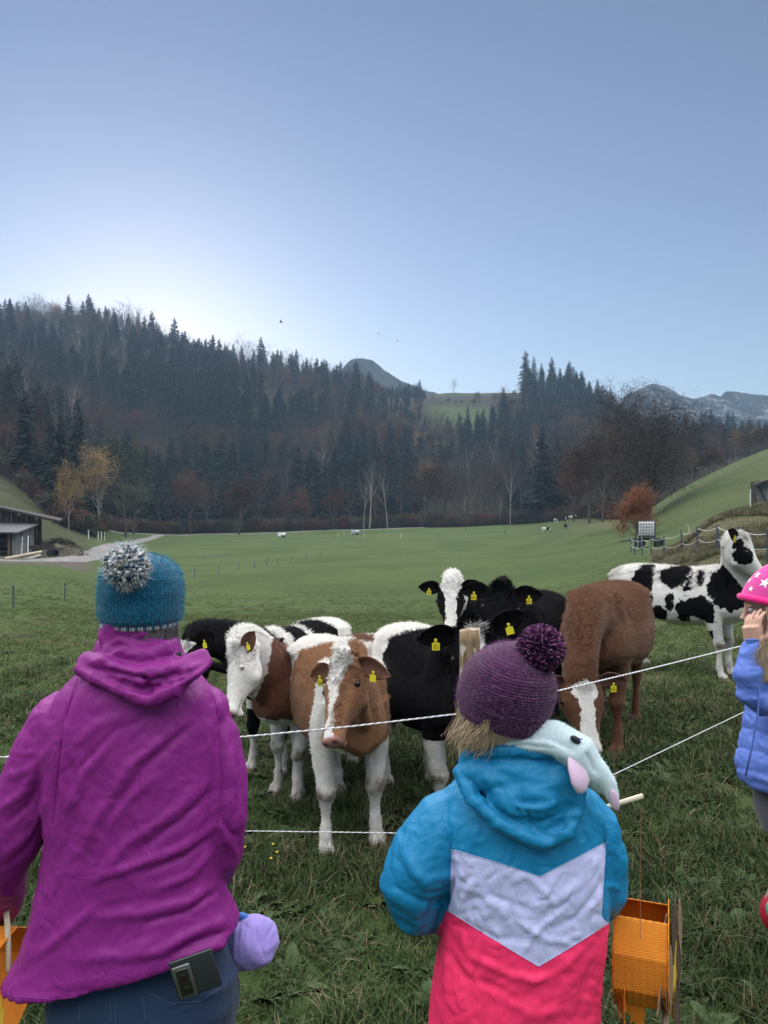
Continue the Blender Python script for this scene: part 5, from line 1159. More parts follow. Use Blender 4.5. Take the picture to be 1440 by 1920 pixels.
def hand(mb, wrist, direction, palm, s=1.0, curl=.5):
    """palm, four unequal bent fingers and a thumb leaving the side of the palm"""
    d = Vector(direction).normalized(); n = Vector(palm); n = (n - d * n.dot(d)).normalized(); w = d.cross(n)
    wr = Vector(wrist); L = .085 * s
    mb.tube([wr - d * .03 * s, wr, wr + d * L * .35, wr + d * L * .95], [.024 * s, .026 * s, .036 * s, .036 * s], 12, squash=None)
    for k, (o, ln) in enumerate(((-.030, .066), (-.010, .076), (.011, .070), (.030, .055))):
        p = wr + d * L * .9 + w * o * s; a = 0.15; pts = [p - d * .02 * s, p]; dd = d.copy()
        for j in range(3):
            a = curl * (.6, 1.0, .8)[j]; dd = (dd * math.cos(a) + n * math.sin(a)).normalized(); p = p + dd * ln * s * (.42, .33, .25)[j]; pts.append(p)
        mb.tube(pts, [.0086 * s, .0086 * s, .0080 * s, .0072 * s, .006 * s], 8)
    p = wr + d * L * .25 - w * .028 * s; t1 = (d * .6 - w * .75 + n * .35).normalized(); t2 = (d * .85 - w * .1 + n * .6).normalized()
    mb.tube([p, p + t1 * .035 * s, p + t1 * .035 * s + t2 * .03 * s, p + t1 * .035 * s + t2 * .052 * s], [.014 * s, .012 * s, .0105 * s, .008 * s], 8)
def body(root, name_label, head, hs, look, neck, sh, elb, wri, hips, feet, hd, mat=M_SKIN, curl=.6, voxel=.0052, trunk=1.0):
    """one continuous skin: head with face, neck, trunk, arms with hands, legs with feet. look: unit facing vector"""
    mb = MB(); f = Vector(look).normalized(); u = Vector((0, 0, 1)); u = (u - f * u.dot(f)).normalized(); s = u.cross(f); R = Matrix((f, s, u)).transposed(); h = Vector(head)
    H = lambda a, b, c: h + R @ Vector((a * hs, b * hs, c * hs))
    mb.ball(H(-.01, 0, .02), (.095 * hs, .075 * hs, .105 * hs), 24, 16, rot=R); mb.ball(H(.03, 0, -.05), (.06 * hs, .055 * hs, .065 * hs), 20, 14, rot=R)
    mb.ball(H(.055, 0, -.095), (.024 * hs, .025 * hs, .018 * hs), rot=R); mb.ball(H(.045, 0, -.035), (.045 * hs, .056 * hs, .04 * hs), 16, 12, rot=R)
    mb.tube([H(.083, 0, .018), H(.098, 0, -.012), H(.110, 0, -.026)], [.009 * hs, .012 * hs, .015 * hs], 8); mb.ball(H(.098, .010, -.030), .009 * hs); mb.ball(H(.098, -.010, -.030), .009 * hs)
    for z in (-.055, -.068): mb.tube([H(.070, -.024, z), H(.088, -.008, z + .002), H(.088, .008, z + .002), H(.070, .024, z)], [.004 * hs, .0075 * hs, .0075 * hs, .004 * hs], 6)
    for q in (-1, 1): mb.ball(H(-.01, q * .076, -.01), (.018 * hs, .008 * hs, .03 * hs), rot=R); mb.ball(H(.072, q * .032, .022), (.016 * hs, .02 * hs, .008 * hs), rot=R)
    mb.tube([Vector(neck) - Vector((0, 0, .08)), Vector(neck), H(-.02, 0, -.06)], [.075 * hs, .055 * hs, .05 * hs], 14)
    c = (Vector(sh[0]) + Vector(sh[1])) / 2; w = (Vector(sh[0]) - Vector(sh[1])).length / 2 * trunk; hp = (Vector(hips[0]) + Vector(hips[1])) / 2
    rings = [ellring(c + V3((0, 0, .06)), w * .45, .06), ellring(c, w * .95, .085), ellring(c.lerp(hp, .3), w * .82, .10), ellring(c.lerp(hp, .65), w * .72, .09), ellring(hp, w * .88, .11), ellring(hp - V3((0, 0, .09)), w * .85, .10)]
    loft(mb, rings)
    for i in (0, 1):
        mb.tube([sh[i], Vector(sh[i]).lerp(Vector(elb[i]), .5), elb[i], Vector(elb[i]).lerp(Vector(wri[i]), .5), wri[i]], [.05 * hs, .043 * hs, .036 * hs, .033 * hs, .024 * hs], 12)
        hand(mb, wri[i], hd[i][0], hd[i][1], hs, curl)
        k = Vector(hips[i]).lerp(Vector(feet[i]), .5) + V3((0, 0, .0)); mb.tube([hips[i], Vector(hips[i]).lerp(k, .5), k, k.lerp(Vector(feet[i]), .4), Vector(feet[i]) + V3((0, 0, .09))], [.085 * hs, .078 * hs, .055 * hs, .05 * hs, .035 * hs], 14)
        mb.tube([Vector(feet[i]) + V3((0, -.05, .05)), Vector(feet[i]) + V3((0, .05, .045)), Vector(feet[i]) + V3((0, .16, .03))], [.038, .04, .026], 10)
    me = fuse(mb, voxel, 3); o = link('body', rel(me, root.location), mat, root)
    for q in (-1, 1):
        e = MB(); e.ball(H(.074, q * .031, .006) - root.location, .0125 * hs, 12, 8); e.build('eye', M_EYE2, root, True)
    return R
def knit_hat(root, name, c, axis, rx, ry, h, rows, cols, amp, mat, front=(0, 1, 0), shape=None, seed=0, rot=0, kv=.8):
    """beanie: rows of V stitches modelled as relief; axis from the rim to the crown"""
    A = Vector(axis).normalized(); fr = Vector(front); fr = (fr - A * fr.dot(A)).normalized(); sd = fr.cross(A); nu, nvv = cols * 4, rows * 4
    U, Vv = np.meshgrid(np.arange(nu) / nu, np.arange(nvv + 1) / nvv, indexing='ij')
    prof = shape or [(0, 1.0), (.15, 1.03), (.35, 1.05), (.55, 1.02), (.72, .90), (.86, .66), (.95, .38), (1, .02)]
    s = np.interp(Vv, [p[0] for p in prof], [p[1] for p in prof]); th = 2 * np.pi * U
    st = np.abs(np.sin(np.pi * (cols * U))) ; zig = np.sin(2 * np.pi * (Vv * rows + .35 * np.abs(((cols * U) % 1) * 2 - 1)))
    base = np.array(c)[None, None] + np.array(A)[None, None] * (Vv * h)[..., None]
    rad = np.stack([np.cos(th), np.sin(th)], -1); P0 = base + np.array(sd)[None, None] * (rad[..., 0] * rx * s)[..., None] + np.array(fr)[None, None] * (rad[..., 1] * ry * s)[..., None]
    lump = fbm(P0.reshape(-1, 3), 14, seed, 2).reshape(U.shape) * .004
    rr = 1 + (amp * (st * kv + zig * (1.15 - kv)) + lump) / rx
    P = base + np.array(sd)[None, None] * (rad[..., 0] * rx * s * rr)[..., None] + np.array(fr)[None, None] * (rad[..., 1] * ry * s * rr)[..., None]
    V = P.reshape(-1, 3); i, j = np.meshgrid(np.arange(nu), np.arange(nvv), indexing='ij'); i2 = (i + 1) % nu; w = nvv + 1
    f = np.stack([i * w + j, i2 * w + j, i2 * w + j + 1, i * w + j + 1], -1).reshape(-1, 4)
    # inner wall so the rim has thickness
    me = mesh_from(name, V - np.array(root.location), f); fattr(me, 'row', (Vv * rows).ravel()); fattr(me, 'rim', Vv.ravel()); fattr(me, 'groove', (1 - st).ravel() )
    o = link(name, me, mat, root); md = o.modifiers.new('thick', 'SOLIDIFY'); md.thickness = .006; md.offset = -1
    return o, V, f
def yarn(mb, p, d, L, r, bend, n=4, sides=4, mi=0):
    pts = [p]; d = d.normalized(); b = Vector(bend)
    for i in range(n): pts.append(pts[-1] + (d + b * (i / n)).normalized() * L / n)
    mb.tube(pts, [r, r * 1.1, r * 1.15, r * 1.05, r * .75][:n + 1], sides, mi, cap=True)
def pompom(parent, c, R, n, r, mat, seed, org, squash=(1, 1, 1), curl=.5, inner=.45):
    rr = random.Random(seed); mb = MB(); tone = []
    for i in range(n):
        z = rr.uniform(-1, 1); a = rr.random() * 6.283; q = math.sqrt(1 - z * z); d = V3((q * math.cos(a) * squash[0], q * math.sin(a) * squash[1], z * squash[2])); Lr = R * rr.uniform(.86, 1.04)
        tang = d.cross(V3((rr.gauss(0, 1), rr.gauss(0, 1), rr.gauss(0, 1)))).normalized() * curl; k = len(mb.v)
        yarn(mb, Vector(c) - Vector(org) + d * R * inner, d, Lr * (1 - inner), r * rr.uniform(.7, 1.3), tang * rr.uniform(.2, 1)); tone += [rr.random()] * (len(mb.v) - k)
    o = mb.build('pompom', mat, parent, True); fattr(o.data, 'tone', tone); return o
def fuzz(parent, V, f, n, ln, w, mat, org, seed=0, attr=None, up=(0, 0, 0)):
    r = np.random.RandomState(seed); idx = r.randint(0, len(f), n); q = V[f[idx]]; c = q.mean(1); nn = np.cross(q[:, 1] - q[:, 0], q[:, 3] - q[:, 0]); nn /= np.linalg.norm(nn, axis=1)[:, None] + 1e-9
    ctr = V.mean(0); sg = np.sign(((c - ctr) * nn).sum(1))[:, None]; nn *= sg
    d = nn + r.normal(0, .7, (n, 3)) + np.array(up); d /= np.linalg.norm(d, axis=1)[:, None]; L = (ln * r.uniform(.4, 1.3, n))[:, None]; sd = np.cross(d, nn + .01); sd /= np.linalg.norm(sd, axis=1)[:, None] + 1e-9
    m = c + d * L * .55 + nn * .0; tip = c + d * L + r.normal(0, .25, (n, 3)) * L
    P = np.stack([c + sd * w, c - sd * w, m + sd * w * .8, m - sd * w * .8, tip], 1).reshape(-1, 3) - np.array(org); b = np.arange(n) * 5
    F4 = np.stack([b, b + 1, b + 3, b + 2], 1).tolist() + np.stack([b + 2, b + 3, b + 4], 1).tolist()
    me = mesh_from('fuzz', P, F4, False); o = link('fuzz', me, mat, parent); o['kind'] = 'stuff'; return o
def cloth(name, c, rough=.62, weave=900, var=.06, sheen=.15, bump=.25):
    m = N(name, rough, .25); co = m.coord(); n = m.noise(co, 5, 4); m.col(m.mix(m.step(n, .3, .7), tuple(q * (1 - var) for q in c), tuple(min(1, q * (1 + var)) for q in c)))
    m.b.inputs['Sheen Weight'].default_value = sheen if rough > .7 else 0; rg = m.math('ABSOLUTE', m.step(m.noise(m.scale(co, (1, 1, .6)), 11, 4, .5, dist=.8), .25, .75, -1, 1)); b = m.bump(rg, .30 if rough < .7 else .05, .010); b = m.bump(m.noise(co, weave * .3, 2), bump * .5, .0008, b); m.bump(m.noise(m.scale(co, (1, 1, .7)), 26, 5, .6), bump, .004, b); return m
def put(mb, name, mat, parent, smooth=True):
    o = mb.build(name, mat, parent, smooth); vset(o.data, vco(o.data) - np.array(parent.location)); return o
# ======== the adult in purple
DA = 1.66; O1 = V3((W(255, 1500, DA).x, DA + .06, 0)); O1.z = float(TZ(O1.x, O1.y))
adult = empty('person', O1); tag(adult, 'person in a magenta jacket and blue knitted bobble hat seen from behind', 'person')
Wa = lambda px, py, d=DA: W(px, py, d)
hd_ = Wa(257, 1120, 1.72); shA = [Wa(370, 1350, 1.74), Wa(125, 1355, 1.74)]; elA = [Wa(408, 1575, 1.755), Wa(-10, 1600, 1.75)]; wrA = [Wa(396, 1640, 2.0), Wa(-45, 1700, 1.95)]
body(adult, '', (hd_.x, 1.75, 1.528), .88, (.12, 1, -.03), (hd_.x, 1.745, 1.42), shA, elA, wrA, [V3((O1.x + .085, 1.74, .80)), V3((O1.x - .085, 1.74, .80))], [V3((O1.x + .10, 1.76, .0)), V3((O1.x - .12, 1.74, .0))], [((-.3, 1, 0), (-1, 0, .1)), ((.0, 1, -.1), (1, 0, .1))])
# jacket
mb = MB()
def prow(l, r_, py, dep, d=1.72, tilt=0.0, e=.82):
    a, b = W(l, py, d), W(r_, py, d); c = (a + b) / 2; return ellring(c, (b - a).length / 2, dep, 36, e, tilt)
rows = [(188, 330, 1196, .062), (178, 338, 1225, .078), (150, 366, 1262, .095), (112, 396, 1300, .108), (88, 410, 1345, .118), (84, 414, 1400, .126), (88, 412, 1480, .130), (94, 408, 1560, .130), (84, 412, 1640, .132), (64, 424, 1700, .138), (44, 436, 1742, .145), (26, 442, 1768, .149), (14, 446, 1786, .151)]
rg = []
for i, (l, r_, py, dp) in enumerate(rows):
    t = smoothstep(1620, 1786, py); rg.append(prow(l, r_, py, dp, 1.73, tilt=.225 * float(t) * 1.0))
loft(mb, rg)
mb.tube([Wa(122, 1352, 1.74), Wa(98, 1400, 1.74), Wa(62, 1480, 1.74), Wa(20, 1570, 1.74), Wa(-8, 1625, 1.76), Wa(-2, 1672, 1.84), Wa(2, 1700, 1.93)], [.072, .078, .074, .070, .064, .056, .046], 22)
mb.tube([Wa(365, 1345, 1.76), Wa(392, 1390, 1.76), Wa(408, 1450, 1.75), Wa(414, 1530, 1.74), Wa(408, 1590, 1.76), Wa(398, 1630, 1.86), Wa(396, 1640, 1.95)], [.070, .070, .064, .061, .058, .052, .044], 22)
mb.ball(Wa(125, 1345, 1.75), (.075, .085, .06)); mb.ball(Wa(372, 1335, 1.76), (.07, .085, .06))
jk = fuse(mb, .0058, 7)
SH = lambda pts, dx, dy: [(a + dx, b + dy) for a, b in pts]
FA = [([(148, 1272), (118, 1360), (108, 1460), (100, 1540)], 5, -.006), ([(392, 1275), (414, 1360), (415, 1470), (408, 1560)], 5, -.006), ([(160, 1272), (130, 1360), (120, 1460)], 11, .004), ([(402, 1280), (426, 1370), (428, 1460)], 11, .003),
 ([(350, 1352), (250, 1430), (190, 1520), (150, 1600)], 10, .0065), ([(368, 1352), (268, 1440), (206, 1530)], 7, -.006), ([(392, 1460), (330, 1520), (240, 1580), (180, 1650)], 10, .006), ([(400, 1478), (340, 1536), (252, 1600)], 7, -.006),
 ([(405, 1545), (340, 1590), (260, 1620), (170, 1650)], 8, .0075), ([(402, 1562), (345, 1606), (262, 1638)], 6, -.006), ([(398, 1590), (360, 1640), (290, 1668)], 7, .006), ([(410, 1650), (350, 1690), (262, 1712), (180, 1720)], 10, .006), ([(412, 1668), (350, 1710), (270, 1730)], 6, -.006),
 ([(430, 1722), (370, 1745), (300, 1782), (230, 1800)], 9, .007), ([(436, 1742), (372, 1764), (310, 1798)], 6, -.007), ([(438, 1768), (400, 1775), (340, 1800)], 7, .006), ([(220, 1380), (160, 1450), (125, 1520)], 9, .005), ([(205, 1380), (146, 1446)], 6, -.005),
 ([(130, 1420), (150, 1500), (128, 1580), (96, 1640)], 10, -.004), ([(90, 1660), (70, 1740), (40, 1820)], 12, .005), ([(300, 1450), (240, 1500), (200, 1560)], 9, .004), ([(60, 1860), (200, 1858), (300, 1830), (430, 1780)], 4, -.0030), ([(180, 1700), (110, 1760), (60, 1800)], 9, .005), ([(150, 1800), (230, 1790), (300, 1760)], 12, .005),
 ([(70, 1440), (40, 1490), (0, 1520)], 8, .007), ([(78, 1460), (52, 1512), (10, 1545)], 6, -.007), ([(85, 1500), (60, 1560), (10, 1600)], 8, .007), ([(80, 1530), (50, 1590), (8, 1628)], 6, -.006), ([(100, 1400), (60, 1440), (10, 1460)], 8, .005), ([(60, 1640), (30, 1670), (0, 1680)], 7, .006),
 ([(430, 1400), (436, 1470), (428, 1540)], 7, .006), ([(444, 1420), (450, 1500)], 5, -.005), ([(420, 1560), (440, 1600), (430, 1640)], 6, .006), ([(410, 1530), (432, 1560), (448, 1570)], 5, -.006), ([(240, 1340), (180, 1360), (140, 1400)], 10, .004)]
folds(jk, FA + creases(70, (95, 1330, 415, 1860), 2.35, .5, 5)); folds(jk, creases(24, (-10, 1380, 90, 1690), 2.2, .4, 6)); wrinkle(jk, .0030, 7, 3, (1.0, 1, .55), 3); wrinkle(jk, .0011, 26, 9, (1.0, 1, .5), 2)
M_MAG = cloth('magenta_shell_fabric', (.215, .016, .190), .52).m
jo = link('jacket', rel(jk, O1), M_MAG, adult); 
def seam(parent, me_world_bvh, pts, d0, mat, name='seam', r=.0011):
    out = []
    for i in range(len(pts) - 1):
        for t in np.linspace(0, 1, 9, endpoint=False):
            x, y = pts[i][0] + (pts[i + 1][0] - pts[i][0]) * t, pts[i][1] + (pts[i + 1][1] - pts[i][1]) * t; dv = W(x, y, 1.0) - V3((0, 0, CH)); dv.normalize(); h = me_world_bvh.ray_cast(V3((0, 0, CH)), dv)
            if h[0] is not None: out.append(h[0] - dv * .0004 - parent.location)
    if len(out) > 2: return MB().tube(out, r, 5).build(name, mat, parent, True)
def bvh_of(me, org):
    co = vco(me) + np.array(org); return BVHTree.FromPolygons([Vector(c) for c in co], [list(p.vertices) for p in me.polygons])
_bj = bvh_of(jk, O1)
for pts in ([(146, 1268), (126, 1330), (112, 1400), (104, 1480), (98, 1550)], [(390, 1268), (408, 1330), (414, 1400), (414, 1480), (408, 1550)], [(20, 1868), (100, 1874), (200, 1862), (300, 1830), (380, 1806), (436, 1788)]): seam(adult, _bj, pts, 1.6, M_MAG)
# hood and collar
mb = MB()
loft(mb, [ellring(Wa(262, 1235, 1.74), .088, .088, 30, .9), ellring(Wa(260, 1205, 1.745), .085, .096, 30, .9), ellring(Wa(258, 1182, 1.745), .078, .096, 30, .9), ellring(Wa(256, 1155, 1.75), .071, .098, 30, .9)])
mb.ball(Wa(262, 1250, 1.665), (.122, .050, .030)); mb.ball(Wa(270, 1272, 1.640), (.082, .036, .030)); mb.ball(Wa(282, 1292, 1.625), (.036, .022, .020))
mb.tube([Wa(148, 1252, 1.66), Wa(195, 1278, 1.62), Wa(245, 1302, 1.605), Wa(284, 1313, 1.60), Wa(325, 1292, 1.605), Wa(360, 1262, 1.62), Wa(392, 1238, 1.67)], [.016, .018, .017, .014, .018, .020, .015], 12)
mb.tube([Wa(160, 1238, 1.68), Wa(215, 1255, 1.63), Wa(270, 1268, 1.61), Wa(330, 1258, 1.625), Wa(386, 1232, 1.68)], [.022, .024, .022, .024, .02], 12)
mb.tube([Wa(200, 1222, 1.67), Wa(262, 1232, 1.65), Wa(322, 1216, 1.67)], [.02, .022, .02], 12)
hd2 = fuse(mb, .0048, 4)
folds(hd2, [([(150, 1250), (215, 1262), (280, 1276), (345, 1262), (388, 1240)], 5, -.008), ([(182, 1262), (240, 1288), (282, 1300)], 4, -.007), ([(282, 1300), (278, 1280), (262, 1266)], 5, -.009), ([(200, 1230), (262, 1243), (330, 1228)], 5, -.007), ([(215, 1190), (262, 1200), (318, 1180)], 4, -.0045), ([(240, 1212), (200, 1236), (165, 1246)], 5, .006), ([(322, 1196), (336, 1222), (330, 1240)], 6, -.008), ([(300, 1290), (345, 1272), (385, 1246)], 4, -.006), ([(255, 1180), (285, 1200), (320, 1206)], 5, .005), ([(195, 1215), (225, 1200), (262, 1215)], 6, .004)])
wrinkle(hd2, .0035, 13, 5, (1, 1, 1.3), 3)
link('hood', rel(hd2, O1), M_MAG, adult)
_tb = MB(); _tb.box(W(334, 1232, 1.675) - O1, (.022, .004, .018), Matrix.Rotation(-.5, 3, 'Y'), bev=.0015); _tb.build('hood_toggle', plain('grey_tape', (.05, .06, .06), .6), adult)
# hair, hat
M_HAIRG = plain('greying_hair', (.16, .15, .15), .6, .5, 60)
def strands(parent, org, n, fn, w, mat, seed=0, name='hair'):
    r = random.Random(seed); V = []; Fc = []
    for _ in range(n):
        pts = fn(r); pts = [Vector(p) - Vector(org) for p in pts]; sd = V3((r.gauss(0, 1), r.gauss(0, .5), r.gauss(0, .3))).normalized(); b = len(V); k = len(pts)
        for i, p in enumerate(pts): ww = w * (1 - .7 * (i / (k - 1)) ** 3); V += [p + sd * ww, p - sd * ww]
        Fc += [(b + 2 * i, b + 2 * i + 1, b + 2 * i + 3, b + 2 * i + 2) for i in range(k - 1)]
    return link(name, mesh_from(name, V, Fc), mat, parent)
def _h(r):
    a = r.uniform(-2.9, .0); x, y = .082 * math.cos(a), .088 * math.sin(a); z = 1.505 + r.uniform(-.01, .02); o = V3((hd_.x, 1.745, 0))
    return [o + V3((x, y, z + .02)), o + V3((x * 1.02, y * 1.02, z - .015)), o + V3((x * 1.0 + r.gauss(0, .004), y + r.gauss(0, .004), z - .045 - r.random() * .01))]
strands(adult, O1, 1500, _h, .0010, M_HAIRG, 3)
def _kn(nm, base, light, rough=.95):
    m = N(nm, rough, .1); co = m.coord(); g = m.attr('groove'); n = m.noise(co, 90, 4, .7)
    c = m.mix(m.step(n, .3, .7), base, light); m.col(m.mix(m.step(m.math('MULTIPLY', g, g), 0, 1, 0, .35), c, tuple(q * .5 for q in base))); m.bump(m.noise(co, 420, 3, .7), .6, .002); m.b.inputs['Sheen Weight'].default_value = .3; return m
M_BLUEK = _kn('blue_wool', (.005, .058, .12), (.012, .105, .19)).m
hat1 = empty('hat', V3((hd_.x, 1.745, 1.49))); tag(hat1, 'fuzzy blue knitted hat with a grey-white pompom, worn by the person in magenta', 'hat')
ho, HV, HF = knit_hat(hat1, 'beanie', (hd_.x + .001, 1.742, 1.492), (.02, .0, 1), .092, .104, .152, 34, 62, .0016, M_BLUEK, shape=[(0, .90), (.06, .97), (.18, 1.0), (.45, 1.01), (.65, .95), (.78, .84), (.88, .68), (.95, .48), (.99, .24), (1, .02)], seed=4)
fuzz(hat1, HV, HF, 9000, .010, .00035, N('blue_fuzz', .9, .1).col((.02, .20, .32)).m, hat1.location, 1)
rim = MB()
for k in range(90):
    a = 2 * math.pi * k / 90; c = V3((hd_.x, 1.742, 1.485)) + V3((.083 * math.cos(a), .094 * math.sin(a), 0)) - hat1.location; rim.ball(c, (.003, .003, .006), 6, 5, mi=k % 3)
rim.build('rim', [plain('grey_yarn', (.35, .34, .34), .9), plain('white_yarn', (.42, .42, .43), .9), plain('teal_yarn', (.03, .12, .18), .9)], hat1, True)
m = N('mixed_yarn', .95, .1); m.col(m.ramp(m.math('ADD', m.attr('tone'), m.step(m.noise(m.coord(), 60, 2), .3, .7, -.12, .12)), [(0, (.02, .04, .07)), (.16, (.03, .10, .17)), (.26, (.30, .30, .32)), (.5, (.62, .62, .64)), (.62, (.12, .13, .10)), (.74, (.55, .56, .60)), (1, (.42, .38, .38))], 'CONSTANT')); m.bump(m.noise(m.coord(), 500, 2), .5, .002)
pc = W(238, 1060, 1.625); pompom(hat1, pc, .049, 520, .0042, m.m, 5, hat1.location, (1, .75, .92), 1.5)
_pb = MB(); _pb.ball(pc - hat1.location, (.036, .03, .034)); _pb.build('pompom_core', plain('dark_wool', (.05, .07, .09), .95), hat1, True)
_w = np.array([list(pc + V3((.05 * a, .04 * b, .048 * c)).to_3d()) for a, b, c in nr.normal(0, 1, (1, 3))])
_mbb = MB(); _mbb.ball(pc, (.047, .037, .044), 20, 14); fuzz(hat1, np.array(_mbb.v), np.array(_mbb.f), 1300, .018, .0004, N('pale_fuzz', .9).col((.5, .52, .55)).m, hat1.location, 3)
# jeans
mb = MB(); jx = O1.x
loft(mb, [ellring((jx - .005, 1.735, z), w, dpt, 30, .8) for z, w, dpt in ((.84, .150, .085), (.78, .165, .095), (.71, .195, .118), (.65, .213, .132), (.58, .205, .12))])
for q in (-1, 1): mb.tube([(jx + q * .10, 1.735, .70), (jx + q * .105, 1.735, .5), (jx + q * .11, 1.75, .25), (jx + q * .115, 1.76, .05)], [.108, .092, .07, .065], 20)
jn = fuse(mb, .0075, 5); wrinkle(jn, .004, 8, 2, (1, 1, 1), 3)
folds(jn, [([(268, 1870), (278, 1990)], 3, .003), ([(150, 1900), (146, 1990)], 3, .003), ([(205, 1900), (210, 2000)], 4, .004), ([(285, 1862), (330, 1885), (410, 1872)], 4, -.004), ([(300, 1880), (350, 1892), (420, 1850)], 3, .004)])
m = cloth('denim', (.015, .033, .075), .85, 700, .25, .1, .5); link('jeans', rel(jn, O1), m.m, adult)
for q in (-1, 1):
    s_ = MB(); s_.tube([(jx + q * .115, 1.70, .05), (jx + q * .115, 1.78, .05), (jx + q * .115, 1.88, .035)], [.05, .05, .036], 12); o = s_.build('shoe', plain('brown_boot', (.05, .035, .025), .7), adult, True); vset(o.data, vco(o.data) - np.array(O1))
_bn = bvh_of(jn, O1); M_THREAD = plain('pale_denim_thread', (.05, .075, .12), .8)
for pts in ([(268, 1868), (274, 1925)], [(150, 1886), (148, 1925)], [(206, 1880), (208, 1925)], [(215, 1879), (217, 1925)], [(280, 1862), (320, 1882), (372, 1878), (418, 1850)], [(424, 1832), (420, 1925)]): seam(adult, _bn, pts, 1.6, M_THREAD, r=.0012)
# phone in the back pocket
ph = empty('phone', W(366, 1838, 1.575)); tag(ph, 'dark smartphone in a clear case sticking out of the jeans back pocket', 'phone')
Rp = (Matrix.Rotation(math.radians(8), 3, 'Z') @ Matrix.Rotation(math.radians(-16), 3, 'Y')).to_4x4(); ph.matrix_world = Matrix.Translation(W(366, 1834, 1.572)) @ Rp
MB().box((0, 0, 0), (.090, .009, .082), bev=.0035).build('case', plain('dark_case', (.018, .022, .028), .18, .1, 5, 0, .6), ph, True)
MB().box((-.022, -.006, -.004), (.038, .006, .068), bev=.0028).build('camera_bump', N('silver_trim', .3).col((.16, .17, .18)).m, ph, True).data.materials[0].node_tree.nodes['Principled BSDF'].inputs['Metallic'].default_value = .8
MB().box((-.022, -.0092, -.004), (.025, .003, .055), bev=.0014).build('camera_window', N('black_glass', .06, .8).col((.006, .006, .008)).m, ph, True)
for z in (-.020, .006): MB().ball((-.022, -.0108, z), (.007, .0012, .007), 14, 8).build('lens', M_EYE, ph, True)
ph.location.z = W(366, 1826, 1.572).z
# lilac bundle
lb = empty('padded_bundle', W(455, 1768, 1.86)); tag(lb, 'rolled lilac padded cloth bundle held in front of the person in magenta', 'bundle')
mb = MB(); a, b = W(398, 1778, 1.90), W(492, 1762, 1.80); mb.tube([a, a.lerp(b, .4), a.lerp(b, .8), b, b + (b - a).normalized() * .010], [.052, .056, .056, .050, .030], 24); bn = fuse(mb, .006, 3); wrinkle(bn, .0045, 16, 6, (1, 1, .6), 3); folds(bn, [([(478, 1728), (484, 1770), (478, 1805)], 3, -.005), ([(445, 1725), (440, 1810)], 5, .005)])
link('padding', rel(bn, lb.location), cloth('lilac_cloth', (.30, .24, .62), .75).m, lb)
_t = MB(); _t.tube([W(440, 1724, 1.84) - lb.location, W(452, 1718, 1.83) - lb.location, W(463, 1719, 1.82) - lb.location], [.008, .010, .006], 8); _t.build('blue_tab', cloth('blue_cloth', (.06, .18, .55), .8).m, lb, True)
_t = MB(); _t.tube([W(410, 1655, 1.93) - lb.location, W(420, 1680, 1.93) - lb.location, W(420, 1720, 1.92) - lb.location, W(415, 1760, 1.92) - lb.location], [.010, .013, .014, .012], 10); _t.build('blue_strap', cloth('periwinkle_cloth', (.16, .22, .60), .8).m, lb, True)

# ======== the child in turquoise, white and pink
DC = 1.47; O2 = V3((W(975, 1600, DC).x, DC + .05, 0)); O2.z = float(TZ(O2.x, O2.y))
child = empty('person', O2); tag(child, 'child in a turquoise, white and pink jacket and purple bobble hat seen from behind', 'person')
Wc = lambda px, py, d=DC: W(px, py, d)
hc = Wc(940, 1335, 1.50); shC = [Wc(1068, 1525, 1.54), Wc(872, 1525, 1.54)]; elC = [Wc(1132, 1685, 1.55), Wc(775, 1695, 1.52)]; wrC = [Wc(1105, 1690, 1.76), Wc(850, 1690, 1.76)]
body(child, '', hc, .90, (.45, .88, -.12), Wc(955, 1440, 1.53), shC, elC, wrC, [V3((O2.x + .07, 1.53, .74)), V3((O2.x - .07, 1.53, .74))], [V3((O2.x + .08, 1.54, 0)), V3((O2.x - .08, 1.53, 0))], [((-.2, 1, .1), (-1, 0, .1)), ((.3, 1, .1), (1, 0, .1))])
mb = MB()
def crow(l, r_, py, dep, d=1.535): a, b = W(l, py, d), W(r_, py, d); return ellring((a + b) / 2, (b - a).length / 2, dep, 36, .82)
loft(mb, [crow(*q) for q in ((905, 1045, 1418, .060), (885, 1062, 1440, .075), (842, 1102, 1478, .098), (812, 1128, 1520, .112), (812, 1134, 1570, .122), (826, 1138, 1630, .128), (836, 1136, 1690, .130), (830, 1130, 1750, .132), (820, 1122, 1810, .135), (812, 1116, 1870, .138), (806, 1112, 1930, .140), (802, 1110, 1980, .142))])
mb.tube([Wc(880, 1520, 1.54), Wc(840, 1545, 1.535), Wc(800, 1608, 1.525), Wc(770, 1662, 1.52), Wc(782, 1694, 1.54), Wc(815, 1700, 1.63), Wc(838, 1696, 1.72)], [.052, .068, .074, .062, .055, .050, .042], 22)
mb.tube([Wc(1075, 1520, 1.545), Wc(1108, 1556, 1.54), Wc(1126, 1620, 1.535), Wc(1130, 1665, 1.54), Wc(1122, 1685, 1.58), Wc(1108, 1688, 1.66), Wc(1100, 1688, 1.74)], [.058, .058, .052, .048, .046, .044, .040], 22)
cj = fuse(mb, .0055, 6)
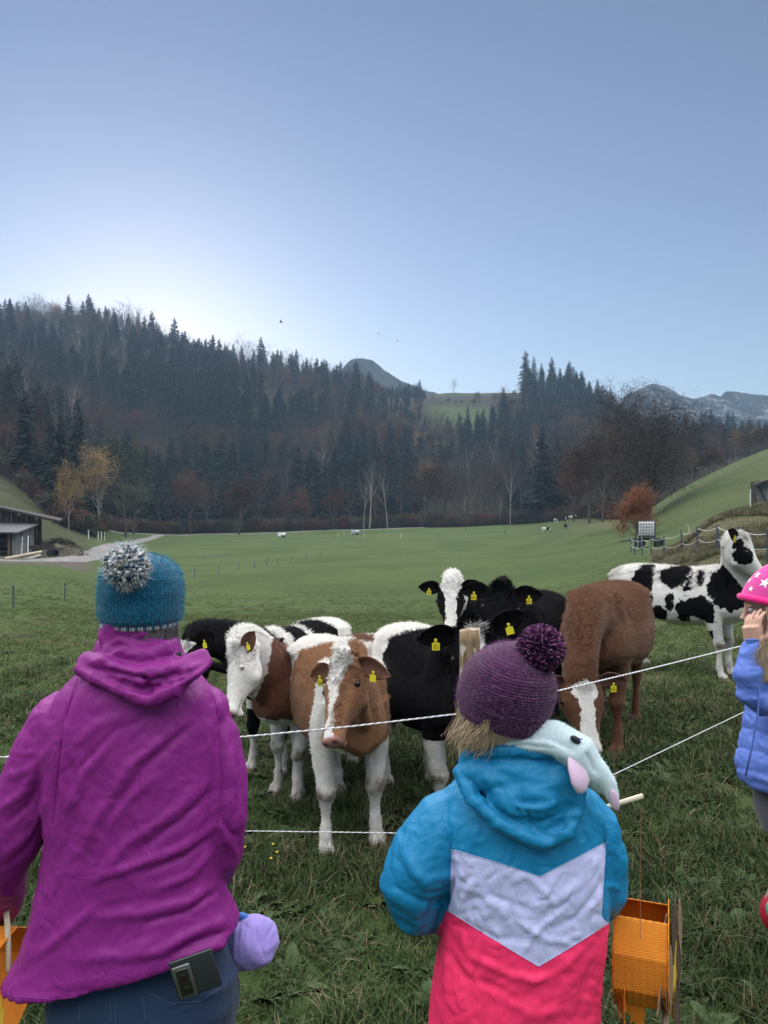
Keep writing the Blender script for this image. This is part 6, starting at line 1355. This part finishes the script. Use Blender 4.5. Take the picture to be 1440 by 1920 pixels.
FC = [([(845, 1590), (850, 1650), (835, 1700), (812, 1750)], 6, -.010), ([(838, 1500), (836, 1560), (844, 1600)], 4, -.005), ([(1136, 1560), (1140, 1640), (1134, 1700)], 5, -.008), ([(760, 1600), (790, 1650), (838, 1672)], 9, .006), ([(735, 1660), (790, 1690), (836, 1690)], 7, -.006), ([(850, 1640), (800, 1648), (770, 1630)], 6, .006), ([(845, 1665), (800, 1672)], 5, -.006), ([(730, 1700), (770, 1728), (800, 1735)], 5, .004),
 ([(870, 1660), (940, 1700), (960, 1740)], 7, .0045), ([(860, 1690), (920, 1680), (1000, 1710)], 6, -.004), ([(900, 1640), (870, 1680), (860, 1720)], 5, .005), ([(950, 1660), (985, 1640), (1040, 1690)], 6, .0045), ([(960, 1720), (1020, 1760), (1070, 1770)], 6, .005), ([(1100, 1640), (1040, 1690), (990, 1700)], 8, .0035), ([(870, 1730), (930, 1760), (1000, 1765)], 6, -.004), ([(1120, 1660), (1080, 1720), (1040, 1740)], 5, -.004), ([(1060, 1700), (1000, 1750), (980, 1790)], 5, .004),
 ([(850, 1730), (880, 1790), (960, 1830), (1040, 1840)], 8, .005), ([(830, 1770), (870, 1830), (950, 1860)], 7, -.004), ([(840, 1740), (842, 1830), (835, 1920)], 7, .0045), ([(1105, 1760), (1060, 1810), (980, 1850)], 8, .004), ([(1110, 1800), (1090, 1870), (1080, 1940)], 7, -.004), ([(860, 1790), (900, 1850), (900, 1930)], 8, .004), ([(930, 1870), (1000, 1900), (1070, 1890)], 10, .004), ([(1150, 1600), (1155, 1660)], 5, -.005), ([(1140, 1660), (1165, 1668)], 4, .005), ([(880, 1450), (850, 1490), (820, 1510)], 8, .004)]
folds(cj, FC + creases(46, (845, 1600, 1125, 1790), 2.6, .9, 7, .0028)); folds(cj, creases(34, (815, 1790, 1115, 1915), .15, .5, 8)); folds(cj, creases(22, (730, 1520, 845, 1740), .3, .6, 9)); folds(cj, creases(14, (850, 1480, 1130, 1630), 1.3, .6, 10, .0018)); wrinkle(cj, .0034, 9, 13, (1, 1, .8), 3); wrinkle(cj, .0013, 30, 19, (1, 1, .8), 2)
co = vco(cj); px, py = project(co); isarm = ((px < 838) & (py < 1760) & (px < 838 - (py - 1600) * .02)) | ((px > 1138))
f1 = np.interp(px, [800, 845, 1012, 1136, 1180], [1575, 1592, 1644, 1579, 1555]) ; f2 = np.interp(px, [800, 835, 1010, 1125, 1160], [1690, 1706, 1812, 1742, 1720])
fattr(cj, 'va', np.clip((py - f1) / 40, -1, 1)); fattr(cj, 'vb', np.clip((py - f2) / 40, -1, 1)); dar = np.minimum.reduce([np.hypot(px - x, (py - y)) for x, y in ((10, 10),)]) * 0
armf = np.clip(np.maximum(845 - px - np.clip(py - 1690, 0, 80) * .45, px - np.interp(py, [1500, 1580, 1720, 1780], [1128, 1137, 1128, 1200])) / 12, -1, 1) * (py < 1775); armf = np.where(py >= 1775, -1, armf); fattr(cj, 'sleeve', armf)
m = cloth('panelled_shell', (.008, .185, .38), .48, 900, .07, .1, .3); bc = m.b.inputs['Base Color'].links[0].from_socket
nn = m.step(m.noise(m.coord(), 6, 3), .3, .7, .94, 1.04)
wht = m.mix(m.step(m.attr('va'), -.012, .012), bc, (.50, .52, .80)); pnk = m.mix(m.step(m.attr('vb'), -.012, .012), wht, (.86, .035, .14)); m.col(m.mix(m.step(m.attr('sleeve'), -.03, .03), pnk, bc))
M_WSEAM = plain('seam_thread', (.40, .42, .62), .7)
M_TURQ = cloth('turquoise_shell', (.008, .185, .38), .48, 900, .07, .1, .3).m
link('jacket', rel(cj, O2), m.m, child)
_bc = bvh_of(cj, O2)
for pts in ([(846, 1592), (930, 1617), (1012, 1644), (1075, 1612), (1135, 1580)], [(838, 1706), (920, 1758), (1010, 1812), (1070, 1776), (1124, 1742)], [(845, 1545), (846, 1600), (842, 1660), (836, 1715)], [(1128, 1530), (1137, 1590), (1136, 1650), (1130, 1715)]): seam(child, _bc, pts, 1.4, M_TURQ if pts[0][0] in (845, 1128) else M_WSEAM, r=.0009)
# hood
mb = MB()
mb.ball(Wc(985, 1452, 1.455), (.112, .045, .052)); mb.ball(Wc(1000, 1500, 1.432), (.088, .040, .050)); mb.ball(Wc(1010, 1540, 1.425), (.058, .026, .036)); mb.ball(Wc(1050, 1480, 1.440), (.045, .035, .07)); mb.ball(Wc(905, 1450, 1.46), (.045, .035, .035))
mb.tube([Wc(872, 1432, 1.47), Wc(885, 1410, 1.46), Wc(930, 1408, 1.44), Wc(985, 1408, 1.43), Wc(1040, 1406, 1.435), Wc(1078, 1412, 1.46)], [.016, .014, .015, .015, .016, .016], 12)
mb.tube([Wc(858, 1440, 1.47), Wc(880, 1490, 1.43), Wc(930, 1540, 1.41), Wc(985, 1572, 1.40), Wc(1030, 1578, 1.40), Wc(1066, 1560, 1.405), Wc(1082, 1510, 1.42), Wc(1085, 1450, 1.43)], [.014, .014, .014, .013, .013, .014, .014, .014], 12)
ch = fuse(mb, .0048, 4); folds(ch, [([(975, 1420), (980, 1500), (1005, 1570)], 3, -.004), ([(880, 1425), (980, 1427), (1078, 1428)], 4, -.006), ([(880, 1400), (890, 1425)], 3, -.004), ([(895, 1400), (903, 1425)], 3, -.004), ([(910, 1400), (917, 1425)], 3, -.004), ([(925, 1400), (930, 1422)], 3, -.003), ([(905, 1440), (940, 1500), (980, 1540)], 7, .005), ([(880, 1460), (920, 1510), (960, 1545)], 5, -.005), ([(1070, 1520), (1020, 1540), (960, 1530)], 5, -.005), ([(1060, 1500), (1010, 1515), (960, 1510)], 6, .004), ([(940, 1440), (1000, 1460), (1060, 1470)], 8, .003)])
wrinkle(ch, .0035, 14, 23, (1, 1, 1.4), 3); link('hood', rel(ch, O2), M_TURQ, child)
M_PLUSH = cloth('pink_plush', (.52, .38, .52), .95, 300, .05, .4, .6).m
# pale fleece collar with hanging plush ears (plain stand-in)
fl = empty('plush_scarf', Wc(1040, 1400, 1.45)); tag(fl, 'pale blue fleece plush scarf with a pink-lined ear over the turquoise hood', 'scarf')
mb = MB(); mb.tube([Wc(898, 1408, 1.50), Wc(930, 1385, 1.48), Wc(985, 1374, 1.46), Wc(1040, 1384, 1.445), Wc(1085, 1412, 1.43), Wc(1115, 1452, 1.425), Wc(1128, 1480, 1.43)], [.018, .026, .030, .034, .036, .026, .012], 16)
mb.tube([Wc(905, 1402, 1.47), Wc(960, 1390, 1.44), Wc(1030, 1396, 1.42), Wc(1080, 1420, 1.41)], [.010, .016, .018, .014], 12)
mb.tube([Wc(1118, 1440, 1.42), Wc(1140, 1470, 1.415), Wc(1150, 1498, 1.41), Wc(1153, 1512, 1.41)], [.020, .017, .012, .006], 12)
fm = fuse(mb, .0042, 3); folds(fm, [([(910, 1395), (960, 1378), (1030, 1384), (1080, 1410)], 3, -.006), ([(920, 1412), (980, 1396), (1040, 1404)], 3, -.004), ([(1100, 1410), (1118, 1450)], 4, -.006)])
M_FL = cloth('pale_blue_fleece', (.50, .61, .65), .95, 300, .05, .4, .6).m; fo = link('fleece', rel(fm, fl.location), M_FL, fl)
co = vco(fm) + np.array(fl.location); ff = np.array([list(p.vertices)[:4] for p in fm.polygons if len(p.vertices) == 4]); fuzz(fl, co, ff, 7000, .0035, .0003, N('fleece_fuzz', .9).col((.50, .68, .74)).m, fl.location, 6)
mb = MB(); mb.tube([Wc(1068, 1420, 1.400), Wc(1076, 1436, 1.393), Wc(1086, 1456, 1.388), Wc(1093, 1472, 1.388), Wc(1096, 1480, 1.390)], [.006, .018, .027, .025, .012], 16, squash=.36); put(mb, 'plush_ear', M_PLUSH, fl)
mb = MB(); mb.ball(Wc(1152, 1500, 1.398), (.009, .006, .020), 14, 10, rot=Matrix.Rotation(-.25, 3, 'Y')); put(mb, 'ear_lining', M_PLUSH, fl)
mb = MB(); mb.ball(Wc(1079, 1387, 1.405), (.011, .005, .0065), 14, 10, rot=Matrix.Rotation(.6, 3, 'Y')); put(mb, 'plush_eye', plain('dark_stitching', (.02, .02, .03), .5), fl)
mb = MB(); mb.ball(Wc(1096, 1396, 1.415), (.018, .006, .006), 14, 10, rot=Matrix.Rotation(.75, 3, 'Y')); put(mb, 'blue_patch', cloth('royal_blue_felt', (.06, .09, .45), .9).m, fl)
# hair
M_BLOND = N('blonde_hair', .5, .4); _c = M_BLOND.coord(); M_BLOND.col(M_BLOND.mix(M_BLOND.step(M_BLOND.noise(M_BLOND.scale(_c, (90, 90, 8)), 2, 3), .3, .7), (.22, .15, .09), (.52, .40, .27))); M_BLOND = M_BLOND.m
def _hb(r):
    t = r.random(); p = Wc(862 + 55 * t + r.gauss(0, 4), 1312 + 38 * t, 1.485 - .075 * t + r.uniform(-.008, .02)); e = Wc(858 + 48 * t * r.uniform(.7, 1.2) + r.gauss(0, 8) - (22 * r.random() if r.random() < .35 else 0), 1384 + 12 * t + r.gauss(0, 12), 1.47 - .055 * t + r.uniform(-.01, .02)); m1 = p.lerp(e, .4) + V3((.006 + r.gauss(0, .003), -.004, 0)); m2 = p.lerp(e, .8) + V3((.004 + r.gauss(0, .003), 0, 0)); return [p, m1, m2, e]
strands(child, O2, 1700, _hb, .0007, M_BLOND, 4)
# purple hat
hat2 = empty('hat', Wc(935, 1345, 1.50)); tag(hat2, 'purple variegated knitted hat with a large purple pompom, worn by the child in turquoise', 'hat')
m = N('purple_wool', .95, .1); co_ = m.coord(); rw = m.attr('row'); vv = m.n('CombineXYZ'); m.put(vv.inputs[0], m.math('MULTIPLY', m.math('FLOOR', rw), 3.71)); ang = m.noise(m.scale(co_, (1, 1, 1)), 14, 2); m.put(vv.inputs[1], m.math('MULTIPLY', ang, 9.0))
yn = m.noise(vv.outputs[0], 1.2, 3, .6); c = m.ramp(yn, [(.30, (.010, .008, .028)), (.40, (.040, .011, .045)), (.50, (.085, .022, .075)), (.57, (.024, .012, .045)), (.64, (.15, .05, .12)), (.70, (.05, .035, .085)), (.78, (.16, .10, .17))])
fl_ = m.noise(co_, 160, 3, .7); c = m.mix(m.step(fl_, .64, .74, 0, .6), c, (.40, .32, .42)); g = m.attr('groove'); m.col(m.mix(m.step(m.math('MULTIPLY', g, g), 0, 1, 0, .3), c, (.02, .008, .025))); m.bump(m.noise(co_, 380, 3, .7), .7, .002); m.b.inputs['Sheen Weight'].default_value = .25
ax2 = (Wc(984, 1190, 1.47) - Wc(938, 1344, 1.50))
ho, HV, HF = knit_hat(hat2, 'beanie', Wc(938, 1342, 1.50), ax2, .088, .098, .150, 30, 46, .0017, m.m, front=(.45, .88, 0), shape=[(0, .93), (.08, .99), (.25, 1.03), (.5, 1.02), (.68, .90), (.82, .70), (.92, .46), (.98, .26), (1, .02)], seed=11, kv=.3)
fuzz(hat2, HV, HF, 9000, .007, .0003, N('mauve_fuzz', .9, .1).col((.20, .09, .19)).m, hat2.location, 2)
mp = N('purple_yarn', .95, .1); mp.col(mp.ramp(mp.math('ADD', mp.attr('tone'), mp.step(mp.noise(mp.coord(), 80, 2), .3, .7, -.2, .2)), [(0, (.012, .007, .022)), (.3, (.040, .012, .045)), (.6, (.085, .024, .075)), (.85, (.16, .055, .13)), (1, (.25, .12, .21))])); mp.bump(mp.noise(mp.coord(), 500, 2), .5, .002)
pc2 = Wc(1014, 1216, 1.455); pompom(hat2, pc2, .0475, 1500, .0017, mp.m, 9, hat2.location, (1, .85, 1), .7, .4)
_pb = MB(); _pb.ball(pc2 - hat2.location, .036); _pb.build('pompom_core', mp.m, hat2, True)
# trousers
mb = MB(); loft(mb, [ellring((O2.x, 1.53, z), w, dpt, 28, .85) for z, w, dpt in ((.80, .125, .10), (.70, .145, .115), (.60, .145, .11))])
for q in (-1, 1): mb.tube([(O2.x + q * .07, 1.53, .66), (O2.x + q * .075, 1.53, .4), (O2.x + q * .08, 1.535, .06)], [.082, .066, .058], 18)
tr = fuse(mb, .009, 4); link('trousers', rel(tr, O2), cloth('navy_trousers', (.02, .025, .05), .85).m, child)
for q in (-1, 1):
    s_ = MB(); s_.tube([(q * .08, -.03, .045), (q * .08, .05, .045), (q * .08, .13, .03)], [.042, .042, .03], 12); s_.build('shoe', plain('dark_boot', (.03, .03, .04), .7), child, True)
# sticks and lanterns
M_STICK = plain('pale_dowel', (.58, .52, .38), .6, .1, 4)
s1 = MB().tube([W(1085, 1530, 1.66), W(1205, 1492, 1.60)], .0052, 10).build('lantern_stick', M_STICK, None, True); tag(s1, 'pale wooden stick poking out past the child\'s right shoulder', 'stick')
s2 = MB().tube([W(8, 1668, 1.84), W(14, 1735, 1.80), W(17, 1822, 1.74)], .0062, 10).build('lantern_stick', M_STICK, None, True); tag(s2, 'pale wooden stick at the left edge in front of the tiger lantern', 'stick')
def cardband(root, c, R, w, a0, a1, mat, wavy=.0009):
    nA, nX = 480, 70; V = []
    for i in range(nA):
        a = a0 + (a1 - a0) * i / (nA - 1)
        for j in range(nX):
            x = (j / (nX - 1) - .5) * w; rr = R * (math.cos(math.pi / 9) / math.cos(((a % (2 * math.pi / 9)) - math.pi / 9))) + wavy * math.sin((a * R / .0046 + .30 * math.sin(x / .0022)) * 2 * math.pi / 1.0)
            V.append((c[0] + x, c[1] + rr * math.cos(a), c[2] + rr * math.sin(a)))
    Fc = [(i * nX + j, i * nX + j + 1, (i + 1) * nX + j + 1, (i + 1) * nX + j) for i in range(nA - 1) for j in range(nX - 1)]
    o = link('corrugated_band', mesh_from('corrugated_band', V, Fc), mat, root); md = o.modifiers.new('thick', 'SOLIDIFY'); md.thickness = .0012; return o
def plate(root, name, outline, x, th, mat, org=(0, 0, 0), rot=0.0):
    n = len(outline); R = Matrix.Rotation(rot, 3, 'Z'); vs = [R @ Vector((t, a, b)) + Vector((x, 0, 0)) + Vector(org) for t in (-th, th) for a, b in outline]
    return link(name, mesh_from(name, vs, [tuple(range(n - 1, -1, -1)), tuple(range(n, 2 * n))] + [(j, (j + 1) % n, n + (j + 1) % n, n + j) for j in range(n)], False), mat, root)
M_ORC = plain('orange_card', (.60, .20, .015), .75, .06, 20, .1); M_ORC.node_tree.nodes['Principled BSDF'].inputs['Transmission Weight'].default_value = 0
M_ORD = plain('deep_orange_card', (.62, .12, .015), .8, .06, 20); M_YC = plain('yellow_card', (.62, .38, .04), .8, .08, 20); M_BRC = plain('brown_card', (.085, .055, .04), .85, .25, 30); M_BRL = plain('tan_card', (.25, .17, .11), .85, .2, 30)
def feather(cx, cy, L, w, ang, n=7):
    d = V3((math.cos(ang), math.sin(ang), 0)); s = V3((-d.y, d.x, 0)); P = []
    for i in range(n): t = i / (n - 1); P.append((cx + d.x * L * t + s.x * w * math.sin(math.pi * min(.98, .08 + t)), cy + d.y * L * t + s.y * w * math.sin(math.pi * min(.98, .08 + t))))
    for i in range(n - 1, -1, -1): t = i / (n - 1); P.append((cx + d.x * L * t - s.x * w * math.sin(math.pi * min(.98, .08 + t)), cy + d.y * L * t - s.y * w * math.sin(math.pi * min(.98, .08 + t))))
    return P
def scallop(R, n, dep, a0=0, a1=6.283):
    P = []
    for k in range(n * 6):
        a = a0 + (a1 - a0) * k / (n * 6); r = R + dep * (1 - abs(((k % 6) / 6) * 2 - 1)); P.append((r * math.cos(a), r * math.sin(a)))
    return P
DL = 1.50; lc = W(1204, 1782, DL + .08); lan = empty('paper_lantern', lc, .16); tag(lan, 'orange corrugated paper lantern with brown feather wings hanging right of the child', 'lantern'); lan.rotation_euler[2] = -.36
cardband(lan, (0, 0, 0), .098, .100, math.radians(118), math.radians(418), M_ORC)
plate(lan, 'side_disc', scallop(.102, 22, .003), -.051, .0008, M_ORD); plate(lan, 'side_disc', scallop(.102, 22, .003), .051, .0008, M_ORC)
o = lan.children
plate(lan, 'wing_front', feather(-.03, .085, .215, .045, -1.42, 9), .0575, .0008, M_YC, rot=-.36)
for k, (y, z, L, w, a) in enumerate(((-.035, .10, .12, .018, -1.75), (.0, .115, .13, .018, -1.6), (.035, .10, .13, .018, -1.45), (-.06, .03, .13, .018, -1.7), (-.02, .03, .14, .018, -1.55), (.03, .03, .14, .018, -1.45), (-.05, -.05, .12, .016, -1.6), (.0, -.06, .14, .016, -1.55), (-.08, -.02, .06, .02, -2.6), (.02, -.10, .10, .014, -1.5))):
    plate(lan, 'feather', feather(y, z, L, w, a), .060 + .002 * (k % 4), .0006, M_BRC if k % 2 else M_BRL, rot=-.34 + .06 * (k % 3))
plate(lan, 'ear_tuft', feather(.02, .10, .05, .008, 1.5), .062, .0006, M_BRC); plate(lan, 'ear_tuft', feather(-.03, .10, .045, .008, 1.6), .064, .0006, M_BRL)
plate(lan, 'wing', feather(-.085, -.02, .055, .022, -2.3), .048, .0006, M_BRC)
for k, (y, z, L, w, a) in enumerate(((-.05, .0, .09, .020, -2.3), (-.06, -.04, .08, .020, -2.2), (-.04, -.075, .05, .016, -2.0))): plate(lan, 'feather', feather(y, z, L, w, a), -.054 - .001 * k, .0006, M_ORC, rot=.25)
tl = MB()
def zplate(root, name, outline, y, mat): 
    n = len(outline); vs = [(a, y + t, b) for t in (-.0007, .0007) for a, b in outline]; return link(name, mesh_from(name, vs, [tuple(range(n)), tuple(range(2 * n - 1, n - 1, -1))] + [(j, n + j, n + (j + 1) % n, (j + 1) % n) for j in range(n)], False), mat, root)
zplate(lan, 'tail_feather', [(-.030, -.085), (.004, -.085), (.008, -.105), (.004, -.118), (.012, -.128), (.004, -.134), (-.002, -.124), (-.008, -.137), (-.014, -.120), (-.022, -.130), (-.020, -.112), (-.030, -.104)], -.045, M_ORC)
wr = MB(); wr.tube([(0, -.09, .098 * .5 + .02), (-.002, -.045, .17), (-.001, -.02, .30)], .0007, 5); wr.tube([(.045, .0, .10), (.045, -.01, .2), (.0, -.02, .30)], .0006, 5); wr.build('wire', plain('copper_wire', (.25, .10, .05), .5), lan)
# left lantern, mostly outside the frame
l2 = W(-22, 1838, 1.80); lan2 = empty('paper_lantern', l2, -.1); tag(lan2, 'orange and yellow paper lantern with dark stripes at the bottom left edge', 'lantern')
o = cardband(lan2, (0, 0, 0), .118, .12, 0, 6.283, M_ORC); 
zplate(lan2, 'face_disc', scallop(.118, 26, .004), -.128, M_YC); zplate(lan2, 'brow', [(.02, .118), (.085, .100), (.10, .04), (.05, .058), (.0, .07)], -.131, M_ORC)
for k, (x, z) in enumerate(((.055, .035), (.060, -.035))): 
    e = MB(); e.ball((x, -.131, z + .02), (.026, .003, .010), 12, 8, rot=Matrix.Rotation(.2, 3, 'Y')); e.build('dark_stripe', M_BRC, lan2, True)
e = MB(); e.ball((.052, -.133, .0), (.022, .005, .017), 16, 10); e.build('eye_spot', M_EYE, lan2, True); e = MB(); e.ball((.060, -.138, .008), (.006, .003, .005), 10, 8); e.build('eye_glint', M_WHITE, lan2, True)
zplate(lan2, 'ear', [(.04, .10), (.075, .13), (.09, .09)], -.126, M_BRC)

# ======== the girl in the blue padded jacket
DG = 2.72; gx = W(1470, 1400, DG).x; O3 = V3((gx, DG, float(TZ(gx, DG))))
girl = empty('person', O3); tag(girl, 'girl in quilted blue jacket and pink star hat, hand at her mouth', 'person')
Wg = lambda px, py, d=DG: W(px, py, d)
hg = Wg(1447, 1135, 2.72); look = V3((-.93, .25, -.28)).normalized()
elG = [Wg(1425, 1318, 2.66), Wg(1520, 1330, 2.80)]; wrG = [Wg(1417, 1216, 2.62), Wg(1560, 1410, 2.7)]
body(girl, '', hg, .96, look, Wg(1468, 1225, 2.74), [Wg(1462, 1262, 2.64), Wg(1498, 1262, 2.86)], elG, wrG, [V3((gx + .05, 2.66, .80)), V3((gx + .05, 2.80, .80))], [V3((gx + .12, 2.62, .0)), V3((gx + .13, 2.82, .0))], [((-.10, .10, 1), (.80, .35, .2)), ((-.3, -.2, -.6), (-1, 0, 0))], curl=.55, voxel=.0036, trunk=.72)
mb = MB()
def grow_(l, r_, py, dep): a, b = W(l, py, DG + .02), W(r_, py, DG + .02); return ellring((a + b) / 2, (b - a).length / 2, dep, 32, .85)
loft(mb, [grow_(*q) for q in ((1440, 1502, 1216, .07), (1432, 1520, 1245, .12), (1424, 1530, 1285, .145), (1412, 1534, 1330, .15), (1403, 1545, 1380, .15), (1394, 1550, 1420, .155), (1390, 1552, 1445, .158), (1398, 1550, 1470, .150))])
mb.tube([Wg(1466, 1262, 2.66), Wg(1445, 1292, 2.63), Wg(1424, 1316, 2.625), Wg(1409, 1300, 2.62), Wg(1404, 1262, 2.61), Wg(1412, 1224, 2.615), Wg(1415, 1206, 2.62)], [.062, .058, .052, .050, .048, .040, .036], 20)
mb.tube([Wg(1500, 1262, 2.86), Wg(1530, 1320, 2.82), Wg(1560, 1390, 2.74)], [.062, .055, .042], 16)
gj = fuse(mb, .0075, 4); co = vco(gj); no = vno(gj); px, py = project(co)
arm = (px < 1432) & (py < 1330); ph_ = np.where(arm, (py - 1200) / 47.0, (py + (px - 1400) * -.28 + np.sin(px / 22.) * 3) / 38.0)
bul = np.abs(np.sin(np.pi * ph_)) ** .38; co += no * ((bul - .6) * np.where(arm, .007, .010) * np.clip(np.abs(no[:, 2]) * -1 + 1.15, .1, 1))[:, None]; vset(gj, co); wrinkle(gj, .0035, 16, 31, (.5, 1, 1.6), 3)
m = cloth('blue_quilted_shell', (.12, .20, .60), .5, 900, .08, .1, .3); link('jacket', rel(gj, O3), m.m, girl)
mb = MB()
for k in range(6):
    t = k / 5; mb.tube([tuple(Wg(1415.0 + 16 * math.cos(a), 1200 + 3.4 * k, 2.62 + .03 * math.sin(a))) for a in [2 * math.pi * j / 20 for j in range(21)]], .0045, 6)
put(mb, 'knitted_cuff', cloth('blue_rib', (.08, .15, .48), .9).m, girl)
mb = MB(); mb.tube([tuple(Wg(1425, 1250, 2.585)), tuple(Wg(1422, 1330, 2.56)), tuple(Wg(1410, 1400, 2.565)), tuple(Wg(1398, 1455, 2.57))], .003, 8); put(mb, 'zip', cloth('dark_blue_tape', (.08, .14, .45), .7).m, girl)
mb = MB(); loft(mb, [ellring((gx + .07, 2.74, z), w, dpt, 24, .85) for z, w, dpt in ((.96, .142, .15), (.80, .150, .16), (.68, .148, .155), (.60, .12, .14))])
for y in (2.64, 2.82): mb.tube([(gx + .085, y, .72), (gx + .105, y, .4), (gx + .125, y, .06)], [.088, .070, .062], 16)
tr = fuse(mb, .010, 3); link('trousers', rel(tr, O3), cloth('grey_trousers', (.06, .06, .08), .85).m, girl)
for y in (-.08, .10):
    s_ = MB(); s_.tube([(.15, y, .045), (.09, y, .045), (.03, y, .03)], [.04, .04, .028], 12); s_.build('shoe', plain('pink_boot', (.35, .05, .15), .6), girl, True)
hat3 = empty('hat', hg); tag(hat3, 'pink cotton hat with white stars, worn by the girl in blue at the right edge', 'hat')
nu, nv_ = 64, 30; V = []; ax3 = V3((.22, 0, 1)).normalized(); c3 = hg + V3((.0, 0, .012)); sdv = V3((1, 0, -.22)).normalized()
for i in range(nu):
    a = 2 * math.pi * i / nu
    for j in range(nv_ + 1):
        t = j / nv_; s_ = math.cos(t * math.pi / 2) ** .55 * (1 + .02 * math.sin(3 * a + 4 * t)); V.append(tuple(c3 - hat3.location + ax3 * (.145 * t) + sdv * .102 * s_ * math.cos(a) + V3((0, 1, 0)) * .092 * s_ * math.sin(a)))
Fh = [(i * (nv_ + 1) + j, ((i + 1) % nu) * (nv_ + 1) + j, ((i + 1) % nu) * (nv_ + 1) + j + 1, i * (nv_ + 1) + j + 1) for i in range(nu) for j in range(nv_)]
crown = link('crown', mesh_from('crown', V, Fh), cloth('pink_jersey', (.62, .06, .30), .8, 600, .06, .2, .3).m, hat3)
mb = MB(); mb.tube([tuple(c3 - hat3.location + sdv * .104 * math.cos(a) + V3((0, 1, 0)) * .094 * math.sin(a) - ax3 * .004) for a in [2 * math.pi * j / 40 for j in range(41)]], .0125, 10); mb.build('rolled_brim', cloth('hot_pink_jersey', (.80, .02, .22), .8).m, hat3, True)
bv = BVHTree.FromPolygons([Vector(v) + hat3.location for v in V], Fh)
M_STAR = N('star_print', .8).col((.78, .76, .80)).m; rs = random.Random(3)
for (sx, sy, sr) in ((1420, 1078, 7), (1434, 1093, 9), (1408, 1104, 5.5), (1432, 1052, 5), (1406, 1088, 5), (1450, 1070, 8), (1462, 1102, 7), (1447, 1113, 4.5), (1478, 1085, 8), (1418, 1060, 4), (1470, 1055, 6)):
    o_ = V3((0, 0, CH)); dv = W(sx, sy, 1.0) - o_; dv.normalize(); hit = bv.ray_cast(o_, dv)
    if hit[0] is None: continue
    p, n_ = hit[0], hit[1]; n_ = n_ if n_.dot(dv) < 0 else -n_; t1 = n_.orthogonal().normalized(); t2 = n_.cross(t1); ph0 = rs.random() * 6.28; k = 2.7 / F; P_ = []
    for q in range(10):
        r_ = sr * k * (1.25 if q % 2 == 0 else .5); a = ph0 + q * math.pi / 5; w_ = p + t1 * r_ * math.cos(a) + t2 * r_ * math.sin(a); h2 = bv.find_nearest(w_); P_.append(tuple((h2[0] + n_ * .0012) - hat3.location))
    P_.append(tuple(p + n_ * .0014 - hat3.location)); link('star', mesh_from('star', P_, [(q, (q + 1) % 10, 10) for q in range(10)], False), M_STAR, hat3)
def _hg(r):
    t = r.random(); p = Wg(1442 + 34 * t + r.gauss(0, 3), 1132, 2.66 + .07 * t - r.random() * .02 * 1); y2 = r.uniform(1225, 1282); e = Wg(1416 + 48 * t + r.gauss(0, 6), y2, 2.565 + .02 * r.random()); m1 = p.lerp(e, .35) + V3((.012, -.03, 0)); m2 = p.lerp(e, .7) + V3((.012 + r.gauss(0, .004), -.02, 0)); return [p, m1, m2, e]
strands(girl, O3, 3200, _hg, .0011, M_BLOND, 8)
# red lantern held by the girl
rl = empty('paper_lantern', W(1476, 1712, 2.45)); tag(rl, 'red lantern with pink and green front on a white string, right edge', 'lantern')
mb = MB(); mb.ball((0, 0, 0), (.084, .06, .082), 24, 16); mb.build('shell', plain('dark_red_card', (.32, .01, .03), .7), rl, True)
mb = MB(); mb.ball((-.025, -.040, .010), (.045, .022, .040), 18, 12); mb.build('pink_front', plain('pink_card', (.70, .25, .30), .7), rl, True); mb = MB(); mb.ball((-.066, -.025, .022), (.012, .02, .028), 12, 8); mb.build('green_leaf', plain('green_card', (.08, .35, .22), .7), rl, True)
mb = MB(); mb.tube([(-.078, -.02, .06), (-.072, -.03, .10), (-.062, -.03, .18), (-.070, -.03, .24), (-.06, -.02, .34), (-.01, 0, .50)], .0016, 5); mb.build('string', M_PALEP, rl); MB().box((-.062, -.03, .165), (.012, .006, .03), bev=.002).build('string_tag', M_WHITE, rl)
o = MB().tube([W(1468, 1420, 2.48), W(1540, 1395, 2.66)], .006, 8).build('lantern_stick', M_STICK, None, True); tag(o, 'wooden stick held by the girl beyond the right edge', 'stick')
# ---------------------------------------------------------------- air
_h = MB().box((0, 300, 165), (3600, 3600, 350)).build('haze'); tag(_h, 'thin blue evening haze filling the valley', kind='stuff')
_hm = bpy.data.materials.new('haze'); _hm.use_nodes = True; _ht = _hm.node_tree; _ht.nodes.clear()
_pv = _ht.nodes.new('ShaderNodeVolumePrincipled'); _pv.inputs['Density'].default_value = HAZE; _pv.inputs['Color'].default_value = (.50, .73, 1, 1); _pv.inputs['Anisotropy'].default_value = .35
_ho = _ht.nodes.new('ShaderNodeOutputMaterial'); _ht.links.new(_pv.outputs[0], _ho.inputs['Volume']); _h.data.materials.append(_hm)
